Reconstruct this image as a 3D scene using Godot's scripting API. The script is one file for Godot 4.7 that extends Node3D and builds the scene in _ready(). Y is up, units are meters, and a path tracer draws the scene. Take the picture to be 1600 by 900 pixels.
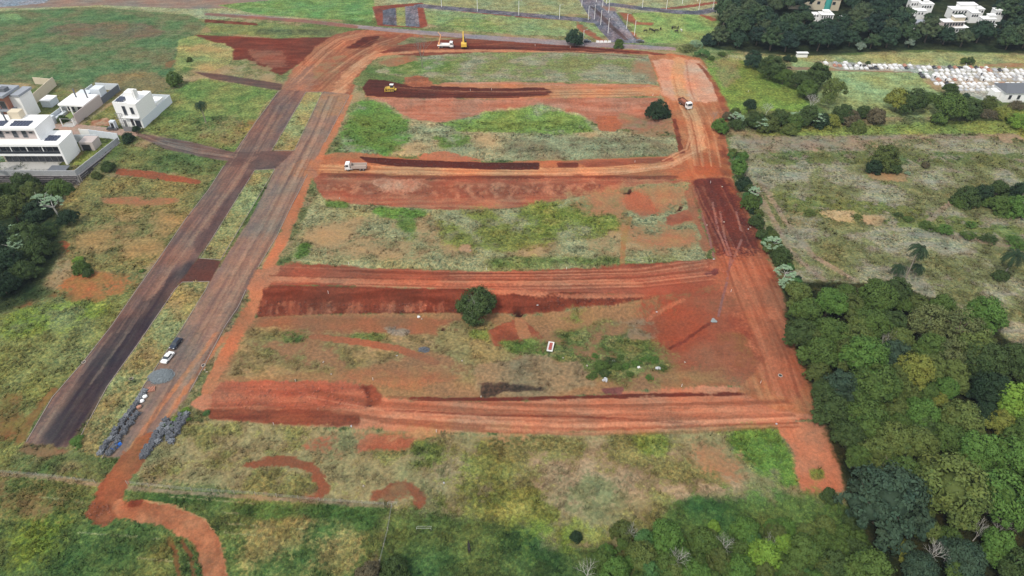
extends Node3D
# Aerial view of a housing estate being laid out: red earth terraces, a dual carriageway, houses, woods.
const TAU_ := PI * 2.0
var rng := RandomNumberGenerator.new()
var used := {}
var M := {}
var BANKS: Array = [[-56.6, -271.2, 56.6, -271.2, 2.2, 14, 48.6, 0.7],
	[-67.3, -207.8, 60.3, -206.5, 2.6, 15, 49.8, 0.8],
	[-71.7, -148.0, 44.7, -144.4, 3.2, 9, 34.8, 0.4],
	[-69.2, -99.9, 64.4, -98.6, 1.0, 3, 16.8, 0.0]]
var WALL: Array = [[-195.5, -208.3], [-152.1, -207.9], [-147.9, -231.8]]
var maps: Array = []

# ------------------------------------------------------------------ naming and grouping
func numbered(n: String) -> String:
	if not used.has(n):
		used[n] = 0
		return n
	used[n] += 1
	return "%s_%03d" % [n, used[n]]

func tag(o: Node, label: String, category: String, group := "", kind := "") -> Node:
	if label: o.set_meta("label", label)
	if category: o.set_meta("category", category)
	if group: o.set_meta("group", group)
	if kind: o.set_meta("kind", kind)
	return o

func thing(n: String, label: String, category: String, x: float, z: float, yaw := 0.0, group := "", dy := 0.0) -> Node3D:
	var o := Node3D.new()
	o.name = numbered(n)
	add_child(o)
	o.position = Vector3(x, height(x, z) + dy, z)
	o.rotation.y = yaw
	tag(o, label, category, group)
	return o

func copy(src: Node3D, x: float, z: float, yaw: float, label: String, group: String, n := "", dy := 0.0) -> Node3D:
	var o: Node3D = src.duplicate()
	var base := n
	if base == "":
		base = String(src.name)
		if base.length() > 4 and base[base.length() - 4] == "_" and base.substr(base.length() - 3).is_valid_int(): base = base.substr(0, base.length() - 4)
	o.name = numbered(base)
	add_child(o)
	o.position = Vector3(x, height(x, z) + dy, z)
	o.rotation.y = yaw
	tag(o, label, "", group)
	return o

func part(n: String, mesh: Mesh, mat: Material, parent: Node3D, pos := Vector3.ZERO) -> MeshInstance3D:
	var o := MeshInstance3D.new()
	o.name = n
	o.mesh = mesh
	o.material_override = mat
	o.position = pos
	parent.add_child(o, true)
	return o

# ------------------------------------------------------------------ materials
func lin(c: Color) -> Color: return c.srgb_to_linear()
func surf(col: Color, rough := 0.8, metal := 0.0, spec := 0.4) -> StandardMaterial3D:
	var m := StandardMaterial3D.new()
	m.albedo_color = col.linear_to_srgb()
	m.roughness = rough
	m.metallic = metal
	m.metallic_specular = spec
	return m

func noise_tex(a: Color, b: Color, freq: float, seed_: int, size := 256) -> ImageTexture:
	var n := FastNoiseLite.new()
	n.seed = seed_
	n.frequency = freq
	n.fractal_octaves = 4
	var g := n.get_image(size, size).get_data()
	var d := PackedByteArray()
	d.resize(size * size * 3)
	var sa := a.linear_to_srgb()
	var sb := b.linear_to_srgb()
	for i in size * size:
		var c := sa.lerp(sb, g[i] / 255.0)
		d[i * 3] = c.r8
		d[i * 3 + 1] = c.g8
		d[i * 3 + 2] = c.b8
	return ImageTexture.create_from_image(Image.create_from_data(size, size, false, Image.FORMAT_RGB8, d))

func rough_surf(a: Color, b: Color, freq: float, scale: float, seed_: int, rough := 0.9) -> StandardMaterial3D:
	var m := StandardMaterial3D.new()
	m.albedo_texture = noise_tex(a, b, freq, seed_)
	m.uv1_triplanar = true
	m.uv1_scale = Vector3.ONE * scale
	m.roughness = rough
	m.metallic_specular = 0.3
	return m

# ------------------------------------------------------------------ mesh collector
class MB:
	var v := PackedVector3Array()
	var n := PackedVector3Array()
	var c := PackedColorArray()
	var col := Color.WHITE
	var xf := Transform3D.IDENTITY
	func tri(a: Vector3, b: Vector3, d: Vector3) -> void:
		a = xf * a
		b = xf * b
		d = xf * d
		var nn := (d - a).cross(b - a).normalized()
		v.append(a); v.append(b); v.append(d)
		n.append(nn); n.append(nn); n.append(nn)
		c.append(col); c.append(col); c.append(col)
	func quad(a: Vector3, b: Vector3, d: Vector3, e: Vector3) -> void:
		tri(a, b, d)
		tri(a, d, e)
	func box(p: Vector3, s: Vector3, taper := 1.0) -> MB:  # p is the middle of the base
		var x := s.x / 2
		var z := s.z / 2
		var xt := x * taper
		var zt := z * taper
		var b := [p + Vector3(-x, 0, -z), p + Vector3(x, 0, -z), p + Vector3(x, 0, z), p + Vector3(-x, 0, z)]
		var t := [p + Vector3(-xt, s.y, -zt), p + Vector3(xt, s.y, -zt), p + Vector3(xt, s.y, zt), p + Vector3(-xt, s.y, zt)]
		for i in 4:
			var j := (i + 1) % 4
			quad(b[i], t[i], t[j], b[j])
		quad(t[0], t[3], t[2], t[1])
		quad(b[0], b[1], b[2], b[3])
		return self
	func hexa(b: Array, t: Array) -> MB:
		for i in 4:
			var j := (i + 1) % 4
			quad(b[i], t[i], t[j], b[j])
		quad(t[0], t[3], t[2], t[1])
		quad(b[0], b[1], b[2], b[3])
		return self
	func tube(p: Vector3, q: Vector3, r0: float, r1: float, k := 8, caps := true) -> MB:
		var d := (q - p).normalized()
		var u := d.cross(Vector3.UP if absf(d.y) < 0.9 else Vector3.RIGHT).normalized()
		var w := d.cross(u)
		for i in k:
			var a0 := i * PI * 2 / k
			var a1 := (i + 1) * PI * 2 / k
			var e0 := u * cos(a0) + w * sin(a0)
			var e1 := u * cos(a1) + w * sin(a1)
			quad(p + e0 * r0, p + e1 * r0, q + e1 * r1, q + e0 * r1)
			if caps:
				tri(q, q + e0 * r1, q + e1 * r1)
				tri(p, p + e1 * r0, p + e0 * r0)
		return self
	func extrude(pts: PackedVector2Array, w0: float, w1: float) -> MB:  # profile in (z, y), from x = w0 to w1
		var idx := Geometry2D.triangulate_polygon(pts)
		for i in range(0, idx.size(), 3):
			var a := pts[idx[i]]
			var b := pts[idx[i + 1]]
			var d := pts[idx[i + 2]]
			tri(Vector3(w1, a.y, a.x), Vector3(w1, b.y, b.x), Vector3(w1, d.y, d.x))
			tri(Vector3(w0, a.y, a.x), Vector3(w0, d.y, d.x), Vector3(w0, b.y, b.x))
		for i in pts.size():
			var a := pts[i]
			var b := pts[(i + 1) % pts.size()]
			quad(Vector3(w0, a.y, a.x), Vector3(w0, b.y, b.x), Vector3(w1, b.y, b.x), Vector3(w1, a.y, a.x))
		return self
	func ball(p: Vector3, r: Vector3, seg := 8, ring := 5, low := -1.0) -> MB:
		for j in ring:
			var t0 := lerpf(low, 1.0, float(j) / ring) * PI / 2
			var t1 := lerpf(low, 1.0, float(j + 1) / ring) * PI / 2
			for i in seg:
				var a0 := i * PI * 2 / seg
				var a1 := (i + 1) * PI * 2 / seg
				var e := [Vector3(cos(a0) * cos(t0), sin(t0), sin(a0) * cos(t0)), Vector3(cos(a1) * cos(t0), sin(t0), sin(a1) * cos(t0)), Vector3(cos(a1) * cos(t1), sin(t1), sin(a1) * cos(t1)), Vector3(cos(a0) * cos(t1), sin(t1), sin(a0) * cos(t1))]
				for q in [[0, 1, 2], [0, 2, 3]]:
					for k in q:
						v.append(xf * (p + e[k] * r))
						n.append((xf.basis * (e[k] / r)).normalized())
						c.append(col)
		return self
	func done() -> ArrayMesh:
		var a := []
		a.resize(Mesh.ARRAY_MAX)
		a[Mesh.ARRAY_VERTEX] = v
		a[Mesh.ARRAY_NORMAL] = n
		a[Mesh.ARRAY_COLOR] = c
		var m := ArrayMesh.new()
		m.add_surface_from_arrays(Mesh.PRIMITIVE_TRIANGLES, a)
		return m

# ------------------------------------------------------------------ terrain
func ss(a: float, b: float, x: float) -> float:
	return smoothstep(a, b, x)

func height(x: float, z: float) -> float:
	var h := 0.0
	for b in BANKS:
		var t: float = smoothstep(b[0] - 7.0, b[0] + 1.0, x) * (1.0 - smoothstep(b[2] - 1.0, b[2] + 8.0, x))
		if t <= 0.0: continue
		var s: float = z - (b[1] + (b[3] - b[1]) * (x - b[0]) / (b[2] - b[0]))
		var p := 0.0
		var d: float = b[4]
		if s <= 0.0: p = 0.0
		elif s < b[5]: p = -d * smoothstep(0.0, b[5], s)
		elif s < b[6]: p = -d + (d + b[7]) * (s - b[5]) / (b[6] - b[5])
		elif s < b[6] + 1.6: p = b[7] * (1.0 - (s - b[6]) / 1.6)
		h += p * t
	var A: Array = WALL[0]
	var B: Array = WALL[1]
	var E: Array = WALL[2]
	if x < E[0]:
		var zw: float = A[1] + (B[1] - A[1]) * (x - A[0]) / (B[0] - A[0]) if x < B[0] else B[1] + (E[1] - B[1]) * (x - B[0]) / (E[0] - B[0])
		var d2 := z - zw
		h -= 4.5 * smoothstep(0.0, 0.9, d2) * (1.0 - smoothstep(B[0], E[0], x)) * (1.0 - smoothstep(12.0, 55.0, d2))
	return h

class GMap:
	var x0: float
	var z0: float
	var res: float
	var w: int
	var h: int
	var rgb := PackedByteArray()
	var nz := {}
	var lab: Image
	var relief := PackedByteArray()
	var tex: ImageTexture
	func _init(ax: float, az: float, bx: float, bz: float, r: float, sd: int) -> void:
		x0 = ax
		z0 = az
		res = r
		w = int((bx - ax) / r)
		h = int((bz - az) / r)
		rgb.resize(w * h * 3)
		lab = Image.create_empty(w, h, false, Image.FORMAT_L8)
		for k in [["p", 22.0, 7, 1, 1], ["e", 6.0, 6, 1, 1], ["f", 1.2, 3, 1, 1], ["x", 3.2, 5, 7, 1], ["z", 3.0, 5, 1, 8], ["q", 70.0, 6, 1, 1], ["h", 1.1, 3, 1, 1]]:
			var n := FastNoiseLite.new()
			n.seed = sd + hash(k[0]) % 1000
			n.noise_type = FastNoiseLite.TYPE_SIMPLEX_SMOOTH
			n.fractal_octaves = k[2]
			n.frequency = minf(r / k[1], 0.45)
			n.offset = Vector3(ax / r / k[3], az / r / k[4], 0)
			var im := n.get_image(maxi(2, w / int(k[3])), maxi(2, h / int(k[4])))
			if k[3] * k[4] > 1: im.resize(w, h, Image.INTERPOLATE_CUBIC)
			nz[k[0]] = im.get_data()
	func raster(poly: PackedVector2Array, im: Image, ox: int, oy: int, val: Color) -> void:  # poly in pixels
		var ww := im.get_width()
		var hh := im.get_height()
		var m := poly.size()
		for y in hh:
			var yy := oy + y + 0.5
			var xs: Array[float] = []
			for i in m:
				var a := poly[i]
				var b := poly[(i + 1) % m]
				if (a.y <= yy) != (b.y <= yy): xs.append(a.x + (b.x - a.x) * (yy - a.y) / (b.y - a.y))
			xs.sort()
			for i in range(0, xs.size() - 1, 2):
				var l := maxi(0, roundi(xs[i] - ox))
				var r := mini(ww, roundi(xs[i + 1] - ox))
				if r > l: im.fill_rect(Rect2i(l, y, r - l, 1), val)
	func paint(pts: PackedVector2Array, ca: Color, cb: Color, o: Dictionary) -> void:
		var feather: float = o.get("f", 2.0)
		var rough: float = o.get("r", 1.0)
		var mixc: float = o.get("c", 1.6)
		var th: float = o.get("t", -1.0)
		var op: float = o.get("o", 1.0)
		var grain: float = o.get("g", 0.12)
		var a8: PackedByteArray = nz[o.get("n", "e")]
		var t8: PackedByteArray = nz[o.get("tn", "p")]
		var e8: PackedByteArray = nz["e"]
		var f8: PackedByteArray = nz["f"]
		var poly := PackedVector2Array()
		var lo := Vector2(1e9, 1e9)
		var hi := -lo
		for p in pts:
			var q := Vector2((p.x - x0) / res, (p.y - z0) / res)
			poly.append(q)
			lo = lo.min(q)
			hi = hi.max(q)
		var mg := feather / res * 1.5 + 2
		var ax := maxi(0, int(lo.x - mg))
		var ay := maxi(0, int(lo.y - mg))
		var bx := mini(w, int(hi.x + mg) + 1)
		var by := mini(h, int(hi.y + mg) + 1)
		if bx - ax < 1 or by - ay < 1: return
		var bw := bx - ax
		var bh := by - ay
		var im := Image.create_empty(bw, bh, false, Image.FORMAT_L8)
		raster(poly, im, ax, ay, Color.WHITE)
		var k := int(feather / res)
		if k >= 2:
			var steps := maxi(1, int(round(log(float(k)) / log(2.0))))
			for s in steps:
				if im.get_width() > 3 and im.get_height() > 3: im.resize(maxi(2, im.get_width() / 2), maxi(2, im.get_height() / 2), Image.INTERPOLATE_BILINEAR)
			im.resize(bw, bh, Image.INTERPOLATE_CUBIC)
		var mk := im.get_data()
		var gain := (1.0 + rough * 1.6) / 255.0
		var ra := ca.r8
		var ga := ca.g8
		var ba := ca.b8
		var dr := cb.r8 - ra
		var dg := cb.g8 - ga
		var db := cb.b8 - ba
		var dirn: Vector2 = o.get("dir", Vector2.ZERO)
		var sn: FastNoiseLite = null
		if dirn != Vector2.ZERO:
			sn = FastNoiseLite.new()
			sn.seed = 77
			sn.frequency = 1.0
			sn.fractal_octaves = 4
			dirn = dirn.normalized()
		for y in bh:
			var i := y * bw
			var j := (ay + y) * w + ax
			for x in bw:
				var m := mk[i + x]
				if m > 0:
					var jj := j + x
					var a := (m - 127.5) * gain + (e8[jj] + f8[jj] * 0.7 - 216.0) * rough * 0.0062 + 0.5
					if th >= 0.0: a *= clampf((t8[jj] * 0.0039 + (e8[jj] - 127) * 0.0012 + (f8[jj] - 127) * 0.0007 - th) * 3.2 + 0.5, 0.0, 1.0)
					if a > 0.0:
						if a > 1.0: a = 1.0
						a *= op
						var t := 0.0
						if sn == null: t = clampf((a8[jj] * 0.0039 - 0.5) * mixc + 0.5, 0.0, 1.0)
						else:
							var wx := x0 + (ax + x) * res
							var wz := z0 + (ay + y) * res
							t = clampf(sn.get_noise_2d((wx * dirn.x + wz * dirn.y) / 26.0, (wx * dirn.y - wz * dirn.x) / 2.2) * mixc + 0.5, 0.0, 1.0)
						var b := 1.0 + (f8[jj] * 0.0039 - 0.5) * grain * 0.6
						var q := jj * 3
						rgb[q] = int(clampf(rgb[q] + ((ra + dr * t) * b - rgb[q]) * a, 0.0, 255.0))
						rgb[q + 1] = int(clampf(rgb[q + 1] + ((ga + dg * t) * b - rgb[q + 1]) * a, 0.0, 255.0))
						rgb[q + 2] = int(clampf(rgb[q + 2] + ((ba + db * t) * b - rgb[q + 2]) * a, 0.0, 255.0))
	func weather() -> void:  # mottling and grain over everything
		var r := RandomNumberGenerator.new()
		r.seed = 99
		var e8: PackedByteArray = nz["e"]
		var f8: PackedByteArray = nz["f"]
		var x8: PackedByteArray = nz["x"]
		var p8: PackedByteArray = nz["p"]
		var h8: PackedByteArray = nz["h"]
		relief.resize(w * h)
		for i in w * h:
			var q := i * 3
			var green := 1.0 if rgb[q + 1] * 1.06 > rgb[q] else 0.38
			var w8 := r.randf() - 0.5
			var k := 1.0 + ((e8[i] - 127) * 0.0014 + (h8[i] - 127) * 0.0008 + (f8[i] - 127) * 0.0008 + (x8[i] - 127) * 0.0006 + w8 * 0.42) * green
			relief[i] = clampi(int(127 + (h8[i] - 127) * (0.35 if green > 0.9 else 0.25) + w8 * (110.0 if green > 0.9 else 50.0) + (x8[i] - 127) * 0.15), 0, 255)
			var t := (p8[i] - 127) * 0.0011 + (f8[i] - 127) * 0.0008 * green
			rgb[q] = int(clampf(rgb[q] * (k + t), 0.0, 255.0))
			rgb[q + 1] = int(clampf(rgb[q + 1] * k, 0.0, 255.0))
			rgb[q + 2] = int(clampf(rgb[q + 2] * (k - t * 0.4), 0.0, 255.0))
	func label_at(x: float, z: float) -> int:
		var px := int((x - x0) / res)
		var py := int((z - z0) / res)
		if px < 0 or py < 0 or px >= w or py >= h: return 0
		return int(round(lab.get_pixel(px, py).r * 255.0))
	func color_at(x: float, z: float) -> Color:
		var px := clampi(int((x - x0) / res), 0, w - 1)
		var py := clampi(int((z - z0) / res), 0, h - 1)
		var q := (py * w + px) * 3
		return Color8(rgb[q], rgb[q + 1], rgb[q + 2])
	func holds(x: float, z: float) -> bool:
		return x >= x0 and z >= z0 and x < x0 + w * res and z < z0 + h * res

func pv(a: Array) -> PackedVector2Array:
	var r := PackedVector2Array()
	for i in range(0, a.size(), 2): r.append(Vector2(a[i], a[i + 1]))
	return r

const LIGHT := 1.45
func C(r: int, g: int, b: int) -> Color:  # a surface's colour in daylight -> its base colour
	var c := Color8(r, g, b)
	var grey := (c.r + c.g + c.b) / 3.0
	if r > g * 1.2: c = Color(c.r * 0.97, c.g * 1.03, c.b * 0.97).lerp(Color(grey, grey, grey), 0.08)
	elif g >= r: c = c.lerp(Color(grey * 1.02, grey, grey * 0.92), 0.1)
	c = c.srgb_to_linear()
	return Color(c.r / LIGHT, c.g / LIGHT, c.b / LIGHT).linear_to_srgb()

func paint(a: Array, ca: Color, cb: Color, o := {}) -> void:
	var p := pv(a)
	for m in maps: m.paint(p, ca, cb, o)

func stroke(a: Array, width: float, ca: Color, cb: Color, o := {}) -> void:
	for p in Geometry2D.offset_polyline(pv(a), width / 2, Geometry2D.JOIN_ROUND, Geometry2D.END_ROUND):
		for m in maps: m.paint(p, ca, cb, o)

# faint wheel marks along a road: n thin streaks beside its middle line
func wheel_marks(a: Array, width: float, n: int, light: Color, dark: Color, op := 0.4) -> void:
	var p := pv(a)
	for k in n:
		var off := rng.randf_range(-0.5, 0.5) * width
		var line: Array = []
		var from := rng.randi() % maxi(1, p.size() - 2)
		for i in range(from, p.size()):
			var d := (p[mini(i + 1, p.size() - 1)] - p[maxi(i - 1, 0)]).normalized()
			var q := p[i] + Vector2(-d.y, d.x) * (off + rng.randf_range(-0.3, 0.3))
			line.append(q.x)
			line.append(q.y)
			if rng.randf() < 0.12 and line.size() > 4: break
		if line.size() < 4: continue
		var c := light if rng.randf() < 0.55 else dark
		stroke(line, rng.randf_range(0.45, 0.95), c, c, {"f": 0.4, "r": 0.8, "o": op * rng.randf_range(0.6, 1.2)})

const NTH := ["first", "second", "third", "fourth", "fifth", "sixth", "seventh", "eighth", "ninth", "tenth", "eleventh", "twelfth", "thirteenth", "fourteenth", "fifteenth", "sixteenth", "seventeenth", "eighteenth", "nineteenth", "twentieth"]
# one label per thing: things with the same words are told apart by their order along an axis of the place
func ranked(bases: Array, keys: Array, from: String) -> Array:
	var by := {}
	for i in bases.size():
		if not by.has(bases[i]): by[bases[i]] = []
		by[bases[i]].append(i)
	var out: Array = []
	out.resize(bases.size())
	for b in by:
		var l: Array = by[b]
		l.sort_custom(func(p, q): return keys[p] < keys[q])
		for j in l.size(): out[l[j]] = b if l.size() == 1 else "%s, %s %s" % [b, NTH[j] if j < 20 else "number %d" % (j + 1), from]
	return out

var regions: Array = []
func region(n: String, label: String, category: String, a: Array) -> void:
	regions.append([n, label, category])
	var v := regions.size()
	for m in maps:
		var q := PackedVector2Array()
		for p in pv(a): q.append(Vector2((p.x - m.x0) / m.res, (p.y - m.z0) / m.res))
		m.raster(q, m.lab, 0, 0, Color8(v, v, v))

# ------------------------------------------------------------------ what the ground is made of
func paint_ground() -> void:
	var X := {"n": "x", "f": 1.6, "r": 0.9, "c": 1.5}
	var tan1 := C(158, 143, 108)
	var tan2 := C(128, 126, 84)
	var grn1 := C(98, 122, 62)
	var grn2 := C(72, 98, 50)
	var bri := C(110, 142, 68)
	var red1 := C(178, 100, 78)
	var red2 := C(148, 76, 58)
	var dark1 := C(112, 52, 42)
	var dark2 := C(86, 42, 38)
	var sal1 := C(202, 130, 104)
	var ora1 := C(208, 138, 102)
	var ora2 := C(188, 112, 80)
	var all: Array = [-1700, -1900, 1700, -1900, 1700, 300, -1700, 300]
	paint(all, tan2, C(112, 122, 72), {"n": "q", "f": 0.0, "g": 0.3})
	paint(all, tan1, C(150, 140, 110), {"f": 0.0, "t": 0.52, "r": 0.4})
	paint(all, grn1, grn2, {"f": 0.0, "t": 0.66, "r": 0.5, "tn": "q", "o": 0.7})
	# --- far band and the big field top left
	paint([-383.4,-430.8,345.1,-430.8,307.7,-372.7,68.7,-374.7,-47.5,-368.7,-158.1,-364.8,-343.3,-374.7], C(158,160,124), C(146,152,110), {"n": "p"})
	paint([-383.4,-430.8,-153.4,-430.8,-86.4,-397.9,-113.2,-389.2,-146.7,-382.8,-173.8,-380.8,-225.4,-387,-258.4,-382.8,-346.2,-378.7], C(158,140,124), C(132,112,104), X)
	paint([-374.7,-418.6,-260.1,-406.9,-258.7,-390.2,-282.8,-382.8,-347.7,-380.8], C(146,156,172), C(126,136,150), {"r": 0.2})
	paint([-377.7,-374.7,-275.8,-376.7,-227.4,-383.9,-170.2,-370.7,-158.2,-357.2,-157.3,-327.5,-150.4,-292.8,-149.7,-283.4,-152.5,-271.8,-166.8,-270.6,-194.5,-280.1,-212.1,-284.7,-309.7,-288], C(86,118,72), C(102,124,82), {"n": "x", "c": 1.2, "f": 3})
	paint([-377.7,-374.7,-275.8,-376.7,-227.4,-383.9,-170.2,-370.7,-158.2,-357.2,-157.3,-327.5,-150.4,-292.8,-149.7,-283.4,-152.5,-271.8,-166.8,-270.6,-194.5,-280.1,-212.1,-284.7,-309.7,-288], C(118,110,92), C(108,116,86), {"n": "x", "t": 0.62, "f": 4, "o": 0.6})
	paint([-232.5,-359.1,-186,-359.1,-171.7,-339.2,-195.7,-335.8,-239.1,-346.3], C(124,104,92), C(104,100,78), {"n": "x", "f": 6, "o": 0.75})
	paint([-185.2,-292.8,-161.2,-297,-150.6,-288,-149,-273.1,-167.4,-271.8,-181.1,-278.1], C(134,126,88), C(114,110,82), {"n": "x", "f": 5})
	paint([-273.5,-372.7,-263.3,-372.7,-257.6,-364.8,-267.9,-362.9], C(122,158,108), C(110,140,90), {"f": 2})
	paint([-164.1,-335.8,-155.1,-346.3,-134.7,-332.4,-129.9,-307.2,-135.3,-297,-148.9,-302.8,-151,-292.8], C(136,146,82), C(158,148,100), {"n": "p"})
	paint([-160.5,-311.7,-155.2,-308.7,-153.3,-292.8,-156.7,-292.8], C(136,84,66), C(128,100,74), {"f": 3, "t": 0.45})
	paint([-162,-387,-126,-397.9,-77.7,-400.1,-72.7,-361,-108.1,-366.7,-136.8,-372.7], C(98,142,74), C(120,150,92), {"n": "x"})
	paint([-159.5,-359.1,-122.9,-359.1,-90.8,-348,-93.8,-339.2,-117.2,-337.5,-151.8,-346.3], C(136,146,84), C(112,122,76), {"n": "x"})
	paint([-130.8,-351.7,-89.2,-348,-89.4,-341,-128.2,-342.7], C(88,100,66), C(104,112,72), {"f": 3})
	paint([-48.5,-378.7,33.6,-364.8,51.5,-344.5,47.7,-339.2,0,-342.7,-43.7,-357.2], C(146,156,108), C(128,146,92), {"n": "x"})
	paint([-73.3,-406.9,36.6,-406.9,37.6,-372.7,-34.9,-382.8], C(150,156,116), C(134,142,96), {"n": "x"})
	paint([-44.3,-370.7,-13.5,-364.8,0,-344.5,-25.9,-348,-43.9,-359.1], C(112,142,78), C(140,152,98), {"n": "x", "t": 0.4})
	paint([65.2,-374.7,100,-376.7,110.1,-361,99.1,-327.5,80.5,-327.5,65.8,-332.4,60.4,-350.8], C(126,156,82), C(142,160,98), {"n": "p", "f": 3})
	paint([53.9,-380.8,111.9,-368.7,120,-395.7,58.6,-406.9], C(160,158,124), C(146,152,108), {"n": "x"})
	for s in [[56.9,-376.7,63.3,-372.7,65,-361,73.8,-359.1,72.5,-355.3,62.9,-357.2,57.8,-364.8], [57,-349.8,61.8,-344.5,62.6,-332.4,58.4,-335.8], [99.2,-372.7,105.1,-368.7,108.5,-362.9,104.3,-361.9], [33.5,-362.9,36.9,-355.3,40.5,-348,43.7,-337.5,47,-332.4,43.8,-332.4,34.1,-348]]:
		paint(s, C(150,84,68), C(166,104,80), {"f": 2, "t": 0.36})
	for s in [[1.7,-370.7,37,-364.8,37.4,-361.9,1.7,-367.7], [-38.6,-384.9,0,-372.7,0,-368.7,-41.7,-380.8], [72.7,-378.7,90.4,-380.8,117.2,-391.3,118,-394.6,91.2,-384.9], [104.8,-400.1,160.5,-393.5,167.6,-382.8,134.4,-389.2]]:
		paint(s, C(140,70,62), C(156,90,74), {"f": 1.5})
	# --- strip of rough grass between the far road and the upper street
	paint([31,-327.5,76.3,-321,92.5,-311.7,103.3,-319.4,99.5,-329.1,62.6,-332.4], C(112,130,78), C(134,140,92), {"n": "x"})
	paint([-51.9,-348,-12.7,-339.2,31.3,-332.4,61.2,-322.6,31,-327.5,-12.6,-334.1,-51.1,-341], C(156,96,74), C(134,118,84), {"n": "x", "f": 1.5})
	# --- dark cleared earth top left and the orange junction
	paint([-160.3,-342.7,-137,-340.1,-117.2,-337.5,-89.1,-339.2,-88.8,-325.8,-96.5,-309.4,-102.6,-292.8,-115.3,-302.8,-123.8,-311.7,-130.6,-309.4,-133.4,-324.2,-147.8,-334.1], dark1, C(134,66,54), {"n": "x", "f": 1.4, "r": 0.5})
	paint([-150.3,-332.4,-139.8,-330.8,-134.1,-322.6,-130.9,-308.7,-137.2,-302.8,-148.1,-308.7,-153.7,-324.2], C(142,146,90), C(158,146,104), {"n": "p", "f": 3, "r": 1.4})
	paint([-122.2,-313.2,-109.6,-308.7,-109.4,-297,-119.7,-302.8], C(160,130,98), C(146,116,88), {"f": 4, "r": 1.4, "t": 0.4, "tn": "e"})
	paint([-127.5,-324.2,-109.8,-321,-104.4,-311.7,-104.4,-299.9,-118.1,-307.2], C(158,98,82), C(132,72,60), {"n": "x", "f": 3})
	paint([-161.4,-364.8,-132.9,-359.1,-130.2,-355.3,-159.8,-360], dark1, C(140,80,64), {"f": 1})
	paint([-155,-332.4,-134.2,-321,-129.3,-310.2,-135.8,-298.4,-145.5,-301.3,-150,-305.7], C(142,146,86), C(160,148,104), {"n": "p", "t": 0.35})
	paint([-99.3,-276.9,-98,-299.9,-95,-325.8,-89.1,-342.7,-78.1,-349.8,-51.7,-346.3,-41.8,-337.5,-43.5,-329.1,-58,-321,-64.7,-309.4,-69,-290.1,-68.6,-271.8,-80.3,-275,-87.6,-275], C(178,110,84), C(156,90,72), {"dir": Vector2(0.25, -1), "c": 1.5, "f": 2.5, "r": 1.0})
	paint([-99.9,-271.8,-98.5,-283.4,-95.7,-299.9,-88.9,-308.7,-84.1,-302.8,-86.5,-284.7,-86.9,-271.8], C(146,108,100), C(164,114,98), {"dir": Vector2(0.4, -1), "f": 4, "r": 1.0, "o": 0.85})
	stroke([-74.2,-271.8,-73.7,-284.7,-71,-301.3,-66.1,-314.8,-55.5,-325.8,-37.6,-332.4], 6.5, C(204,146,118), C(188,122,94), {"f": 3, "r": 1.2, "dir": Vector2(0.4, -1)})
	stroke([-98,-291.4,-95,-307.2,-90.7,-324.2,-85.2,-335.8,-74,-344.5,-54.5,-342.7], 4.0, C(190,124,98), C(168,100,78), {"f": 3, "r": 1.2})
	paint([-76,-337.5,-64.4,-344.5,-48.1,-342.7,-50.5,-335.8,-68.4,-329.1], C(140,70,58), C(160,90,70), {"f": 3, "t": 0.4, "tn": "e"})
	paint([-79.9,-324.2,-73.8,-339.2,-65.8,-341,-67.9,-325.8], dark2, dark1, {"f": 1.5, "r": 0.5})
	paint([-91.2,-305.7,-84.2,-314.8,-76.9,-316.3,-78,-298.4,-79.8,-286,-87.7,-290.1], C(168,104,82), C(140,118,90), {"f": 2, "t": 0.4})
	paint([-64.1,-321,-31.6,-335.8,-41.2,-337.5,-56.8,-335.8], C(172,104,80), red2, {"f": 2})
	paint([-50.9,-339.2,-34.9,-337.5,-37.6,-332.4,-55.9,-329.1], C(118,118,76), C(140,126,94), {"f": 1.5})
	# --- upper street
	paint([-63.8,-319.4,-49.9,-330.8,-25.3,-337.5,0,-335,31,-327.5,64.1,-321,86.5,-311.7,59.5,-310.2,30.2,-316.3,-12.1,-317.9,-48.1,-314.8], C(124,58,48), C(150,82,64), {"n": "x", "f": 1.2})
	paint([-31.1,-329.1,31,-327.5,60.8,-319.4,60.3,-316.3,30.6,-321.8,-30.7,-324.2], dark2, C(110,50,44), {"n": "x", "f": 1.5})
	stroke([-63.4,-316.3,-42.7,-321,-12.2,-321.8,30.4,-319.4,66.2,-315.5], 3.0, C(206,140,112), C(190,118,92), X)
	# --- first plot
	var plot1 := [-61.9,-297,-55.3,-305.7,-47.7,-311.7,-30.3,-317.9,-12.2,-319.4,30.4,-319.4,64.1,-317.1,65.3,-302,63.4,-283.4,41.9,-284.7,0,-287.4,-22.3,-284.7,-31.2,-291.4,-45.3,-290.1]
	paint(plot1, C(142,142,112), C(158,146,118), {"n": "x", "c": 2.0, "f": 1.5})
	paint(plot1, C(118,134,84), C(104,126,72), {"t": 0.58, "f": 2, "o": 0.8})
	paint([-58.8,-305.7,-41.8,-311.7,-23.7,-308.7,-28.8,-297,-45.7,-294.2,-54.3,-294.2], C(94,130,62), C(122,136,86), {"t": 0.36, "f": 4})
	paint([-62.2,-308.7,-45.4,-317.9,-41.8,-311.7,-55.3,-301.3], C(168,108,84), C(146,112,88), {"f": 3, "t": 0.4})
	paint([56.7,-311.7,65.6,-311.7,64.2,-284.7,51.8,-286], C(164,116,96), C(140,128,102), {"f": 3, "t": 0.5})
	# --- second street
	paint([-63.4,-288.7,-44.4,-282,-11.2,-286,63.3,-282.7,62.1,-271.8,0,-268.6,-61.9,-270.6], ora2, C(196,128,102), {"n": "x"})
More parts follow.
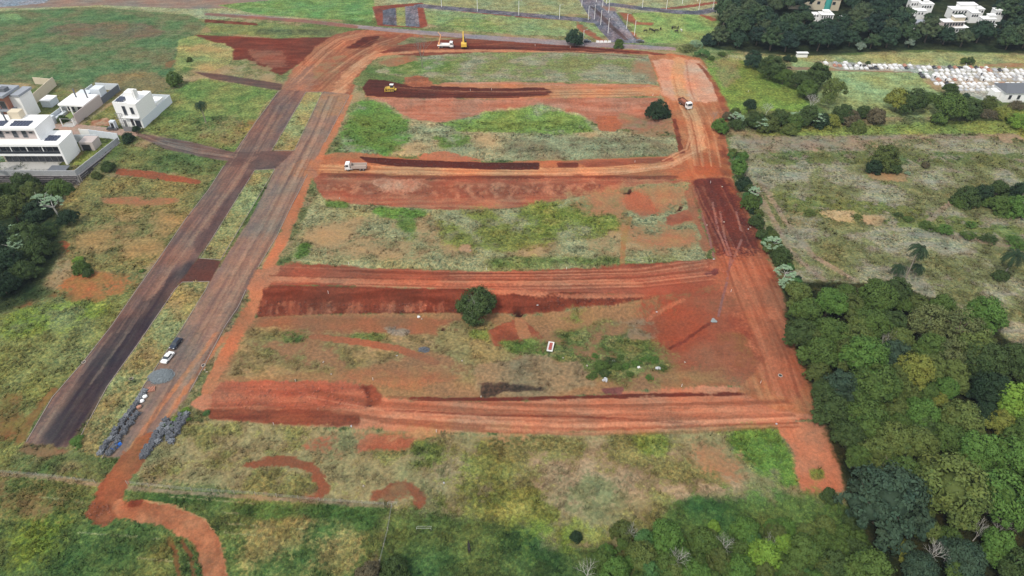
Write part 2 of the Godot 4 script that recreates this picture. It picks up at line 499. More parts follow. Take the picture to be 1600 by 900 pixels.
	paint([-63.2,-288.7,-56.3,-288,-47.3,-283.4,-11,-279.4,13.8,-280.1,19.5,-273.1,0,-270.1,-37.6,-269.5,-61.5,-271.8,-64.4,-279.4], dark2, C(108,52,46), {"n": "x", "f": 1.2})
	stroke([-30.7,-284.7,0,-284.7,59.5,-281.4], 1.6, C(206,150,132), C(178,104,84), X)
	stroke([19,-273.1,43.5,-274.3,65.9,-278.1,73.3,-288.7,77.1,-305.7], 7, C(214,152,118), C(196,124,90), {"f": 2})
	paint([-47.5,-290.1,-42.7,-292.8,-37.5,-291.4,-34.4,-282,-40.1,-280.7,-46,-282], C(150,84,66), C(170,104,80), {"f": 1.5})
	# --- bank and second plot
	paint([-61.8,-270,0,-269,35,-270.6,61.9,-270.6,63.4,-248.6,49.9,-242.3,34.3,-248.7,26.2,-258.4,13.3,-265.2,-10.5,-260.3,-28.1,-250.7,-40.1,-254.7,-49.9,-264.4], C(194,130,112), C(172,98,80), {"n": "x", "f": 2.5})
	paint([-64.1,-224,-64.8,-243.1,-64.2,-268.1,-53.4,-267.7,-43.5,-254.7,-28.1,-250,-10.5,-260.7,13.3,-265.6,28.8,-258.4,34.9,-242.3,52.1,-240.4,62.8,-234.9,60.9,-221.9,23.2,-218.4,-9.2,-217,-25.7,-221.6,-37.3,-220.3,-49.1,-221.6], C(156,156,116), C(172,160,124), {"f": 3, "n": "p"})
	paint([-64.3,-225,-64.8,-243.1,-64.2,-268.1,-53.3,-266.8,-41.1,-252,-39.2,-236.1,-42.2,-222.2,-53.9,-222.2], bri, C(92,128,60), {"f": 5, "t": 0.32})
	paint([-28.1,-250.7,-10.5,-260.3,13.3,-264.8,29.9,-256,32.4,-242.3,14.8,-237.9,-5,-241.6,-24.9,-242.3], bri, C(120,146,74), {"f": 4, "t": 0.36})
	paint([-29.5,-237.9,-17.3,-239.2,-16.6,-226.1,-26,-225], C(98,134,62), grn1, {"f": 5, "t": 0.4})
	paint([0,-236.1,49.2,-237.9,60.1,-230.2,58.5,-221.7,23.2,-219.3,-4.7,-220.7], C(138,138,110), C(120,128,96), {"f": 5, "t": 0.45})
	paint([33.9,-257.4,41.9,-258.4,44.4,-248,39.8,-241.6,33.7,-242.9], C(194,108,78), C(170,92,68), {"f": 1.5})
	paint([43.3,-259.4,63.5,-256.5,63,-235.9,49.2,-237.9,44.9,-242.3], C(176,112,90), C(150,118,92), {"f": 4, "t": 0.36})
	# --- third street
	paint([-70.1,-221.2,-63.7,-224,-49.1,-221.6,-37.2,-219.3,-23.3,-220.3,-9.2,-216.6,23.2,-218.4,60.8,-221.5,69.4,-223.1,75.2,-213,68.8,-204.4,22.4,-206.9,-22.3,-205.8,-53.7,-207.3,-69.8,-206.9], ora2, C(176,98,72), X)
	stroke([-84.3,-213,-68.4,-213,-22.6,-210.4,22.6,-210.4,45.6,-213,60.3,-218.4,68.5,-230.3,71.4,-248.5,71.7,-265.7], 5.5, C(216,148,112), C(202,126,92), {"f": 1.5, "dir": Vector2(1, 0.05)})
	paint([-37.3,-220.3,-25.9,-223.9,-9.3,-218.4,-23.1,-217.5], C(196,118,90), C(178,100,78), {"f": 1.5})
	paint([-56,-220.7,-46.6,-219.8,-34.8,-218.4,-9.2,-216.6,9.7,-216.6,9.5,-211.7,-9.1,-211.7,-25.1,-213,-41.1,-213.9,-51.9,-216.6], dark2, C(104,48,42), {"n": "x", "f": 0.8})
	paint([16.1,-216.6,24.2,-216.6,23.3,-213,16.4,-213], dark1, C(124,60,50), {"f": 1})
	paint([23.1,-217.5,58.3,-220.3,58.9,-217.5,27.4,-213], C(148,78,62), C(166,90,70), X)
	paint([-67.6,-209.5,-22.4,-206.9,22.5,-208.2,58.3,-207.8,57.8,-205.3,22.2,-205,-22.2,-204,-66.9,-206.2], C(128,62,50), C(150,80,62), X)
	# --- bank and third plot
	paint([-69.9,-207.3,-22.2,-205.1,22.3,-206.1,62.2,-204.9,64.6,-194.4,43.9,-200.2,17.4,-195.6,0,-190.6,-21.2,-189.2,-43,-192.3,-62.7,-194.5,-66.9,-199.9], C(188,118,94), C(158,80,64), {"n": "x", "f": 2})
	paint([-66.7,-204.8,-22.1,-202.8,22.2,-204,35.4,-203.3,30.7,-200.3,0,-195.7,-21.8,-196.9,-52.4,-198.2,-64.8,-200.5], C(128,60,48), C(178,112,92), {"n": "e", "c": 2.0, "f": 2.5, "t": 0.36, "tn": "e"})
	paint([-50,-204.8,-31,-204.1,-31.8,-199.9,-46.1,-200.5], C(208,150,130), C(176,104,86), {"n": "e", "f": 2.5})
	paint([-64.9,-157.7,-67.3,-180.1,-67.4,-201.7,-62.7,-194.2,-43,-192.3,-21.2,-189.2,0,-190.6,17.4,-195.9,44.2,-202.6,62,-203.8,59.2,-163,56.6,-158.7,18.7,-155.5,-7.4,-154.3,-44.9,-155.8], C(164,155,116), C(144,146,100), {"f": 2, "n": "p", "g": 0.3})
	paint([-67.7,-180,43.8,-199.1,57,-168.5,37.5,-156.9,-60.5,-159.2], C(166,150,114), C(158,140,104), {"t": 0.52, "f": 6})
	paint([-63.3,-195.5,-55.2,-194.8,-54.4,-190.5,-62.1,-191.4], bri, grn1, {"f": 2})
	paint([-47.2,-192.3,-34.1,-190.5,-27.6,-188.8,-29.1,-183.6,-37.3,-182.7,-45.9,-187], bri, C(96,136,60), {"f": 3, "t": 0.3})
	paint([-38,-184.4,-31.2,-183.6,-29.7,-170.6,-34.1,-170.6], C(98,134,66), grn1, {"f": 3, "t": 0.42})
	paint([-64.8,-158.2,-65.1,-169.8,-60.8,-168.3,-60.6,-159.6], C(92,134,56), grn1, {"f": 3, "t": 0.3})
	paint([-25.4,-188.8,0,-190.6,17.3,-193.7,43.4,-196.2,36.4,-176.3,11.8,-168.4,-7.6,-161.1,-21.6,-168.4], C(108,126,62), C(126,136,72), {"f": 6, "t": 0.47, "g": 0.4})
	paint([-2.1,-188.8,13,-195.7,39.3,-197.9,38.6,-184.5,27.9,-172.3,11.8,-168.4,0,-176.2], C(112,138,58), C(130,138,74), {"f": 6, "t": 0.42, "g": 0.4})
	paint([-7.6,-161.1,57.2,-161.2,56.3,-159,18.7,-155.7,-7.5,-154.9], C(96,126,66), C(126,138,86), {"f": 3, "t": 0.45})
	paint([13.1,-199.2,44.1,-202,61.8,-202.5,59.7,-166.6,42.4,-164,35.9,-172.3,33.4,-184.5,21.2,-188.9], C(180,116,90), C(156,122,90), {"f": 6, "t": 0.43})
	paint([39.4,-199.1,46.9,-197.6,48.8,-188.9,43.8,-184.6,39.2,-188.9,36.9,-195.6], C(190,106,80), C(168,92,70), {"f": 2.5})
	paint([50.7,-185.4,59.8,-190.7,60.3,-183.6,51.2,-179.5,48.9,-180.4], C(164,84,66), C(176,98,76), {"f": 2})
	stroke([38.6,-184.5,34.9,-172.3,32.2,-156.9], 1.6, C(186,112,80), C(150,124,84), {"f": 1})
	paint([62,-203.8,60.4,-164.8,57.6,-162.6,59.2,-180.4,59.1,-199], C(174,100,78), C(150,100,76), {"f": 2})
	paint([-16.6,-166.5,-12.7,-167.3,-11.9,-163.6,-15.8,-163.2], C(186,140,116), C(176,130,104), {"f": 2})
	# --- fourth street, its bank
	paint([-71.9,-148,-71.9,-156.1,-64.9,-157.7,-44.9,-155.8,-7.4,-154,18.7,-155.2,37.4,-156.2,61.1,-159.8,65.4,-155.5,61.5,-146.9,44.6,-143.6,14.3,-144.7,-7.2,-146.3,-36.3,-147.7], C(176,94,76), C(156,78,62), X)
	stroke([-69.8,-150.8,-43.9,-149.7,-7.3,-149.4,18.3,-149.7,36.4,-148.6], 2.6, C(200,122,98), C(180,96,74), X)
	paint([-64.9,-157.5,-44.9,-155.8,-7.4,-154,18.7,-155.2,58.5,-158.7,58.1,-157,18.5,-153.2,-7.4,-152.3,-44.6,-153.7,-65.6,-156.4], C(140,68,54), C(160,84,66), X)
	paint([-72.5,-147.7,-36.2,-147.4,-7.2,-146,17.9,-144.7,44.6,-143.6,37.3,-141.8,17.7,-140.3,5.3,-138.7,-7.1,-139.2,-19.5,-139.5,-42.5,-139.5,-70.5,-138,-73,-143.1], C(116,52,40), C(142,68,52), {"n": "x", "f": 2.0})
	paint([-70.8,-143.3,-35.7,-142.2,-17.8,-142.4,-17.7,-139.6,-42.5,-139.5,-70.7,-138.6], C(124,56,44), C(176,100,78), {"n": "z", "f": 1.5, "t": 0.46, "tn": "e"})
	paint([-7.2,-146.3,17.9,-144.7,41.1,-143.7,40.9,-142.6,17.8,-143.4,-7.2,-144.4], C(198,118,94), C(170,90,70), X)
	# --- the lower site
	var low := [-72,-138.3,-42.5,-139.3,-17.7,-139.3,5.3,-138.5,35.5,-142.1,60.2,-149.1,67.9,-144.1,72.3,-133.7,72.9,-119.5,71.7,-105,54.1,-110.2,30.7,-108.5,0,-105.8,-31,-106.5,-35.5,-109.7,-49.8,-111.6,-72.9,-111,-72.5,-120]
	paint(low, C(172,110,82), C(150,118,86), {"n": "p", "f": 2, "g": 0.4})
	paint([33.8,-142.5,60.2,-149.1,69.7,-144.1,72.1,-131.2,73.4,-119.5,72,-106,54.1,-110.2,40.7,-113.1,39.8,-124.5,35,-135.8], C(168,92,70), C(146,74,58), {"n": "p", "c": 1.6, "f": 9, "r": 1.0})
	paint([36.8,-136.9,45.9,-140.1,50,-134.4,43.4,-125.9,36.7,-125.9], C(168,80,58), C(150,74,56), {"f": 9, "r": 1.0, "o": 0.8})
	paint([-70.6,-138.3,-42.5,-139,-14.1,-137.1,-10.3,-131.2,-27.1,-129.4,-40.5,-128.2,-56.3,-131,-67.4,-130.9], C(172,104,80), C(146,96,72), {"f": 3})
	paint([-72.4,-133.4,-55,-132.4,-30.8,-131.1,-17,-129.7,0,-131.3,11.4,-120.4,-6.2,-110.7,-25,-112.8,-44.5,-116.4,-64,-112.7,-70.3,-112.8], C(134,130,88), C(160,134,98), {"f": 4, "t": 0.44, "g": 0.5})
	paint([-69.9,-130.9,-54.3,-129.8,-38.9,-120.2,-32,-117.2,-44.3,-115.2,-64.8,-120.1], C(112,124,74), C(140,126,84), {"f": 5, "t": 0.44, "g": 0.5})
	paint([-61.4,-130.9,-54.5,-130.4,-52.8,-127.1,-59.6,-127.6], C(84,120,56), grn2, {"f": 3, "t": 0.35})
	paint([-42.7,-131,-34.2,-131.1,-33.5,-127.1,-41.9,-127.1], C(100,128,66), C(124,132,80), {"f": 4, "t": 0.4})
	paint([-34.5,-133.4,-27.6,-132.8,-27.2,-130,-33.1,-130.5], C(144,134,124), C(160,148,128), {"f": 2})
	stroke([-52.5,-129.3,-40.2,-127.1,-29.8,-124.4,-19.3,-118.8], 2.6, C(178,106,80), C(160,92,70), {"f": 1})
	paint([-47.4,-115.1,-31.8,-116.4,-15.8,-115.3,-12.4,-111.7,-24.6,-109.3,-37.2,-110.9], C(180,108,80), C(160,110,78), {"f": 4})
	paint([-19.2,-135.5,-7,-137.1,10,-125.7,6.3,-115.4,-6.3,-112.9,-16,-117.8,-19.9,-124.2], C(156,146,102), C(140,132,90), {"f": 4, "t": 0.36, "g": 0.5})
	paint([-12,-132.3,-7.6,-133.5,-4.7,-128.4,-10.1,-127.8], C(112,136,60), C(126,138,72), {"f": 3, "t": 0.3})
	paint([-6,-132.7,0,-137.1,5.2,-134.8,8.4,-128.5,0,-125.7,-5,-125.7], C(146,74,56), C(166,92,70), {"f": 2})
	paint([0.5,-137.7,3.2,-138.1,4.8,-131.3,5.4,-128.5,2,-127.9], C(184,122,92), C(166,110,82), {"f": 1})
	paint([-3.4,-127,8.4,-128.5,20,-125.8,16.1,-119.2,6.5,-120.4,0,-121.7], C(92,124,54), C(114,128,66), {"f": 4, "t": 0.3})
	paint([8.5,-129.9,28.1,-137,36,-131.4,40.7,-120.6,37.1,-110.7,24.8,-110.7,12.8,-117.4,8.1,-120.4], C(88,118,58), C(124,122,78), {"f": 5, "t": 0.3, "g": 0.5})
	paint([14.1,-139,21.3,-140.2,21.1,-137,14.9,-136.6], C(84,124,54), C(116,128,70), {"f": 2.5, "t": 0.3})
	paint([28.1,-137,38.6,-136.9,38,-128.6,28.8,-129.1], C(152,132,112), C(136,116,90), {"f": 4, "t": 0.4})
	paint([-9.6,-117.8,6.5,-121.7,17.7,-117.9,20.1,-110.7,6.1,-106.9,-7.6,-107.3], C(156,132,100), C(140,124,96), {"f": 4, "g": 0.45})
	paint([34.9,-115.5,54,-116.2,54.3,-111,36.9,-109.5], C(166,124,88), C(150,96,70), {"f": 3, "t": 0.35})
	paint([53.4,-127.6,60.4,-128.7,61.3,-119.5,63.6,-116.2,55.6,-116.2], C(134,104,66), C(150,84,62), {"f": 4, "t": 0.48})
	# --- bottom street
	paint([-75.6,-104.6,-72.9,-111,-49.8,-111.6,-35.5,-109.7,-31,-106.5,0,-105.6,30.7,-108.5,54.2,-110.6,71.8,-105.4,71.7,-101.2,60.8,-98.9,29.2,-97.5,0,-96.9,-29.2,-97.6,-68.4,-99.9], C(206,130,106), C(186,104,80), X)
	paint([-70.7,-111.4,-49.8,-112,-37.2,-111.2,-33.2,-109.7,-30.9,-106.2,-34.4,-103.1,-47.8,-103.1,-63.1,-104.2,-70.3,-103.1,-72.5,-109.7], C(190,108,86), C(160,80,64), X)
	paint([-37.2,-110.9,-33.2,-110.2,-30.9,-106.9,-31.9,-104.2,-35,-103.1,-34.3,-106.9], dark1, C(150,78,60), {"f": 1.5, "r": 1.0})
	paint([-73.1,-103.6,-59.8,-103.1,-41.7,-102.5,-34.7,-100.8,-35.1,-98.2,-48.4,-98.8,-69.2,-99.9], C(128,62,50), C(148,78,60), X)
	stroke([-24.3,-106.3,0,-106.2,30.5,-107.3,58.2,-108.1], 1.1, dark1, C(110,50,42), {"n": "x", "f": 0.6, "t": 0.3, "tn": "x"})
	stroke([-29.8,-102.7,-5.9,-101.5,14.8,-101,29.5,-100,42.5,-98.9,67.9,-100.4], 0.7, C(136,66,52), C(160,84,66), {"n": "x", "f": 0.4})
	paint([-8,-110.4,-4.6,-110.7,8.7,-110.3,7.7,-108.9,-1.5,-108.5,-5.8,-106.5,-7.9,-106.5,-7.1,-108.5], C(62,50,46), C(96,72,64), {"f": 1.2, "r": 1.8, "n": "f"})
	paint([21.6,-109.6,27.1,-109.9,26,-107.7,21.7,-107.7], C(120,70,72), C(140,82,78), {"f": 1})
	paint([-29.5,-100.2,-5.9,-99.3,29.3,-98.6,59.1,-100.8,71.4,-102.1,71.6,-100.8,60.8,-98.8,29.1,-97.4,0,-96.8,-29.2,-97.5], C(210,134,110), C(196,118,94), X)
	# --- red verge and footway beside the right carriageway
	stroke([-68.8,-271.8,-69.3,-240.4,-70.2,-218.4,-71.7,-197.7,-70.9,-173.4,-71,-155.5,-72.1,-145.9,-72.8,-130.5,-72.7,-117.5,-73,-108.9], 3.4, C(206,120,88), C(188,112,84), {"f": 1.5, "r": 1.0})
	# --- haul road down the right side
	paint([64.3,-314.8,75.7,-317.9,88,-313.2,91.2,-292.8,88.6,-258.6,82.2,-240.4,79.5,-223.1,75.8,-197,77.2,-178.2,75.7,-151.1,75.4,-133.7,73.8,-119.5,72.3,-103.1,71.6,-100.8,61.3,-103.1,53.8,-108.9,64.5,-119.5,61.9,-141.4,59.1,-152.6,61.1,-163,62.3,-187.9,62,-203.8,61.2,-220.7,63.4,-240.5,63.5,-255.3,63.2,-271.8,64.7,-291.4], C(196,122,88), C(178,98,70), {"n": "z", "f": 1.6})
	paint([65.6,-311.7,86.8,-310.2,89.5,-288,86.3,-265.7,69,-265.7,63.7,-271.8,64.7,-291.4], C(218,164,146), C(204,140,120), {"n": "p", "f": 3})
	stroke([78.2,-311.7,73.3,-291.4,71.3,-271.8,72.2,-248.5,69.7,-227.8], 5.5, C(220,158,122), C(206,138,104), {"f": 2})
	paint([62.3,-205.3,76,-206.9,76.5,-187.3,76.3,-171.3,74,-149.7,64,-149.7,61,-159.5,62,-185.9], C(120,56,48), C(98,46,46), {"n": "z", "f": 2.5, "g": 0.3})
	paint([68.6,-225,78.8,-218.4,76.6,-207.3,63.7,-206.9], C(188,98,66), C(168,84,60), {"f": 3})
	paint([59.1,-161.2,75.5,-164.8,75.2,-141.4,73.1,-115.2,70.9,-105,61.5,-108.9,61.7,-133.7], C(184,108,84), C(166,90,68), {"n": "z", "f": 5, "r": 1.2})
	paint([86.5,-305.7,90.4,-284.7,88.6,-258.6,85.2,-255.2,87.1,-284.7,85,-307.2], C(150,76,58), C(172,94,70), {"f": 1.2})
	paint([81.8,-243.1,77.3,-208.6,77.5,-185.4,77.7,-161.6,76.2,-145.5,74.1,-145.5,75.5,-164.8,75,-185.4,74.8,-209.5,79.7,-240.4], C(124,60,48), C(150,80,60), {"f": 2.5, "r": 1.3, "t": 0.38, "tn": "e"})
	paint([63.8,-251.3,61.5,-222.7,63.5,-223,65.3,-251.2], C(120,58,46), C(140,70,54), {"f": 0.8})
	for s in [[67.7,-185.5,65.9,-171.5,65.4,-161.5,61.4,-149.7,58,-141.4,55.5,-134.9], [62.4,-187.8,61.4,-172.2,59.8,-159.4], [72.9,-185.4,71.4,-171.3,65.8,-160,62.5,-154], [66.8,-193.3,64.8,-175.2,64.6,-161.5]]:
		stroke(s, 0.7, C(160,104,104), C(140,84,80), {"f": 0.3, "t": 0.3, "tn": "e"})
	paint([55.8,-154,60.2,-155.7,60,-153.2,55.9,-151.4], C(118,58,58), C(130,70,66), {"f": 1})
	stroke([36.8,-136.9,42.5,-140.3,47.9,-142.2], 1.2, C(190,112,88), C(160,84,64), {"f": 0.8})
	stroke([52.8,-132.4,47.3,-129.1,40.6,-124.5], 1.0, C(116,54,44), C(136,66,54), {"f": 0.8})
	# --- lower meadow
	var mead := [-80.7,-85.3,-80.7,-99.3,-69.2,-99.9,-46.8,-98.2,-23.3,-97.1,0,-96.8,29.1,-97.4,60.8,-98.9,60.2,-81.2,68.4,-80.9,72.8,-69.4,71,-59.3,-28.4,-59.3,-24.6,-77.1,-37.1,-79.1,-56.3,-81.5]
	paint(mead, C(156,146,102), C(170,152,116), {"n": "p", "f": 2, "g": 0.4})
	paint([-23,-94.6,28.8,-94.6,52.2,-85.8,52.6,-77.9,33.9,-76.4,21.2,-79.4,12.7,-72.2,-5.2,-76.4,-18.9,-82.4], C(184,158,126), C(168,144,110), {"f": 6, "t": 0.3, "g": 0.4})
	paint(mead, C(104,118,66), C(122,128,74), {"t": 0.6, "f": 2, "g": 0.4, "o": 0.8})
	paint([-43.7,-96.8,-20.4,-97.1,-17.4,-95.7,-22.8,-92.7,-34,-91.6,-40.7,-89.9,-47,-92.7], C(160,86,66), C(178,106,82), {"f": 2.5, "t": 0.36})
	paint([-29.2,-97.1,8.7,-96.9,7.1,-92.8,-5.6,-90.9,-14.4,-94.6], C(188,122,96), C(168,128,96), {"f": 7, "r": 1.4, "t": 0.38})
	paint([-20,-92.7,-5.8,-94.6,0,-87.4,-5.3,-79.4,-17.2,-79.4,-22,-85.7], C(132,138,74), C(116,124,66), {"f": 6, "t": 0.42, "g": 0.5})
	paint([-23,-94.6,-15.8,-94.6,-16.8,-89.2,-20.6,-85.7], C(86,108,54), C(110,120,62), {"f": 4, "t": 0.4, "g": 0.4})
	paint([26.2,-96.4,36.4,-96.9,35.5,-91.9,28.2,-90.6], C(116,142,62), C(134,144,80), {"f": 4, "t": 0.3})
	paint([48.2,-98,60.7,-98.6,62.3,-89.2,60.1,-80.9,54.3,-83.8,50.4,-89.2,47.5,-94.6], C(112,146,62), C(102,134,60), {"f": 3, "t": 0.2})
	paint([38.5,-92.8,46.1,-94.6,53.8,-86.6,52.8,-83.3,45.1,-84.9,39.7,-88.3], C(182,118,90), C(164,122,92), {"f": 8, "r": 1.4, "t": 0.36})
	paint([60.4,-98.9,71.7,-100.2,73.2,-85.3,68.4,-80.9,60,-80.6,61.9,-90.1,61.9,-94.6], C(206,128,102), C(192,112,86), {"n": "p", "f": 1.2})
	paint([63.7,-86.6,66.5,-87.4,67.2,-84.9,63.6,-83.8], C(112,140,56), C(150,120,72), {"f": 1.5, "t": 0.4})
	paint([-26.1,-76.4,-15.8,-77.9,-5.2,-74.7,12.5,-69.4,24.7,-66.8,23.7,-59.3,-28.4,-59.3,-26.2,-68.1], C(72,102,54), C(94,116,62), {"n": "p", "f": 6, "g": 0.4})
	paint([-14.8,-82.4,13.3,-79.4,25.7,-73.6,20.1,-69.4,0,-72.2,-10.4,-76.4], C(108,122,58), C(134,138,74), {"f": 8, "t": 0.42, "g": 0.5})
	paint([-2.5,-71.5,10.3,-73.6,12.5,-69.4,2.5,-68.1], C(124,148,64), C(96,120,54), {"f": 5, "t": 0.4})
	paint([31.6,-77.9,42.8,-80.9,60.1,-80.9,70.3,-79.4,74.7,-68.1,70.4,-58.1,23.5,-58.1,24.5,-65.5], C(78,112,56), C(98,124,64), {"n": "p", "f": 6, "g": 0.4})
	paint([33.1,-79.4,39.8,-79.4,49.6,-76.4,46.4,-74.1,36.4,-75.6], C(62,98,54), C(80,108,54), {"f": 4})
	for s in [[-57.2,-87.8,-54.4,-88.8,-48.9,-89.2,-44.4,-87.8,-41,-84.9,-39.5,-81.6,-40.3,-79.4,-43,-79.7], [-28.5,-80.1,-25.5,-81.8,-21.6,-82.4,-19.3,-80.6,-18.9,-77.9]]:
		stroke(s, 2.2, C(158,88,66), C(140,78,58), {"f": 1.8, "r": 1.5})
	paint([-29.1,-80.9,-25.6,-82.4,-21.4,-83.1,-19.2,-80.6,-22.6,-79.7,-26.5,-79.4], C(156,88,66), C(142,96,70), {"f": 2.4, "r": 1.5})
	# --- lower left field
	paint([-130.4,-85.9,-109.4,-85.3,-87.8,-82.9,-53.5,-81,-24.7,-77.9,-25.3,-70.8,-26.8,-64.2,-26.6,-59.3,-118.3,-59.3], C(88,114,58), C(116,130,72), {"n": "p", "f": 2.5, "g": 0.4})
	paint([-53.9,-73.6,-41.8,-76.4,-28,-72.2,-29,-63,-48.3,-63,-53.5,-68.1], C(150,142,96), C(130,132,78), {"f": 7, "t": 0.42, "g": 0.3})
	paint([-99.2,-76.4,-91.5,-79.4,-86.6,-69.4,-89.4,-63,-96.9,-65.5], C(124,146,56), C(104,128,54), {"f": 6, "t": 0.42, "g": 0.4})
	paint([-80.2,-80.9,-50.2,-78.6,-26.1,-76.4,-26.8,-72.2,-41.8,-76.4,-52,-75.7,-60.3,-77.1,-75,-77.9], C(68,102,52), C(84,114,58), {"f": 4, "t": 0.25})
	paint([-116.8,-84,-91.3,-81.6,-84.8,-76.4,-101.8,-76.4,-113.1,-77.9], C(118,120,72), C(134,110,78), {"f": 5, "t": 0.42})
	for s in [[-72.1,-80.1,-52.7,-78.3], [-59.3,-76.3,-52,-75.8], [-57.9,-73.8,-42.2,-72.7], [-86.5,-71.9,-69.4,-70.5], [-72.2,-66.5,-61.3,-65.5], [-57.3,-71.9,-46.8,-70.8], [-98.4,-80,-88.4,-78.5]]:
		stroke(s, 0.35, C(160,160,120), C(120,130,80), {"f": 0.3, "t": 0.4, "tn": "e", "r": 1.0})
	stroke([-118,-85.9,-101,-84.9,-87.8,-82.9,-72.3,-81.2,-53.2,-79.8,-31.6,-78.2,-25,-77.9], 1.0, C(158,144,120), C(134,126,92), {"f": 0.6, "r": 1.0})
	# --- verge west of the avenue
	paint([-168,-141.4,-138.2,-135.7,-124.3,-149.7,-111.5,-145.5,-107.2,-152.6,-105.7,-145.5,-106,-131.2,-109.1,-106.5,-108.4,-93.9,-109.6,-85.6,-130.2,-85.6], C(140,140,86), C(118,132,72), {"n": "p", "f": 3, "g": 0.3})
	paint([-138.5,-136.2,-123.1,-143.6,-111.4,-141.4,-110.8,-132.4,-124.2,-128.7,-131.2,-126.4,-131.6,-124], C(116,144,58), C(128,142,68), {"f": 5, "t": 0.3, "g": 0.4})
	paint([-127.1,-155.5,-108.4,-153.2,-105.7,-146.9,-115,-141.4,-123.8,-141.4,-128.3,-146.9], C(186,104,70), C(150,110,70), {"f": 4, "t": 0.4, "g": 0.3})
	paint([-139.7,-141.4,-132,-143.6,-122.2,-145.5,-121.4,-143,-130.3,-140.4,-135.9,-137.7], C(146,76,54), C(120,92,60), {"f": 3, "t": 0.35})
	stroke([-109.6,-109.9,-111.1,-104,-110.1,-93.9], 2.0, C(126,84,58), C(136,116,70), {"f": 2, "r": 1.0})
	paint([-121.8,-106.9,-117.8,-107.9,-109.6,-95.7,-112.9,-93.9,-118.3,-95.7], C(134,82,60), C(120,112,66), {"f": 4, "t": 0.42})
	paint([-154.6,-205.3,-106,-209.5,-103.7,-213,-104.6,-181.1,-105.2,-161.6,-108.4,-153.2,-127.1,-155.5,-139.1,-168,-147.9,-185.4], C(142,134,88), C(124,122,76), {"n": "x", "f": 3, "g": 0.5})
	paint([-144,-181.8,-106.2,-185.4,-105.2,-161.6,-132,-161.6], C(160,140,96), C(134,118,82), {"n": "x", "f": 5, "t": 0.45, "g": 0.5})
	paint([-147.8,-230.3,-109.3,-219.3,-103.4,-215.7,-105.2,-207.3,-141.3,-213], C(98,116,64), C(120,126,76), {"n": "p", "f": 3})
	paint([-140.7,-212.6,-126.6,-210.4,-107.6,-204.4,-107.4,-201.9,-124.5,-205.2,-139.2,-208.2], C(166,88,66), C(136,78,58), {"f": 1.5, "r": 1.8, "n": "h"})
	paint([-141.4,-193.8,-131,-194.6,-115.7,-193.8,-107.9,-189.9,-119.9,-188.4,-137.5,-189.9], C(182,108,84), C(150,110,80), {"f": 3, "t": 0.38})
	paint([-139.4,-168.7,-136.2,-169.3,-133.7,-163.5,-137,-164.8], C(190,92,64), C(160,84,60), {"f": 2})
	paint([-157.5,-214.3,-158,-221.2,-157.7,-229.3,-150.3,-232.3,-149.7,-221.6,-152.2,-215.2], C(126,150,70), C(138,150,84), {"f": 1.5})
	paint([-225.4,-209.5,-166.2,-205.8,-145.8,-185.4,-135.8,-161.6,-130.9,-141.4,-138.5,-136.2,-175,-138.8], C(50,70,42), C(76,86,52), {"f": 5, "g": 0.4})
	# grass between the avenue and the houses
	paint([-146.3,-259.8,-142.3,-284.7,-135.8,-290.1,-99.8,-276.9,-99.3,-259.8,-101.4,-225.4,-121,-232.8,-143.1,-240.4], C(106,130,66), C(128,138,82), {"n": "p", "f": 3, "g": 0.3})
	paint([-127.6,-251.2,-110.6,-254,-102.3,-243.1,-103.8,-227.8,-119.5,-235.3], C(140,132,92), C(120,128,76), {"f": 4, "t": 0.4})
	paint([-101.4,-225.4,-103.4,-251.2,-99.3,-248.5,-98.7,-226.9], C(146,104,72), C(130,128,76), {"f": 3, "t": 0.4})
	paint([-193,-271.8,-177.3,-248.5,-186,-245.8,-194.5,-256.9], C(126,128,72), C(112,116,66), {"f": 2})
	paint([-168.9,-244.1,-164.6,-265.7,-153.3,-245.8], C(112,124,68), C(130,130,78), {"f": 2})
	paint([-166.7,-249.6,-161.1,-251.8,-156.1,-245.2,-165.1,-244.1], C(170,100,78), C(196,160,140), {"f": 1.5})
	# side street, dwellings' paving
	paint([-186.6,-246.8,-171.2,-246.3,-145,-241,-142.8,-236.3,-159.7,-237.9,-181.3,-236.8], C(196,164,152), C(178,142,132), {"f": 0.8, "r": 0.3})
	paint([-143.8,-236.8,-143.9,-238.9,-120.7,-231.8,-102.3,-224,-99.7,-217,-109.3,-219.3,-128.7,-226.4], C(126,104,104), C(112,82,80), {"dir": Vector2(1, 0.25), "f": 1.0, "r": 0.4})
	paint([-143.4,-297,-130.1,-294.2,-100,-284,-98.5,-276.9,-132.8,-289.4], C(96,74,74), C(112,84,80), {"dir": Vector2(1, 0.1), "f": 1.0, "r": 0.4})
	# --- avenue
	var AV := Vector2(0.05, -1)
	paint([-108.6,-93.2,-109.3,-106.9,-107.4,-118.2,-106.2,-131.7,-105.7,-146.9,-105.1,-162.3,-104.6,-181.1,-103.3,-198.2,-102.8,-215.2,-101.3,-248.5,-99.3,-278.1,-87.9,-276.2,-88.8,-225.4,-91.2,-210.8,-92.3,-181.1,-93.5,-161,-94.9,-146.3,-96.3,-125,-97.7,-110.2,-98.4,-96.4,-98.6,-92.2], C(122,90,90), C(140,102,96), {"dir": AV, "f": 0.8, "r": 0.35, "c": 1.8})
	paint([-105.4,-93.2,-105.5,-111,-104.5,-133.7,-98.7,-149.7,-97.2,-158.5,-93.4,-160.7,-95,-145.8,-96.3,-125,-97.7,-110.2,-98.4,-96.4,-98.6,-92.2], C(70,58,66), C(92,74,78), {"dir": AV, "f": 4, "r": 0.5, "c": 1.5, "o": 0.95})
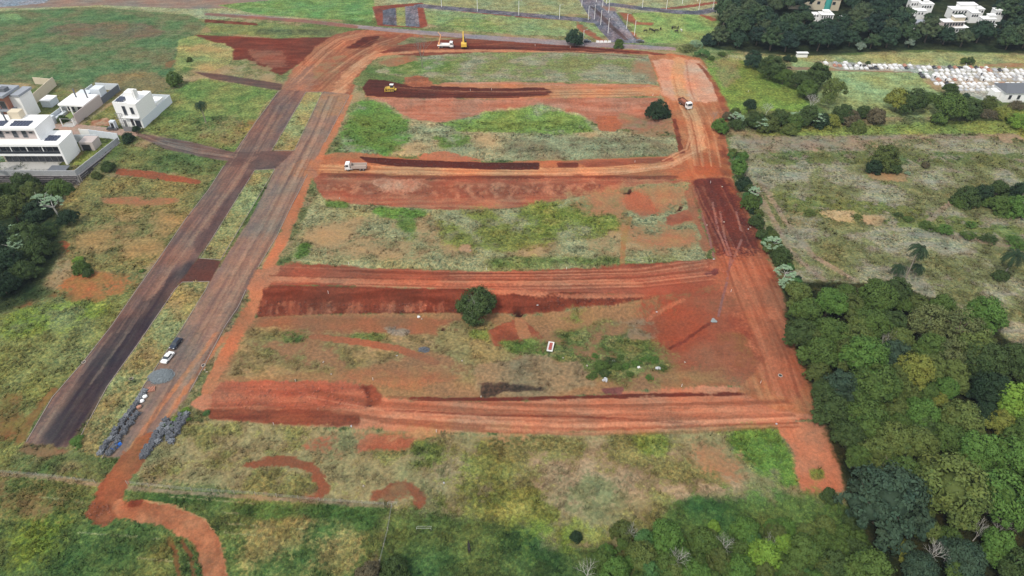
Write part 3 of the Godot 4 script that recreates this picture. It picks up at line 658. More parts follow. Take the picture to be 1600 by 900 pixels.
	paint([-104,-93.2,-103.4,-113,-100.2,-133.7,-96.2,-146.9,-95.4,-142,-96.3,-125,-97.7,-110.2,-98.4,-96.4,-99,-92.9], C(60,50,58), C(78,64,70), {"dir": AV, "f": 4, "r": 0.5, "o": 0.8})
	paint([-97.9,-168,-95.7,-193,-92.1,-213,-90.9,-210.4,-92.3,-181.1,-93.1,-161], C(92,68,72), C(110,78,78), {"dir": AV, "f": 2, "r": 0.5, "o": 0.8})
	paint([-108.6,-93.2,-98.6,-92.2,-96.9,-91.5,-102.1,-89.5,-108.6,-91.2], C(140,98,78), C(128,112,78), {"f": 2})
	paint([-93.5,-161,-86.2,-159.2,-85.9,-149.7,-94.1,-149.7,-95.2,-146.3], C(112,64,58), C(96,58,56), {"f": 1, "r": 0.4})
	paint([-102.3,-224,-89.9,-225,-80.2,-225.9,-83.7,-212.1,-91.2,-210.8,-102.8,-215.2], C(104,78,80), C(118,84,82), {"f": 1, "r": 0.4})
	paint([-89.6,-89.7,-89,-110.6,-87.2,-129.5,-86.2,-150.6,-85.2,-164.8,-83.7,-184.7,-84.1,-212.1,-80.5,-225.4,-80.3,-276.2,-68.9,-273.7,-70.7,-231.8,-71.9,-208.6,-72.8,-190.7,-73,-171.4,-74.7,-156.4,-74.7,-146.5,-76.3,-131.7,-76.6,-118,-77.2,-108.5,-80.1,-93.9,-80.4,-89.5], C(138,106,104), C(154,118,108), {"dir": AV, "f": 0.8, "r": 0.35, "c": 1.8})
	for s in [[-77.3,-128.9,-79.7,-116.9,-82.2,-105,-84.3,-92.2], [-75,-129.6,-77,-116.5,-79.2,-105,-81.1,-92.2]]:
		stroke(s, 1.3, C(196,126,92), C(170,112,94), {"f": 1.0, "r": 0.8})
	for s in [[-71.5,-271.8,-72.2,-225.4,-73.7,-193.1,-75.5,-164.8,-76.9,-132.7], [-75.6,-271.8,-75.7,-223.1,-76.9,-193,-78.4,-164.8,-78.8,-131.2], [-92.6,-254,-94.1,-223.1,-96.2,-193,-97.9,-168,-100.8,-141.4]]:
		stroke(s, 1.5, C(156,112,100), C(140,106,100), {"f": 1.2, "r": 0.9, "o": 0.7})
	paint([-81.4,-273.7,-69.2,-273.7,-68.2,-254,-79.1,-251.2], C(182,124,96), C(160,116,100), {"f": 4})
	paint([-77.7,-218.4,-68.4,-218.4,-69,-205.4,-78.4,-207.3], C(190,118,88), C(160,108,92), {"f": 4})
	paint([-74.8,-155.5,-67.6,-156.8,-68.7,-147,-74.9,-146.5], C(196,122,96), C(176,108,86), {"f": 2})
	var P1 := C(176,140,126)
	var P2 := C(98,74,76)
	wheel_marks([-104,-93.2,-103.9,-111,-102.4,-128.7,-101.4,-149.7,-99.7,-173,-97.9,-195,-96.9,-220.7,-97.5,-262.7,-94.7,-278.1], 9.0, 16, P1, P2, 0.3)
	wheel_marks([-80.8,-93.9,-79.9,-113,-78.8,-131.2,-77.6,-152.6,-76.2,-178.2,-75.6,-205.2,-75,-232.8,-75.6,-271.8], 8.5, 20, P1, P2, 0.35)
	wheel_marks([-144.2,-238.9,-129.6,-229.8,-115.5,-224,-101.4,-220.3], 4.5, 8, P1, P2, 0.3)
	var O1 := C(220,154,124)
	var O2 := C(140,74,56)
	wheel_marks([-83.7,-284.7,-80.6,-297,-76.7,-307.2,-72.7,-317.9,-65.5,-330.8,-57.2,-339.2], 10.0, 16, O1, O2, 0.4)
	wheel_marks([-96.3,-284.7,-93.4,-302.8,-90,-321,-85.2,-335.8,-76.9,-342.7], 9.0, 14, O1, O2, 0.4)
	wheel_marks([-72.9,-213,-54.6,-212.1,-22.6,-210.8,11.3,-210.4,36.3,-211.7,55.2,-216.1,66.3,-225.4,70.8,-237.9], 7.0, 18, O1, O2, 0.4)
	wheel_marks([-70.1,-152,-44.1,-150.8,-18.3,-149.7,9.1,-149.7,36.7,-150.8,57.7,-154.3], 9.0, 22, C(206,130,106), C(128,62,48), 0.4)
	wheel_marks([-71.4,-106.5,-48.8,-107.3,-29.9,-103.1,-5.9,-101.2,14.7,-100.2,37,-100.8,65.4,-101.9], 8.0, 24, C(222,150,124), C(142,76,58), 0.35)
	wheel_marks([77.8,-309.4,75,-291.4,73.4,-271.8,74,-251.2,72.1,-232.8,69.7,-213.9], 10.0, 18, C(226,166,134), C(160,90,66), 0.4)
	wheel_marks([68,-201,68.9,-181.8,69.3,-164.8,69.5,-149.7,69.4,-133.7,69.3,-119.5,68.5,-106.9], 14.0, 18, C(190,116,92), C(136,70,54), 0.35)
	wheel_marks([-55.1,-279.4,-27.2,-275,0,-274.3,27.3,-276.2,54.7,-276.9], 7.0, 10, O1, O2, 0.35)
	wheel_marks([-55.7,-327.5,-12.4,-327.5,30.6,-322.6,63.1,-314.8], 7.0, 10, C(176,100,80), C(86,40,36), 0.35)
	stroke([-76.9,-77.9,-70.6,-76.7,-63.7,-73.8,-59.2,-70.1], 1.6, C(206,134,98), C(186,110,80), {"f": 1.2, "r": 1.3})
	for s in [[-79,-78.2,-73.5,-77.6,-66.2,-75.6,-60.1,-72.7], [-84.8,-76.4,-81.9,-74.3,-80.1,-74.7]]:
		stroke(s, 1.4, C(124,64,48), C(146,80,58), {"f": 1.2, "r": 1.6, "t": 0.4, "tn": "e"})
	var U1 := C(216,150,112)
	var U2 := C(112,54,40)
	wheel_marks([-81.8,-93.9,-82.6,-90.5,-83.2,-88,-83.7,-85.3,-83.9,-83.2,-83.8,-80.6,-83.3,-78.2], 4.6, 22, U1, U2, 0.7)
	wheel_marks([-83.6,-76.7,-79.8,-76.9,-76.5,-76.9,-73,-76.3,-70.1,-75.6,-66.3,-74.1,-63.3,-72.7,-60.9,-70.8,-59.3,-68.8,-57.4,-65.5,-55.8,-62.3], 4.2, 30, U1, U2, 0.7)
	# medians
	var meds: Array = [[-88.8,-225.4,-87.8,-275.6,-80.7,-275.6,-80.5,-225.4], [-92.9,-160.4,-91.1,-211.2,-84.1,-212.1,-86.4,-159.8], [-94,-149.4,-86.4,-149.7,-86.2,-146.3,-87.2,-129.5,-89,-110.6,-89.5,-89.5,-96.9,-92.2,-97.7,-110.2,-96.3,-125,-94.9,-146.3]]
	for a in meds:
		paint(a, C(156,156,104), C(142,150,94), {"n": "p", "f": 0.5, "r": 0.3, "g": 0.4})
		paint(a, C(158,146,104), C(140,136,88), {"t": 0.52, "f": 1, "g": 0.5})
	# dirt track bottom left
	stroke([-81.8,-93.9,-82.9,-88.8,-84,-84,-83.4,-77.6], 5.4, C(176,100,70), C(148,80,58), {"f": 2.0, "r": 1.4})
	stroke([-83,-76.7,-76.6,-77,-70.1,-75.6,-63.3,-72.7,-59.6,-69.4,-55.6,-62.3], 4.4, C(168,92,66), C(190,116,86), {"f": 2.0, "r": 1.4})
	paint([-86.7,-75.6,-86.8,-79.4,-82.5,-78.6,-80.2,-74.3,-83.3,-73.3], C(136,70,50), C(164,90,64), {"f": 1.8, "r": 1.4})
	paint([-79.4,-79.1,-76.4,-79.7,-75.9,-77.6,-78.5,-77], C(120,56,42), C(150,76,56), {"f": 1.5, "r": 1.0})
	for s in [[-68,-70.8,-65.1,-67.4,-62.6,-62.3], [-64.9,-70.1,-62,-66.8,-59.8,-62.3]]:
		stroke(s, 0.9, C(130,78,54), C(110,100,58), {"f": 0.8, "r": 1.2})
	# --- right hand fields
	paint([83.3,-236.8,120.4,-237.9,196,-236.8,244.2,-235.8,161.2,-119.5,130.5,-122.2,122.5,-138.8,91.4,-149.7,79.5,-146.9,79.2,-178.2,77.8,-205.2], C(166,155,134), C(148,142,110), {"n": "x", "c": 1.8, "f": 3, "g": 0.3})
	paint([83.3,-236.8,244.2,-235.8,161.2,-119.5,122.5,-138.8,79.5,-146.9,79.2,-178.2], C(102,118,74), C(124,130,90), {"n": "e", "tn": "p", "t": 0.57, "f": 4, "g": 0.2})
	paint([95.1,-226.9,132.4,-225,188.1,-223.1,182.4,-213,133.3,-215.7,91.7,-214.8], C(88,110,60), C(116,122,78), {"tn": "e", "t": 0.44, "f": 4})
	paint([88.8,-197,126.6,-189.2,154.4,-178.2,162.1,-177.5,156.7,-168,136.1,-174.1,102.6,-181.1,85.4,-185.4], C(96,114,60), C(122,128,76), {"tn": "e", "t": 0.42, "f": 4})
	paint([100.2,-186.2,110.7,-186.2,110.8,-181.1,102.1,-179.6], C(188,174,138), C(166,152,112), {"f": 4, "r": 1.4})
	paint([112.7,-183.2,120.6,-182.5,117.5,-177.5,111.7,-178.2], C(180,160,128), C(160,142,108), {"f": 4, "r": 1.4})
	paint([88.5,-185.4,95.1,-183.2,95.2,-177.5,88.7,-176.1], C(160,130,106), C(146,132,100), {"f": 6, "r": 1.4})
	paint([83,-235.8,152.8,-238.9,197.7,-239.9,193.1,-231.8,144,-229.8,89.9,-225], C(160,140,122), C(146,136,110), {"n": "x", "f": 5, "r": 1.4, "t": 0.4, "tn": "e"})
	paint([125.5,-210.4,139.4,-208.6,136,-203.5,125.3,-204.4], C(172,138,108), C(146,132,98), {"f": 2, "t": 0.4})
	for s in [[82.3,-209.5,83.3,-185.4,84.2,-161.6,89.6,-149.7], [85.7,-209.5,86.9,-183.6,89.9,-161.6,98.7,-149.7], [123.6,-173,138.4,-170.7,155.2,-165.4], [132.9,-180,150.6,-195,173.2,-197]]:
		stroke(s, 1.8, C(164,148,132), C(140,132,104), {"f": 1.5, "r": 1.2})
	paint([101.3,-248.5,138,-245.2,203.9,-250.7,197.1,-238.9,122.5,-236.8,93.1,-236.8], C(140,154,78), C(126,142,72), {"n": "x", "f": 3, "g": 0.4})
	paint([198,-258.6,214.3,-259.8,200.4,-227.8,193.5,-236.8], C(142,152,72), C(120,136,62), {"f": 3, "g": 0.4})
	paint([88.6,-310.2,107.4,-311.7,121.4,-298.4,122.2,-265.7,116.1,-255.2,99.3,-259.8,89.3,-251.2,89.3,-284.7], C(126,152,66), C(112,132,64), {"n": "p", "f": 4, "g": 0.4})
	paint([88.6,-310.2,104.4,-311.7,102.2,-291.4,90.6,-278.1], C(142,134,94), C(122,132,78), {"f": 5, "t": 0.42})
	paint([96.7,-317.1,144.3,-314.8,201.3,-321,241.3,-316.3,269.5,-313.2,259.1,-297,181.1,-302.8,145.2,-308.7,104.1,-310.2], C(160,162,112), C(142,150,96), {"n": "x", "f": 3})
	paint([128.3,-311.7,147.1,-305.7,182,-298.4,180.9,-271.8,174.9,-254,127.4,-250.7,129,-278.1], C(150,166,114), C(134,154,98), {"n": "p", "f": 3})
	paint([125.6,-302.8,182,-298.4,181.3,-295.6,124.5,-299.2], C(164,122,104), C(150,130,100), {"f": 1.2})
	paint([140.7,-308.7,153.8,-307.9,185,-305,221.1,-301.3,259.1,-297,239.8,-266.9,197.2,-266.9,190.5,-275,186.4,-283.4,183,-294.2,178.5,-297,147.6,-299.2], C(178,172,160), C(160,156,140), {"f": 1.2, "r": 0.3})
	paint([216.2,-305.7,236.1,-307.2,232.8,-301.3,216.1,-302.8], C(170,118,90), C(158,140,104), {"f": 1.5})
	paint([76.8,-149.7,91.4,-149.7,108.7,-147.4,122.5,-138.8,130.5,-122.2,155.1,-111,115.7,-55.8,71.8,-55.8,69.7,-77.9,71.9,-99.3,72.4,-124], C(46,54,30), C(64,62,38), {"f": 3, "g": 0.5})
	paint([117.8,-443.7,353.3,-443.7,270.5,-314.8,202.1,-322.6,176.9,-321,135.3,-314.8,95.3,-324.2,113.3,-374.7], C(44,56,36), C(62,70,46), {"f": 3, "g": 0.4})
	# --- far roads
	paint([-164.8,-374.7,-136.2,-370.7,-107.4,-363.8,-65.5,-352.6,-19.2,-342.7,25.2,-335,62.2,-329.1,79,-325.8,78.2,-321.8,61.4,-323.4,24.8,-328.3,-19,-336.7,-64.7,-347.1,-106.3,-359.1,-135.1,-366.7,-163.4,-370.7], C(142,132,138), C(158,144,142), {"dir": Vector2(1, 0.2), "f": 1.0, "r": 0.3})
	paint([-164.8,-374.7,-107.4,-363.8,-79.1,-355.3,-78.3,-350.8,-106.3,-359.1,-163.4,-370.7], C(152,104,92), C(140,84,76), {"f": 2, "o": 0.8})
	paint([-76.4,-384.9,-49.7,-391.3,-43.5,-355.3,-45.8,-351.7,-69.2,-355.3], C(134,66,56), C(150,82,68), {"f": 1.2})
	paint([-69.9,-378.7,-63.5,-382.8,-59.3,-355.3,-66.8,-357.2], C(92,92,104), C(108,106,116), {"f": 0.6, "r": 0.3, "dir": Vector2(0, 1)})
	paint([-63.2,-382.8,-58.4,-383.9,-54.6,-354.4,-59.3,-355.3], C(152,156,100), C(134,140,84), {"f": 0.6})
	paint([-58.6,-384.9,-52,-386,-47.3,-353.5,-54.6,-354.4], C(104,104,116), C(126,124,132), {"f": 0.6, "r": 0.3, "dir": Vector2(0, 1)})
	for s in [[-51,-386,-13.8,-376.7,33.6,-364.8,43.5,-361.9], [54.7,-388.1,73,-380.8,89.5,-375.7,100.3,-374.7,119.2,-384.9,141.5,-389.2,158.5,-387]]:
		stroke(s, 6.0, C(98,98,110), C(116,112,120), {"f": 0.8, "r": 0.2})
	paint([37.6,-395.7,49.7,-397.9,55.4,-378.7,59.8,-346.3,62.4,-330.8,48.5,-332.4,44,-350.8,40.3,-372.7], C(104,102,114), C(124,120,128), {"dir": Vector2(0.3, -1), "f": 0.8, "r": 0.2})
	stroke([46.6,-395.7,51.5,-380.8,56.5,-353.5,60.1,-332.4], 3.0, C(146,140,146), C(130,126,134), {"f": 0.8})
	paint([42.8,-384.9,45.4,-382.8,52.1,-355.3,57.6,-335,55.2,-335.8,49.4,-355.3], C(80,72,76), C(104,88,86), {"f": 0.8})
	paint([48.6,-387,55.9,-382.8,56.9,-376.7,50.2,-378.7], C(160,112,104), C(150,120,118), {"f": 1.5})

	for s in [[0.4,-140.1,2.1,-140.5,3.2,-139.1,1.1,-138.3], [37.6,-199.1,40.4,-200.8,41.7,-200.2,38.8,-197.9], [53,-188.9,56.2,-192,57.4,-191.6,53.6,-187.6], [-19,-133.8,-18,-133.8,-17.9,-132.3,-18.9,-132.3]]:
		paint(s, C(74,40,36), C(92,50,42), {"f": 0.8, "r": 0.6})  # dug holes and trenches: the shade inside them painted into the soil colour
	# --- which object a piece of the ground belongs to
	region("side_street", "narrow dusty asphalt side street between the white houses and the avenue", "street", [-186.6,-246.8,-171.2,-246.3,-145,-241,-120.7,-231.8,-102.3,-224,-99.7,-217,-109.3,-219.3,-128.7,-226.4,-143.8,-236.8,-159.7,-237.9,-181.3,-236.8])
	region("stub_street", "short dark asphalt stub meeting the avenue at the cleared red earth", "street", [-143.4,-297,-130.1,-294.2,-100,-284,-98.5,-276.9,-132.8,-289.4])
	region("dirt_road", "long red earth street with orange wheel tracks and a white tipper truck, third down the site", "dirt road", [-70.1,-221.2,-63.7,-224,-49.1,-221.6,-37.2,-219.3,-23.3,-220.3,-9.2,-216.6,23.2,-218.4,60.8,-221.5,69.4,-223.1,75.2,-213,68.8,-204.4,22.4,-206.9,-22.3,-205.8,-53.7,-207.3,-69.8,-206.9])
	region("dirt_road", "dark red earth street at the top of the site where the excavator digs", "dirt road", [-63.8,-319.4,-49.9,-330.8,-25.3,-337.5,0,-335,31,-327.5,64.1,-321,86.5,-311.7,59.5,-310.2,30.2,-316.3,-12.1,-317.9,-48.1,-314.8])
	region("dirt_road", "freshly graded dark earth street with the yellow bulldozer on it", "dirt road", [-63.4,-288.7,-44.4,-282,-11.2,-286,63.3,-282.7,62.1,-271.8,0,-268.6,-61.9,-270.6])
	region("dirt_road", "wide red earth street just above the lone leafy tree on the bank", "dirt road", [-71.9,-148,-71.9,-156.1,-64.9,-157.7,-44.9,-155.8,-7.4,-154,18.7,-155.2,37.4,-156.2,61.1,-159.8,65.4,-155.5,61.5,-146.9,44.6,-143.6,14.3,-144.7,-7.2,-146.3,-36.3,-147.7])
	region("dirt_road", "pale salmon earth street along the bottom edge of the site", "dirt road", [-75.6,-104.6,-72.9,-111,-49.8,-111.6,-35.5,-109.7,-31,-106.5,0,-105.6,30.7,-108.5,54.2,-110.6,71.8,-105.4,71.7,-101.2,60.8,-98.9,29.2,-97.5,0,-96.9,-29.2,-97.6,-68.4,-99.9])
	region("dirt_road", "broad orange and wine red haul road down the right edge of the site", "dirt road", [64.3,-314.8,75.7,-317.9,88,-313.2,91.2,-292.8,88.6,-258.6,82.2,-240.4,79.5,-223.1,75.8,-197,77.2,-178.2,75.7,-151.1,75.4,-133.7,73.8,-119.5,72.3,-103.1,61.3,-103.1,53.8,-108.9,64.5,-119.5,61.9,-141.4,59.1,-152.6,61.1,-163,62.3,-187.9,62,-203.8,61.2,-220.7,63.4,-240.5,63.5,-255.3,63.2,-271.8,64.7,-291.4])
	region("dirt_road", "orange earth junction where the avenue's asphalt ends at the top of the site", "dirt road", [-99.3,-276.9,-98,-299.9,-95,-325.8,-89.1,-342.7,-78.1,-349.8,-51.7,-346.3,-41.8,-337.5,-43.5,-329.1,-58,-321,-64.7,-309.4,-69,-290.1,-68.6,-271.8,-80.3,-275,-87.6,-275])
	region("dirt_track", "curving red dirt track through the green field at lower left", "dirt track", [-83.6,-93.9,-80.1,-93.9,-79.8,-84.8,-79.2,-78.6,-70.6,-76.7,-62.3,-73.6,-57.1,-69.4,-52.6,-59.3,-56.8,-59.3,-61.5,-69.4,-65.7,-72.4,-72.5,-75,-83.3,-73.3,-86.7,-75.6,-85.5,-80.9,-85.4,-89.7])
	region("carriageway", "asphalt carriageway of the avenue nearest the houses, dark at its lower end", "road", [-108.6,-93.2,-109.3,-106.9,-107.4,-118.2,-106.2,-131.7,-105.7,-146.9,-105.1,-162.3,-104.6,-181.1,-103.3,-198.2,-102.8,-215.2,-101.3,-248.5,-99.3,-278.1,-87.9,-276.2,-88.8,-225.4,-91.2,-210.8,-92.3,-181.1,-93.5,-161,-94.9,-146.3,-96.3,-125,-97.7,-110.2,-98.4,-96.4,-98.6,-92.2])
	region("carriageway", "dusty purple grey carriageway of the avenue with the two parked cars", "road", [-89.6,-89.7,-89,-110.6,-87.2,-129.5,-86.2,-150.6,-85.2,-164.8,-83.7,-184.7,-84.1,-212.1,-80.5,-225.4,-80.3,-276.2,-68.9,-273.7,-70.7,-231.8,-71.9,-208.6,-72.8,-190.7,-73,-171.4,-74.7,-156.4,-74.7,-146.5,-76.3,-131.7,-76.6,-118,-77.2,-108.5,-80.1,-93.9,-80.4,-89.5])
	region("crossing", "dark earth crossing between two medians of the avenue", "crossing", [-93.5,-161,-86.2,-159.2,-85.9,-149.7,-94.1,-149.7,-95.2,-146.3])
	region("crossing", "dark asphalt crossing of the avenue at the end of the side street", "crossing", [-102.3,-224,-89.9,-225,-80.2,-225.9,-83.7,-212.1,-91.2,-210.8,-102.8,-215.2])
	region("median_strip", "topmost grass median of the avenue", "median", meds[0])
	region("median_strip", "middle grass median of the avenue between the two crossings", "median", meds[1])
	region("median_strip", "longest grass median running down beside the parked cars", "median", meds[2])
	region("asphalt_road", "grey two lane asphalt road crossing behind the site", "road", [-164.8,-374.7,-136.2,-370.7,-107.4,-363.8,-65.5,-352.6,-19.2,-342.7,25.2,-335,62.2,-329.1,79,-325.8,78.2,-321.8,61.4,-323.4,24.8,-328.3,-19,-336.7,-64.7,-347.1,-106.3,-359.1,-135.1,-366.7,-163.4,-370.7])
	region("avenue", "distant grey dual avenue lined with white lamp posts", "road", [37.6,-395.7,49.7,-397.9,55.4,-378.7,59.8,-346.3,62.4,-330.8,48.5,-332.4,44,-350.8,40.3,-372.7])
	region("avenue_stub", "short dark unfinished avenue stub with a grass strip behind the far road", "road", [-69.9,-378.7,-63.5,-382.8,-52,-386,-47.3,-353.5,-54.6,-354.4,-66.8,-357.2])
	region("grass_plot", "grey green grass plot topmost on the site beside the bare tree", "plot", plot1)
	region("grass_plot", "bright and tan grass plot between the bulldozer's street and the tipper truck's street", "plot", [-64.1,-224,-64.8,-243.1,-64.2,-268.1,-53.4,-267.7,-43.5,-254.7,-28.1,-250,-10.5,-260.7,13.3,-265.6,28.8,-258.4,34.9,-242.3,52.1,-240.4,62.8,-234.9,60.9,-221.9,23.2,-218.4,-9.2,-217,-25.7,-221.6,-37.3,-220.3,-49.1,-221.6])
	region("grass_plot", "large tan grass plot in the middle of the site", "plot", [-64.9,-157.7,-67.3,-180.1,-67.4,-201.7,-62.7,-194.2,-43,-192.3,-21.2,-189.2,0,-190.6,17.4,-195.9,44.2,-202.6,62,-203.8,59.2,-163,56.6,-158.7,18.7,-155.5,-7.4,-154.3,-44.9,-155.8])
	region("rough_ground", "patchy red and grass ground around the white cart and the lone leafy tree", "plot", low)
	region("bottom_meadow", "rough tan and green meadow below the site", "meadow", mead)
	region("crop_field", "big dark green field behind the white houses", "field", [-377.7,-374.7,-275.8,-376.7,-227.4,-383.9,-170.2,-370.7,-158.2,-357.2,-157.3,-327.5,-150.4,-292.8,-149.7,-283.4,-152.5,-271.8,-166.8,-270.6,-194.5,-280.1,-212.1,-284.7,-309.7,-288])
	region("pasture", "greyish pasture with palms to the right of the haul road", "field", [83.3,-236.8,120.4,-237.9,196,-236.8,244.2,-235.8,161.2,-119.5,130.5,-122.2,122.5,-138.8,91.4,-149.7,79.5,-146.9,79.2,-178.2,77.8,-205.2])

func axis(parts: Array) -> PackedFloat32Array:  # [from, to, step] ranges, one after another
	var r := PackedFloat32Array()
	for p in parts:
		var n := int(ceil((p[1] - p[0]) / p[2]))
		for i in n: r.append(p[0] + (p[1] - p[0]) * i / n)
	r.append(parts[-1][1])
	return r

func build_ground() -> void:
	var xs := axis([[-1650, -700, 95.0], [-700, -340, 12.0], [-340, -165, 1.7], [-165, 165, 0.85], [165, 350, 1.7], [350, 700, 12.0], [700, 1650, 95.0]])
	var zs := axis([[-1850, -900, 95.0], [-900, -470, 14.0], [-470, -400, 3.0], [-400, -240, 1.3], [-240, -52, 0.85], [-52, 30, 6.0], [30, 280, 50.0]])
	var bump := FastNoiseLite.new()
	bump.seed = 5
	bump.frequency = 0.16
	bump.fractal_octaves = 3
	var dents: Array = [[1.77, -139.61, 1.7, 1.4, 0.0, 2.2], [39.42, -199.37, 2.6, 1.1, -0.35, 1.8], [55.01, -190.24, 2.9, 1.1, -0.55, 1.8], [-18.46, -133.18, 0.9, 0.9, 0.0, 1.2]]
	var nx := xs.size()
	var nzz := zs.size()
	var pos := PackedVector3Array()
	var nor := PackedVector3Array()
	pos.resize(nx * nzz)
	nor.resize(nx * nzz)
	for j in nzz:
		for i in nx:
			var x := xs[i]
			var z := zs[j]
			var y := height(x, z)
			if z > -470 and absf(x) < 340: y += bump.get_noise_2d(x, z) * 0.13
			var steep := absf(height(x, z + 0.8) - height(x, z - 0.8))
			if steep > 0.2: y += bump.get_noise_2d(x * 2.6, z * 0.35) * minf(steep * 0.9, 0.45)
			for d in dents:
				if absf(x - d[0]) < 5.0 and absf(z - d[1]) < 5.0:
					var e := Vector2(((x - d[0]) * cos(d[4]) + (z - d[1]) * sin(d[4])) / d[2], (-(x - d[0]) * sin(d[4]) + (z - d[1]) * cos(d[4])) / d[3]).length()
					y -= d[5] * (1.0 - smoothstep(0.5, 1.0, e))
			pos[j * nx + i] = Vector3(x, y, z)
	for j in nzz:
		for i in nx:
			var l := pos[j * nx + maxi(0, i - 1)]
			var r := pos[j * nx + mini(nx - 1, i + 1)]
			var u := pos[maxi(0, j - 1) * nx + i]
			var d := pos[mini(nzz - 1, j + 1) * nx + i]
			nor[j * nx + i] = (d - u).cross(r - l).normalized()
	var mats: Array = []
	for m in maps:
		var im := Image.create_from_data(m.w, m.h, false, Image.FORMAT_RGB8, m.rgb)
		var s := StandardMaterial3D.new()
		s.albedo_texture = ImageTexture.create_from_image(im)
		s.roughness = 0.97
		s.metallic_specular = 0.12
		s.texture_repeat = false
		if m.res < 1.0:
			s.heightmap_enabled = true
			s.heightmap_scale = 9.0 if m.res < 0.3 else 12.0
			s.heightmap_texture = ImageTexture.create_from_image(Image.create_from_data(m.w, m.h, false, Image.FORMAT_L8, m.relief))
		mats.append(s)
	var sets := {}
	for j in nzz - 1:
		for i in nx - 1:
			var a := j * nx + i
			for t in [[a, a + 1, a + nx + 1], [a, a + nx + 1, a + nx]]:
				var c: Vector3 = (pos[t[0]] + pos[t[1]] + pos[t[2]]) / 3.0
				var k := 2
				if maps[0].holds(c.x, c.z): k = 0
				elif maps[1].holds(c.x, c.z): k = 1
				var l: int = maps[k].label_at(c.x, c.z) if k < 2 else 0
				var key := l * 4 + k
				if not sets.has(key): sets[key] = PackedInt32Array()
				sets[key].append(t[0])
				sets[key].append(t[1])
				sets[key].append(t[2])
	var by_label := {}
	for key in sets:
		var l: int = key / 4
		if not by_label.has(l): by_label[l] = []
		by_label[l].append(key)
	for l in by_label:
		var mesh := ArrayMesh.new()
		for key in by_label[l]:
			var mp = maps[key % 4]
			var at := {}
			var v := PackedVector3Array()
			var n := PackedVector3Array()
			var uv := PackedVector2Array()
			var ix := PackedInt32Array()
			for g in sets[key]:
				if not at.has(g):
					at[g] = v.size()
					v.append(pos[g])
					n.append(nor[g])
					uv.append(Vector2((pos[g].x - mp.x0) / (mp.w * mp.res), (pos[g].z - mp.z0) / (mp.h * mp.res)))
				ix.append(at[g])
			var arr := []
			arr.resize(Mesh.ARRAY_MAX)
			arr[Mesh.ARRAY_VERTEX] = v
			arr[Mesh.ARRAY_NORMAL] = n
			arr[Mesh.ARRAY_TEX_UV] = uv
			arr[Mesh.ARRAY_INDEX] = ix
			mesh.add_surface_from_arrays(Mesh.PRIMITIVE_TRIANGLES, arr)
			mesh.surface_set_material(mesh.get_surface_count() - 1, mats[key % 4])
		var o := MeshInstance3D.new()
		var what: Array = ["ground", "open ground of grass and red earth around the building site", "ground"] if l == 0 else regions[l - 1]
		o.name = numbered(what[0])
		o.mesh = mesh
		add_child(o)
		tag(o, what[1], what[2], "", "structure")

# ------------------------------------------------------------------ plants
func rv() -> Vector3:
	while true:
		var d := Vector3(rng.randf_range(-1, 1), rng.randf_range(-1, 1), rng.randf_range(-1, 1))
		var l := d.length()
		if l > 0.1 and l < 1.0: return d / l
	return Vector3.UP

func leaf(mb: MB, p: Vector3, n: Vector3, sz: float, shade: Color) -> void:
	var u := n.cross(rv()).normalized()
	var w := n.cross(u)
	u = (u + n * rng.randf_range(-0.45, 0.45)).normalized()
	var a := p - u * sz
	var b := p + w * sz * 0.55
	var c := p + u * sz
	var d := p - w * sz * 0.55
	for q in [a, b, c, a, c, d]:
		mb.v.append(q)
		mb.n.append(n)
		mb.c.append(shade)

# a crown of leaves, about one metre in radius, its middle at the origin: several domes at different heights, each of leafy sprays
func crown_mesh(clumps: int, leaves: int, sz: float, squash: float, spread: float, low: float, tight := 1.0) -> ArrayMesh:
	var mb := MB.new()
	var domes_n := 5 + rng.randi() % 3
	if rng.randf() < 0.5:
		domes_n = 3 + rng.randi() % 2
	var domes: Array = [[Vector3(rng.randf_range(-0.1, 0.1), 0.12, rng.randf_range(-0.1, 0.1)), rng.randf_range(0.62, 0.76)]]
	var count := domes_n
	for i in count:
		var a := i * TAU_ / count + rng.randf_range(-0.35, 0.35)
		var r := rng.randf_range(0.3, 0.52)
		var d := rng.randf_range(0.82, 1.04) - r * 0.8
		domes.append([Vector3(cos(a) * d, rng.randf_range(-0.42, 0.08), sin(a) * d), r])
	var total := 0.0
	for d in domes: total += d[1] * d[1]
	for dome in domes:
		var dr: float = dome[1]
		var dc: Vector3 = dome[0]
		var dtone := rng.randf_range(0.88, 1.12)
		var n := int(clumps * dr * dr / total) + 6
		if tight > 0.5:
			mb.col = Color.WHITE * 0.8
			mb.ball(dc, Vector3(dr, dr * squash, dr) * 0.6, 8, 4)
		for k in n:
			var d := rv()
			while d.y < low: d = rv()
			var cr := rng.randf_range(0.2, 0.38) * dr * spread
			var pos := dc + d * Vector3(dr, dr * squash, dr) * rng.randf_range(0.78, 1.04)
			var tone := dtone * rng.randf_range(0.7, 1.3)
			var hue := rng.randf_range(-0.12, 0.12)
			var up := (d + Vector3.UP * 0.5).normalized()
			for i in leaves:
				var e := rv()
				while e.dot(up) < -0.4: e = rv()
				var p := pos + e * Vector3(cr, cr * 0.8, cr) * rng.randf_range(0.45, 1.2)
				var nn := (e * 0.85 + up * 0.4 + rv() * 0.5).normalized()
				var b := tone * rng.randf_range(0.78, 1.26)
				leaf(mb, p, nn, sz * rng.randf_range(0.6, 1.4), Color(b * (1.0 + hue), b, b * (1.0 - hue)))
	return mb.done()

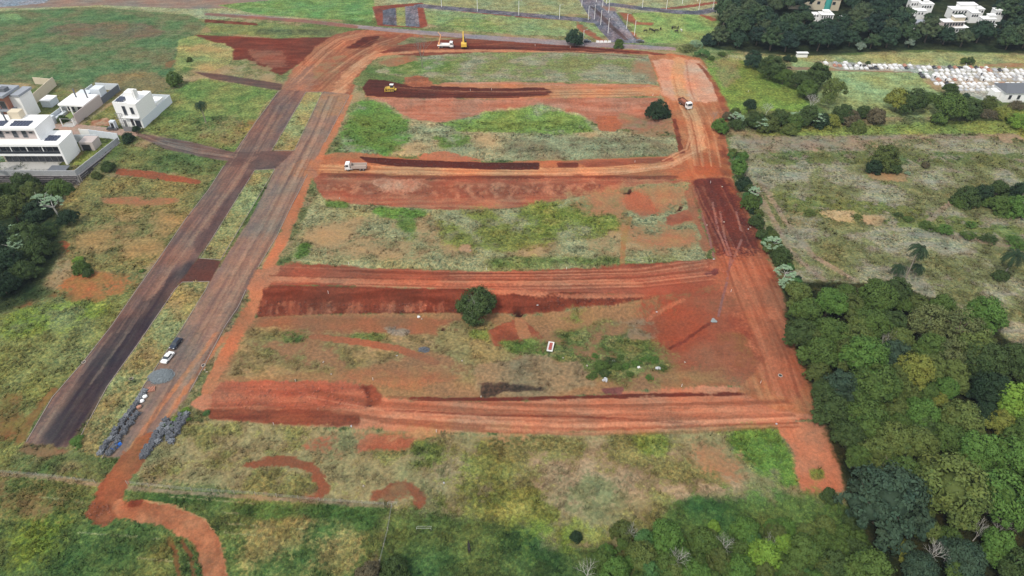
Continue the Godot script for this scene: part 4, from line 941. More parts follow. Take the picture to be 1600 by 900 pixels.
func trunk_mesh(h: float, r: float, limbs: int, reach: float, seed_: int) -> ArrayMesh:  # a trunk h tall with limbs that spread to "reach"
	var mb := MB.new()
	var g := RandomNumberGenerator.new()
	g.seed = seed_
	var top := Vector3(g.randf_range(-0.06, 0.06) * h, h * 0.62, g.randf_range(-0.06, 0.06) * h)
	mb.tube(Vector3(0, -0.4, 0), Vector3(0, h * 0.08, 0), r * 1.5, r, 7, false)
	mb.tube(Vector3(0, h * 0.08, 0), top, r, r * 0.72, 7, false)
	for i in limbs:
		var a := i * TAU_ / limbs + g.randf_range(-0.4, 0.4)
		var q := top + Vector3(cos(a) * reach * 0.55, h * g.randf_range(0.18, 0.36), sin(a) * reach * 0.55)
		mb.tube(top - Vector3(0, h * 0.1 * g.randf(), 0), q, r * 0.55, r * 0.25, 5, false)
		mb.tube(q, q + Vector3(cos(a + 0.6) * reach * 0.3, h * 0.12, sin(a + 0.6) * reach * 0.3), r * 0.25, r * 0.08, 4, false)
	return mb.done()

func bare_mesh(h: float, r: float, depth: int, seed_: int, lean := 0.5) -> ArrayMesh:  # branches that fork
	var mb := MB.new()
	var g := RandomNumberGenerator.new()
	g.seed = seed_
	var todo: Array = [[Vector3(0, -0.2, 0), Vector3.UP, h * 0.34, r, 0]]
	while todo.size():
		var b: Array = todo.pop_back()
		var p: Vector3 = b[0]
		var d: Vector3 = b[1]
		var q: Vector3 = p + d * b[2]
		mb.tube(p, q, b[3], b[3] * 0.66, 5 if b[4] < 2 else 4, false)
		if b[4] < depth:
			var kids := 3 if b[4] < 3 else 2
			var a0 := g.randf() * TAU_
			for i in kids:
				var side := d.cross(Vector3(cos(a0 + i * TAU_ / kids), 0.1, sin(a0 + i * TAU_ / kids))).normalized()
				var nd := (d + side * lean * g.randf_range(0.7, 1.3) + Vector3.UP * 0.12).normalized()
				todo.append([q - d * b[2] * 0.08, nd, b[2] * g.randf_range(0.62, 0.85), b[3] * 0.62, b[4] + 1])
	return mb.done()

func rosette_mesh(stars: int) -> ArrayMesh:  # big pale hand shaped leaves held in flat whorls
	var mb := MB.new()
	for k in stars:
		var a := rng.randf() * TAU_
		var rr := sqrt(rng.randf()) * 0.9
		var c := Vector3(cos(a) * rr, 0.5 - rr * rr * 0.7 + rng.randf_range(-0.3, 0.12), sin(a) * rr)
		var tone := rng.randf_range(0.75, 1.2)
		for i in 9:
			var b := i * TAU_ / 9 + rng.randf_range(-0.2, 0.2)
			var o := Vector3(cos(b), rng.randf_range(-0.25, 0.12), sin(b))
			var side := Vector3(-sin(b), 0, cos(b)) * 0.045
			var l := rng.randf_range(0.13, 0.22)
			var sh := Color.WHITE * (tone * rng.randf_range(0.85, 1.15))
			mb.col = sh
			var m := c + o * l * 0.55
			var t := c + o * l + Vector3.DOWN * 0.05
			mb.quad(c, m - side, t, m + side)
	return mb.done()

func palm_crown_mesh() -> ArrayMesh:
	var mb := MB.new()
	for k in 26:
		var a := k * 2.4 + rng.randf_range(-0.2, 0.2)
		var lift := rng.randf_range(-0.2, 1.5)
		var out := Vector3(cos(a), 0, sin(a))
		var side := Vector3(-sin(a), 0, cos(a))
		var p := Vector3.ZERO
		mb.col = Color.WHITE * rng.randf_range(0.6, 1.4)
		var d := (out + Vector3.UP * lift).normalized()
		for s in 12:
			var q := p + d * 0.1
			var wid := 0.19 * sin(PI * (0.15 + 0.78 * s / 12.0))
			for sg: float in [-1.0, 1.0]:
				for h in 2:
					var u := p.lerp(q, h * 0.5)
					var tip := u + side * sg * wid + Vector3(0, -wid * rng.randf_range(0.5, 1.0), 0) + d * 0.12
					mb.quad(u, u + d * 0.045, tip + d * 0.02, tip)
			p = q
			d = (d + Vector3.DOWN * 0.24).normalized()
	return mb.done()

var crowns: Array = []
var far_crowns: Array = []
var airy: Array = []
var trunks: Array = []
var bark: StandardMaterial3D
var pale_bark: StandardMaterial3D

func leaf_mat(r: int, g: int, b: int) -> StandardMaterial3D:
	var m := StandardMaterial3D.new()
	var c := Color8(r, g, b).srgb_to_linear() * 0.87
	m.albedo_color = Color(c.r, c.g, c.b).linear_to_srgb()
	m.vertex_color_use_as_albedo = true
	m.roughness = 0.7
	m.metallic_specular = 0.25
	return m

func setup_plants() -> void:
	for i in 7: crowns.append(crown_mesh(150, 56, 0.05, 0.98, 1.0, -0.35))
	for i in 4: far_crowns.append(crown_mesh(60, 34, 0.085, 0.85, 1.1, -0.3))
	for i in 3: airy.append(crown_mesh(90, 50, 0.042, 0.9, 1.2, -0.6, 0.0))
	for i in 3: trunks.append(trunk_mesh(1.0, 0.045, 5, 0.7, 40 + i))
	bark = rough_surf(Color(0.10, 0.075, 0.055), Color(0.2, 0.16, 0.13), 0.05, 0.7, 3)
	pale_bark = rough_surf(Color(0.38, 0.36, 0.33), Color(0.58, 0.56, 0.53), 0.05, 0.7, 4)
	M.palm_bark = rough_surf(Color(0.2, 0.17, 0.14), Color(0.34, 0.3, 0.26), 0.05, 0.7, 9)
	M.olive = leaf_mat(100, 114, 60)
	M.olive_dark = leaf_mat(88, 100, 53)
	M.mid = leaf_mat(84, 106, 52)
	M.green = leaf_mat(88, 120, 56)
	M.deep = leaf_mat(70, 88, 49)
	M.blue = leaf_mat(62, 82, 64)
	M.black = leaf_mat(46, 66, 44)
	M.lime = leaf_mat(118, 150, 60)
	M.yellow = leaf_mat(128, 134, 64)
	M.tan = leaf_mat(108, 116, 72)
	M.mint = leaf_mat(140, 166, 134)
	M.sea = leaf_mat(82, 120, 68)
	M.brown = leaf_mat(104, 96, 74)
	M.pale = leaf_mat(128, 144, 128)
	M.far_a = leaf_mat(52, 74, 56)
	M.far_b = leaf_mat(66, 86, 58)
	M.far_c = leaf_mat(44, 64, 54)
	M.far_d = leaf_mat(80, 94, 66)

const WORDS := {"olive": "olive green", "olive_dark": "dull dark olive", "mid": "mid green", "green": "fresh green", "deep": "deep green", "blue": "bluish green", "black": "very dark green", "lime": "bright lime green", "yellow": "yellowish green", "tan": "tan green", "pale": "pale greyish", "mint": "pale mint", "sea": "sea green", "brown": "brownish", "far_a": "dark green", "far_b": "olive green", "far_c": "blackish blue green", "far_d": "lighter greyish green"}

var kinds := {}
# one tree or bush: x, z, crown radius and how high the crown's middle stands (in radii) come from the plan
func tree(x: float, z: float, r: float, k: float, mat: String, style: String, label: String, category: String, group := "", called := "") -> Node3D:
	var n := called
	if n == "": n = {"bush": "bush", "shrub": "shrub"}.get(style, "tree")
	var o := thing(n, label, category, x, z, rng.randf() * TAU_, group)
	var list: Array = {"far": far_crowns, "airy": airy, "shrub": airy}.get(style, crowns)
	var hc := k * r
	var c := part("crown" if style != "bush" and style != "shrub" else "foliage", list[rng.randi() % list.size()], M[mat], o, Vector3(0, hc, 0))
	c.scale = Vector3(r, r * (0.55 if style == "shrub" else rng.randf_range(0.9, 1.08)), r) * (1.06 if style == "airy" else 1.0)
	var t := part("trunk" if style != "bush" and style != "shrub" else "stem", trunks[rng.randi() % 3], bark, o)
	t.scale = Vector3(hc * 1.25, hc * 1.25, hc * 1.25)
	return o

func cecropia(x: float, z: float, r: float, h: float, label: String, group := "", mat := "mint") -> void:
	var o := thing("cecropia", label, "tree", x, z, rng.randf() * TAU_, group)
	if not kinds.has("ros"): kinds.ros = [rosette_mesh(46), rosette_mesh(54), rosette_mesh(38)]
	var c := part("crown", kinds.ros[rng.randi() % 3], M[mat], o, Vector3(0, h - r * 0.4, 0))
	c.scale = Vector3(r, r, r)
	var t := part("trunk", trunks[rng.randi() % 3], pale_bark, o)
	t.scale = Vector3(h * 0.9, h * 0.9, h * 0.9)

func bare(x: float, z: float, h: float, mat: Material, label: String, seed_: int, lean := 0.5, thick := 0.02) -> void:
	var o := thing("bare_tree", label, "tree", x, z, 0.0, "leafless trees")
	part("trunk", bare_mesh(h, h * thick, 6, seed_, lean), mat, o)

func palm(x: float, z: float, h: float, r: float, label: String, group: String) -> void:
	var o := thing("palm_tree", label, "palm", x, z, rng.randf() * TAU_, group)
	if not kinds.has("palm"): kinds.palm = [palm_crown_mesh(), palm_crown_mesh()]
	var mb := MB.new()
	mb.tube(Vector3(0, -0.2, 0), Vector3(0.06 * h * 0.3, h * 0.5, 0), 0.2, 0.16, 7, false)
	mb.tube(Vector3(0.06 * h * 0.3, h * 0.5, 0), Vector3(0, h, 0), 0.16, 0.14, 7, false)
	part("trunk", mb.done(), M.palm_bark, o)
	var c := part("crown", kinds.palm[rng.randi() % 2], M.black, o, Vector3(0, h, 0))
	c.scale = Vector3(r, r, r)

func plant_row(list: Array, style: String, words: String, category: String, group: String) -> void:
	var b: Array = []
	var k: Array = []
	for t in list:
		b.append(words % WORDS[t[4]])
		k.append(t[0])
	var n := ranked(b, k, "from the left")
	for i in list.size():
		var t: Array = list[i]
		tree(t[0], t[1], t[2], t[3], t[4], style, n[i], category, group)

func plant_trees() -> void:
	# lone trees on and round the site
	tree(-9.6, -138.3, 5.6, 0.7, "deep", "crown", "lone leafy tree with grey branches showing, on the dark red bank", "tree")
	bare(-9.49, -137.08, 7.2, pale_bark, "grey leafless tree standing inside the lone leafy tree's crown", 17, 0.55)
	tree(58.5, -254.9, 4.9, 0.68, "black", "crown", "round very dark green tree beside the orange haul road", "tree")
	bare(-40.74, -301.32, 12.5, rough_surf(Color(0.16, 0.14, 0.13), Color(0.25, 0.22, 0.2), 0.05, 0.7, 6), "tall dark leafless tree on the topmost plot near the excavator", 23, 0.34, 0.016)
	palm(-120.69, -247.38, 8.0, 2.8, "single palm standing in the grass between the white houses and the avenue", "palms")
	tree(-145.4, -282.5, 3.6, 0.75, "mid", "crown", "bushy mid green tree where the big field meets the grass strip", "tree")
	tree(-149.1, -308.7, 1.5, 0.6, "olive_dark", "bush", "small olive bush at the corner of the big dark field", "bush")
	tree(29.9, -328, 4.6, 0.7, "far_a", "crown", "dark dome shaped tree beside the far asphalt road", "tree")
	tree(51.3, -325.6, 2.8, 0.6, "mid", "bush", "small round green tree below the foot of the distant avenue", "tree")
	tree(110.7, -368.6, 3.4, 0.7, "far_c", "far", "dark tree at the end of the distant lane by the far wood", "tree")
	tree(95, -328.4, 3.7, 0.75, "far_c", "far", "blackish round tree at the lower corner of the far wood", "tree")
	tree(131.7, -213.2, 5.2, 0.72, "olive_dark", "crown", "lone spreading olive tree in the greyish pasture", "tree")
	tree(127.2, -210, 2.9, 0.6, "black", "bush", "dark bush at the left foot of the pasture's lone tree", "bush")
	tree(134.5, -210.2, 2.7, 0.6, "deep", "bush", "deep green bush at the right foot of the pasture's lone tree", "bush")
	tree(146.9, -213.1, 1.6, 0.6, "brown", "bush", "small brownish bush right of the pasture's lone tree", "bush")
	tree(138.7, -208.5, 1.1, 0.5, "mint", "shrub", "small pale shrub between the lone pasture tree and the brown bush", "shrub")
	palm(112.6, -150.55, 11.2, 3.1, "taller of two palms in the pasture, two young palms at its foot", "palms")
	palm(110.03, -151.42, 4.0, 2.4, "young palm at the left foot of the taller pasture palm", "palms")
	palm(115.55, -151.42, 4.0, 2.2, "young palm at the right foot of the taller pasture palm", "palms")
	palm(140.76, -151.42, 8.4, 3.6, "drooping palm in the pasture with a dark bush round its foot", "palms")
	tree(139.2, -150.6, 2.4, 0.5, "deep", "bush", "dark bush round the foot of the drooping palm", "bush")
	palm(167.08, -189.95, 7.0, 3.0, "palm rising from the dark scrub at the pasture's right edge", "palms")
	plant_row([[149.5, -189.6, 4.4, 0.45, "deep"], [156, -192.1, 4.2, 0.5, "black"], [163, -195.1, 3.6, 0.6, "deep"], [167.9, -193.4, 3.8, 0.6, "black"], [158.1, -185.8, 4.4, 0.4, "mid"], [162.5, -184.1, 4.7, 0.4, "green"], [147.2, -189.2, 2.5, 0.4, "mid"]], "bush", "%s bush in the scrub at the pasture's right edge", "bush", "scrub at the pasture's right edge")
	var band := 0
	plant_row([[124.5, -182.5, 1.4, 0.5, "deep"], [126.4, -180, 1.8, 0.4, "mid"], [130.7, -176.2, 2.6, 0.35, "mid"], [135.2, -174, 3, 0.35, "green"], [144.6, -176.7, 1.8, 0.6, "green"], [141, -170.8, 2.6, 0.35, "mid"], [146.2, -169.4, 2.7, 0.35, "deep"], [153.6, -167, 3.5, 0.35, "green"], [110.9, -181.8, 1.6, 0.3, "olive"], [96.1, -183.8, 2.1, 0.3, "olive"]], "shrub", "low %s shrub in the weedy line crossing the pasture", "shrub", "shrubs along the weedy line across the pasture")
	# hedge along the haul road
	for t in [[79.4, -209, 3.4, 0.7, "green", "leafy green bush"], [78.6, -199.1, 2.8, 0.6, "black", "blackish bush"], [77.6, -187, 2.9, 0.75, "mid", "round green bush"], [77.1, -177, 2.6, 0.6, "deep", "deep green bush"], [76.9, -170.2, 2.2, 0.6, "deep", "low dark bush"], [77.4, -163.5, 2.5, 0.6, "olive_dark", "dull olive bush"], [79.3, -158.7, 3.2, 0.7, "deep", "round dark tree"], [80.5, -221.4, 1.9, 0.5, "olive", "small olive shrub"], [78.3, -145.2, 2.3, 0.6, "olive", "olive shrub"]]:
		tree(t[0], t[1], t[2], t[3], t[4], "bush", "%s in the hedge along the haul road%s" % [t[5], {"green": ", topmost of it", "black": ", just below the topmost", "mid": " with a pale top", "olive": " end", "olive_dark": " under the pale cecropia"}.get(t[4], "")], "bush", "hedge along the haul road")
	var hedge: Array = []
	var hl := pv([80.7,-220.3,79,-201,77.7,-181.8,77.9,-166.4,78.2,-152,78.8,-144.7])
	for i in 34:
		var f := rng.randf() * (hl.size() - 1.001)
		var p := hl[int(f)].lerp(hl[int(f) + 1], f - int(f)) + Vector2(rng.randf_range(-0.6, 3.0), rng.randf_range(-1, 1))
		hedge.append([p.x, p.y, rng.randf_range(1.0, 2.1), rng.randf_range(0.4, 0.8), ["mid", "deep", "green", "olive_dark", "black", "sea"][rng.randi() % 6]])
	hedge.sort_custom(func(a, b): return a[1] < b[1])
	var hb: Array = []
	var hk: Array = []
	for t in hedge:
		hb.append("small %s bush in the haul road hedge" % WORDS[t[4]])
		hk.append(t[1])
	var hn := ranked(hb, hk, "from the top")
	for i in hedge.size():
		var t: Array = hedge[i]
		tree(t[0], t[1], t[2], t[3], t[4], "bush", hn[i], "bush", "hedge along the haul road")
	cecropia(77.81, -164.15, 3.4, 4.5, "pale mint cecropia in the hedge above the round dark tree", "cecropias")
	cecropia(77.84, -150.84, 3.4, 4.0, "pale mint cecropia in the hedge just below the round dark tree", "cecropias")
	cecropia(77.73, -146.32, 3.0, 3.0, "lowest pale cecropia of the hedge, touching the wood", "cecropias")
	cecropia(79.94, -191.48, 2.2, 5.0, "pale topped cecropia over the round green hedge bush", "cecropias")
	# scrub at the top of the hedge
	plant_row([[80.2, -240.1, 3.4, 0.6, "green"], [86.7, -242.1, 3.2, 0.5, "deep"], [95.6, -256.2, 3.1, 1, "black"], [94.3, -243.4, 4.2, 0.6, "deep"], [98.6, -240.9, 4.4, 0.5, "olive_dark"], [104.4, -245.6, 4.2, 0.6, "deep"], [109.7, -243.4, 4.2, 0.6, "mid"], [115.9, -245.9, 5, 0.7, "deep"], [120.8, -244.3, 4.2, 0.5, "black"], [123.9, -243.7, 3.7, 0.5, "yellow"], [130.5, -249.1, 4.3, 0.7, "deep"], [132.9, -246.7, 4, 0.5, "brown"], [140.3, -252.5, 3.1, 0.6, "deep"], [143.2, -247.5, 4.3, 0.5, "brown"], [89.2, -252, 2.5, 0.6, "olive_dark"], [85, -250.1, 2.3, 0.6, "brown"], [106, -238.5, 3.2, 0.4, "olive"], [133.3, -240.6, 3.2, 0.4, "olive"]], "bush", "%s bush in the scrub above the pasture", "bush", "scrub between bright meadow and pasture")
	for t in [[96.4, -239.93, "first pale cecropia from the haul road in the scrub above the pasture"], [87.33, -245.22, "small pale cecropia nearest the haul road's bend"], [109.91, -245.22, "broad pale cecropia in the middle of the scrub above the pasture"], [114.38, -247.38, "pale cecropia touching the broad one on its right"], [119.09, -244.15, "last pale cecropia before the yellowish bushes above the pasture"]]:
		cecropia(t[0], t[1], 3.2, 5.0, t[2], "cecropias")
	bare(119.73, -255.17, 8.0, pale_bark, "white leafless tree below the round hedge trees", 31, 0.4)
	bare(79.28, -247.38, 5.0, rough_surf(Color(0.2, 0.17, 0.16), Color(0.3, 0.27, 0.25), 0.05, 0.7, 8), "small grey leafless tree at the haul road's bend", 33, 0.5)
	bare(101.55, -252.91, 5.5, pale_bark, "grey leafless bush in the scrub above the pasture", 35, 0.6)
	# line of round trees beside the bright meadow
	for t in [[109.3, -301.6, 4.3, 0.8, "far_a", "first"], [113, -289.5, 6.2, 0.75, "deep", "second"], [117.5, -283.7, 4.4, 0.75, "mid", "third"], [122.7, -277.1, 5.2, 0.7, "deep", "fourth"], [123.2, -269.5, 4.8, 0.75, "mid", "fifth"], [130.2, -281, 6.3, 0.8, "deep", "hindmost, set back"]]:
		tree(t[0], t[1], t[2], t[3], t[4], "crown", "%s round tree of the line beside the bright meadow, from the far end" % t[5], "tree", "round trees beside the bright meadow")
	tree(130.8, -264.1, 5.7, 1.1, "olive", "airy", "thin olive tree with bare trunk between the round trees and the mown meadow", "tree")
	for t in [[155.6, -258.1, 5.2, 0.8, "yellow", "yellowish tree at the left of the clump below the mown meadow"], [159.6, -255.5, 5.6, 0.85, "deep", "deep green tree in the middle of the clump below the mown meadow"], [168.6, -260.1, 4.1, 0.9, "mid", "narrow mid green tree in the clump below the mown meadow"], [170.5, -248.1, 7.2, 0.7, "mid", "broadest tree of the clump below the cemetery"], [180.6, -251.8, 5.1, 0.65, "deep", "dark tree at the right end of the clump below the cemetery"], [183.6, -271.2, 3.5, 0.9, "deep", "small dark tree right at the cemetery's lower edge"], [193.8, -259.9, 3.6, 0.6, "olive_dark", "dull bush beside the chapel's wall"], [188.7, -267.4, 1.9, 0.8, "blue", "small bluish tree between the clump and the cemetery"]]:
		tree(t[0], t[1], t[2], t[3], t[4], "crown", t[5], "tree", "clump below the cemetery")
	plant_row([[196.1, -252.1, 5.1, 0.4, "yellow"], [197.7, -245.2, 5.5, 0.4, "lime"], [189.9, -252, 3.8, 0.4, "brown"], [205.8, -260, 3.9, 0.4, "brown"]], "shrub", "%s scrub bush below the chapel", "bush", "scrub below the chapel")
	plant_row([[122.5, -309, 1.8, 0.6, "deep"], [127.3, -309.4, 2.1, 0.6, "black"], [130.2, -309, 1.8, 0.6, "deep"], [207.2, -305.9, 1.8, 0.8, "mid"], [209.7, -305.4, 2.1, 0.8, "deep"], [163.3, -305.2, 1.2, 0.7, "deep"]], "far", "small %s bush on the pale meadow before the far wood", "bush", "small bushes on the pale far meadow")
	plant_row([[83.6, -321.1, 3.6, 0.5, "tan"], [89.3, -314.8, 3.6, 0.5, "sea"], [88.6, -326.3, 3.4, 0.5, "mint"], [98.5, -315.2, 2.1, 0.5, "mid"], [92.7, -310.6, 2.1, 0.5, "mid"]], "shrub", "%s shrub beside the far road where the haul road turns", "shrub", "shrubs beside the far road")
	# wood on the left below the retaining wall
	for t in [[-167.7, -201.6, 4.6, 1, "deep", "deep green tree rising against the rubble wall"], [-161.6, -195.8, 4.7, 1, "olive_dark", "grey olive tree below the rubble wall"], [-153.5, -196.6, 5, 0.95, "mid", "mid green tree below the corner of the rubble wall"], [-173.1, -199.6, 3.7, 0.9, "mid", "tree at the left edge below the rubble wall"], [-162.1, -185, 5.6, 0.9, "olive_dark", "dull olive tree in the left wood behind the pale cecropia"], [-152.9, -183.2, 4.8, 0.8, "black", "very dark tree in the middle of the left wood"], [-140.3, -177.9, 3.6, 0.6, "black", "round blackish bush at the right edge of the left wood"], [-144.8, -164.8, 5.3, 0.8, "deep", "deep green tree beside the lower pale cecropia"], [-151.7, -164.3, 5, 0.9, "black", "blackish tree at the photo's left edge in the wood"], [-139.2, -159.1, 4.5, 0.7, "deep", "deep green tree on the lower right of the left wood"], [-143.4, -153, 5.5, 0.8, "black", "large blackish tree low in the left wood"], [-138.5, -151.1, 4, 0.6, "deep", "lowest deep green tree of the left wood"], [-141.4, -144.6, 4.4, 0.7, "black", "blackish tree at the bottom of the left wood"], [-142.9, -171, 3, 0.5, "deep", "small deep green bush in the middle of the left wood"], [-176.9, -193.9, 6.4, 1, "deep", ""], [-162.9, -166.9, 6.7, 1, "black", ""], [-151.1, -145.1, 6.2, 1, "deep", ""], [-125.1, -154.5, 2.4, 0.55, "mid", "small round bush on the slope left of the avenue"], [-122.1, -152.3, 1.8, 0.4, "deep", "low bush beside the small round bush left of the avenue"], [-142.4, -211.1, 2.7, 0.4, "deep", "bush at the end of the rubble wall above the red cut"], [-144.3, -206.1, 1.8, 0.4, "olive_dark", "low olive bush under the slanting part of the rubble wall"]]:
		tree(t[0], t[1], t[2], t[3], t[4], "crown", t[5] if t[5] else "dark tree of the left wood past the photo's edge", "tree" if t[2] > 3.2 else "bush", "left wood below the houses")
	for t in [[-155.62, -190.7, "white green cecropia in the left wood, upper of the pair"], [-145.98, -182.5, "white green cecropia touching the upper one, on its right"], [-150.38, -166.48, "large mint cecropia in the left wood"], [-145.76, -161.63, "lower mint cecropia in the left wood"], [-179.21, -208.07, "cecropia against the rubble wall at the left edge"]]:
		cecropia(t[0], t[1], 3.4, 7.0, t[2], "cecropias")
	plant_row([[-128.2, -159.2, 1.7, 0.4, "lime"], [-75.9, -102.6, 1, 0.5, "lime"], [-107.3, -154.1, 0.9, 0.5, "green"], [-96.8, -93.5, 1.9, 0.3, "green"]], "shrub", "small %s weed clump beside the avenue", "shrub", "weeds beside the avenue")
	# big wood on the right: the trees that can be told apart, then the ones between them
	var wood: Array = [[77.4, -139.2, 4, 0.9, "olive"], [84.5, -135.5, 4.8, 1, "green"], [77.2, -131.5, 4.5, 0.95, "mid"], [89.3, -134.1, 4.2, 1, "olive_dark"], [97.4, -136.7, 5.1, 1, "mid"], [104.5, -140.4, 4.3, 1, "deep"], [108.3, -136.2, 3.3, 1, "olive_dark"], [114.4, -134.4, 3.9, 1, "mid"], [123.3, -130.5, 5.3, 0.9, "green"], [90.8, -126.5, 4.9, 1.1, "mid"], [98.3, -127.8, 3.8, 1.1, "deep"], [106.4, -127.1, 5.7, 1, "tan"], [113.4, -124.8, 5.7, 1, "tan"], [88.6, -124.9, 4.1, 1.15, "olive"], [95.6, -125.6, 2.9, 1.2, "yellow"], [73.2, -124.1, 4.5, 0.9, "deep"], [79.8, -122.9, 5, 1.05, "mid"], [84.6, -120.5, 4.5, 1.1, "olive"], [97.5, -122, 3.5, 1.1, "olive"], [104.1, -119.3, 4.3, 1, "mid"], [113.6, -118.1, 5.5, 1, "olive"], [107.8, -115.9, 4.7, 1, "tan"], [74.8, -116.7, 4.7, 1, "mid"], [81.1, -116, 4.4, 1.05, "olive_dark"], [84.1, -112.7, 6.1, 1.1, "green"], [92.9, -116.1, 4.1, 1.1, "blue"], [95.3, -110, 4.7, 1.1, "yellow"], [105.3, -110.9, 4, 1.05, "olive"], [113.5, -112.6, 5.5, 1, "deep"], [122.2, -115.3, 4.4, 1, "deep"], [73.5, -111.6, 3.2, 0.9, "olive_dark"], [76.3, -106.2, 4.5, 1, "blue"], [83.2, -104.6, 5.7, 1.1, "mid"], [91.8, -105.7, 3.1, 1.05, "olive"], [96.6, -105.8, 2.8, 1.1, "mid"], [101.5, -106.7, 3.1, 1.1, "green"], [110.8, -104.6, 4.6, 1, "black"], [114.4, -101.8, 5.1, 1.1, "lime"], [72.2, -99.4, 4.5, 0.9, "deep"], [78.1, -96.8, 5, 1, "mid"], [87.5, -100, 3.2, 1, "olive"], [91.6, -98.1, 4.4, 1.05, "green"], [98.8, -103.6, 2.1, 1.2, "yellow"], [98.5, -94.9, 5.1, 1.1, "olive"], [109.3, -96.3, 3.3, 1, "yellow"], [107.4, -99.9, 3.2, 0.9, "black"], [74, -92.6, 3.9, 0.8, "deep"], [82.1, -90.6, 4.4, 1, "olive"], [86.2, -90, 4.5, 1.05, "olive"], [77.5, -88.1, 4, 0.95, "olive"], [94.3, -91.7, 4.2, 1.05, "mid"], [98.5, -87.2, 5.4, 1.1, "green"], [104.3, -84.7, 5.3, 1.1, "green"], [72.8, -74, 8.3, 0.85, "blue"], [87, -77.4, 7.5, 0.95, "olive"], [96.4, -76.1, 6.1, 1, "green"], [81, -70.5, 2.6, 1.3, "olive"], [84.3, -64.5, 4.8, 0.8, "blue"], [92.8, -67.4, 4, 0.9, "green"], [94.5, -62.3, 4.7, 0.8, "deep"], [76.6, -63.1, 3.6, 0.6, "blue"], [73.6, -118.5, 2.9, 0.7, "deep"], [75, -133, 2.5, 0.7, "deep"], [111.5, -92.5, 4.2, 1, "mid"], [97.7, -84.1, 3.3, 1, "mid"], [88.4, -86.7, 3, 1, "olive_dark"], [83.8, -83.3, 2.4, 0.9, "deep"], [121.9, -106.4, 5.2, 1, "deep"], [105, -75.8, 5.7, 1, "mid"], [116.2, -89.8, 5.5, 1, "olive"]]
	var area := pv([76.4,-141.4,89.4,-144.1,106.6,-142.5,115.9,-132.4,120.8,-116.2,122.8,-98.4,103.9,-63,75.7,-59.3,70.5,-76.4,70.9,-92.2,72.9,-111,74.7,-128.7])
	var tries2 := 0
	var filled := 0
	while filled < 26 and tries2 < 4000:
		tries2 += 1
		var p := Vector2(rng.randf_range(60, 150), rng.randf_range(-145, -50))
		if not Geometry2D.is_point_in_polygon(p, area): continue
		var near := 1e9
		for t in wood: near = minf(near, p.distance_to(Vector2(t[0], t[1])) - t[2] * 0.45)
		if near < 1.2: continue
		wood.append([p.x, p.y, rng.randf_range(2.2, 3.8), rng.randf_range(1.0, 1.5), ["mid", "olive_dark", "olive", "deep", "mid"][rng.randi() % 5]])
		filled += 1
	var wb: Array = []
	var wk: Array = []
	for t in wood:
		var size := "broad" if t[2] > 6.5 else ("medium" if t[2] > 4.0 else "small")
		var place := "on the wood's road edge" if t[0] < lerpf(74.0, 66.0, clampf((t[1] + 145.0) / 60.0, 0, 1)) else ("on the wood's pasture edge" if t[1] < -136 else ("in mid wood" if t[1] < -95 else "at the wood's lower end"))
		wb.append("%s %s tree %s" % [size, WORDS[t[4]], place])
		wk.append(t[1])
	var wn := ranked(wb, wk, "from the top")
	for i in wood.size():
		var t: Array = wood[i]
		tree(t[0], t[1], t[2], t[3], t[4], "airy" if t[4] == "tan" else "crown", wn[i], "tree", "big wood right of the haul road")
	for t in [[94.09, -122.89, 6.0], [79.49, -65.49, 6.5], [90.69, -70.11, 5.5], [95.24, -71.06, 5.5]]:
		bare(t[0], t[1], t[2], pale_bark, ["white trunk showing in a gap in the upper wood", "branching white dead tree at the lower edge of the wood", "thin pale dead tree between two green crowns at lower right", "thin leafless tree near the wood's lower right corner"][bare_n()], 50 + bare_i, 0.42)
	# bushes along the bottom edge
	plant_row([[22, -71.2, 2.5, 0.5, "olive_dark"], [24.7, -66.2, 3.3, 0.5, "olive"], [29.8, -69.3, 3.7, 0.6, "green"], [29, -64.1, 3, 0.5, "mid"], [36.9, -68.5, 3.1, 0.55, "mid"], [45.7, -70.8, 3.1, 0.6, "green"], [39.2, -65.5, 2.8, 0.5, "olive_dark"], [48.1, -65.9, 3.4, 0.6, "lime"], [42.8, -63.9, 3, 0.5, "green"], [40.2, -72.9, 1.4, 0.5, "lime"], [56.1, -66.6, 3.9, 0.6, "mid"], [60.4, -64.5, 3.6, 0.5, "deep"], [66.8, -62.5, 4.8, 0.6, "mid"], [19.3, -63.6, 3, 0.4, "green"], [33.7, -63, 2.8, 0.4, "green"], [52.5, -63.6, 3, 0.4, "mid"], [65.7, -68.2, 2.5, 0.4, "deep"], [-22.3, -63.7, 3, 0.35, "deep"], [-27.1, -63.2, 2.4, 0.3, "brown"], [12.6, -70.6, 1.3, 0.3, "black"], [52.2, -68.7, 2.5, 0.5, "lime"], [15.8, -65, 2.2, 0.4, "mid"], [75, -67.3, 2.2, 0.7, "yellow"], [65.6, -79.7, 2, 0.3, "deep"], [60, -69.5, 2.5, 0.4, "mid"], [67.7, -73.1, 2.2, 0.35, "deep"]], "bush", "%s bush in the bottom edge thicket", "bush", "thicket along the bottom edge")
	var thick := pv([16.2,-67.8,25.2,-70,36.7,-71.1,48.7,-73.3,62.6,-72.7,72.1,-67.8,75.9,-62.3,68.1,-58.1,16.4,-58.1])
	var fill: Array = []
	var tr := 0
	while fill.size() < 64 and tr < 3000:
		tr += 1
		var p := Vector2(rng.randf_range(5, 70), rng.randf_range(-76, -54))
		if not Geometry2D.is_point_in_polygon(p, thick): continue
		var ok := true
		for q in fill:
			if p.distance_to(Vector2(q[0], q[1])) < 1.9: ok = false
		if ok: fill.append([p.x, p.y, rng.randf_range(1.3, 2.4), rng.randf_range(0.35, 0.7), ["mid", "mid", "green", "deep", "olive_dark", "sea", "olive"][rng.randi() % 7]])
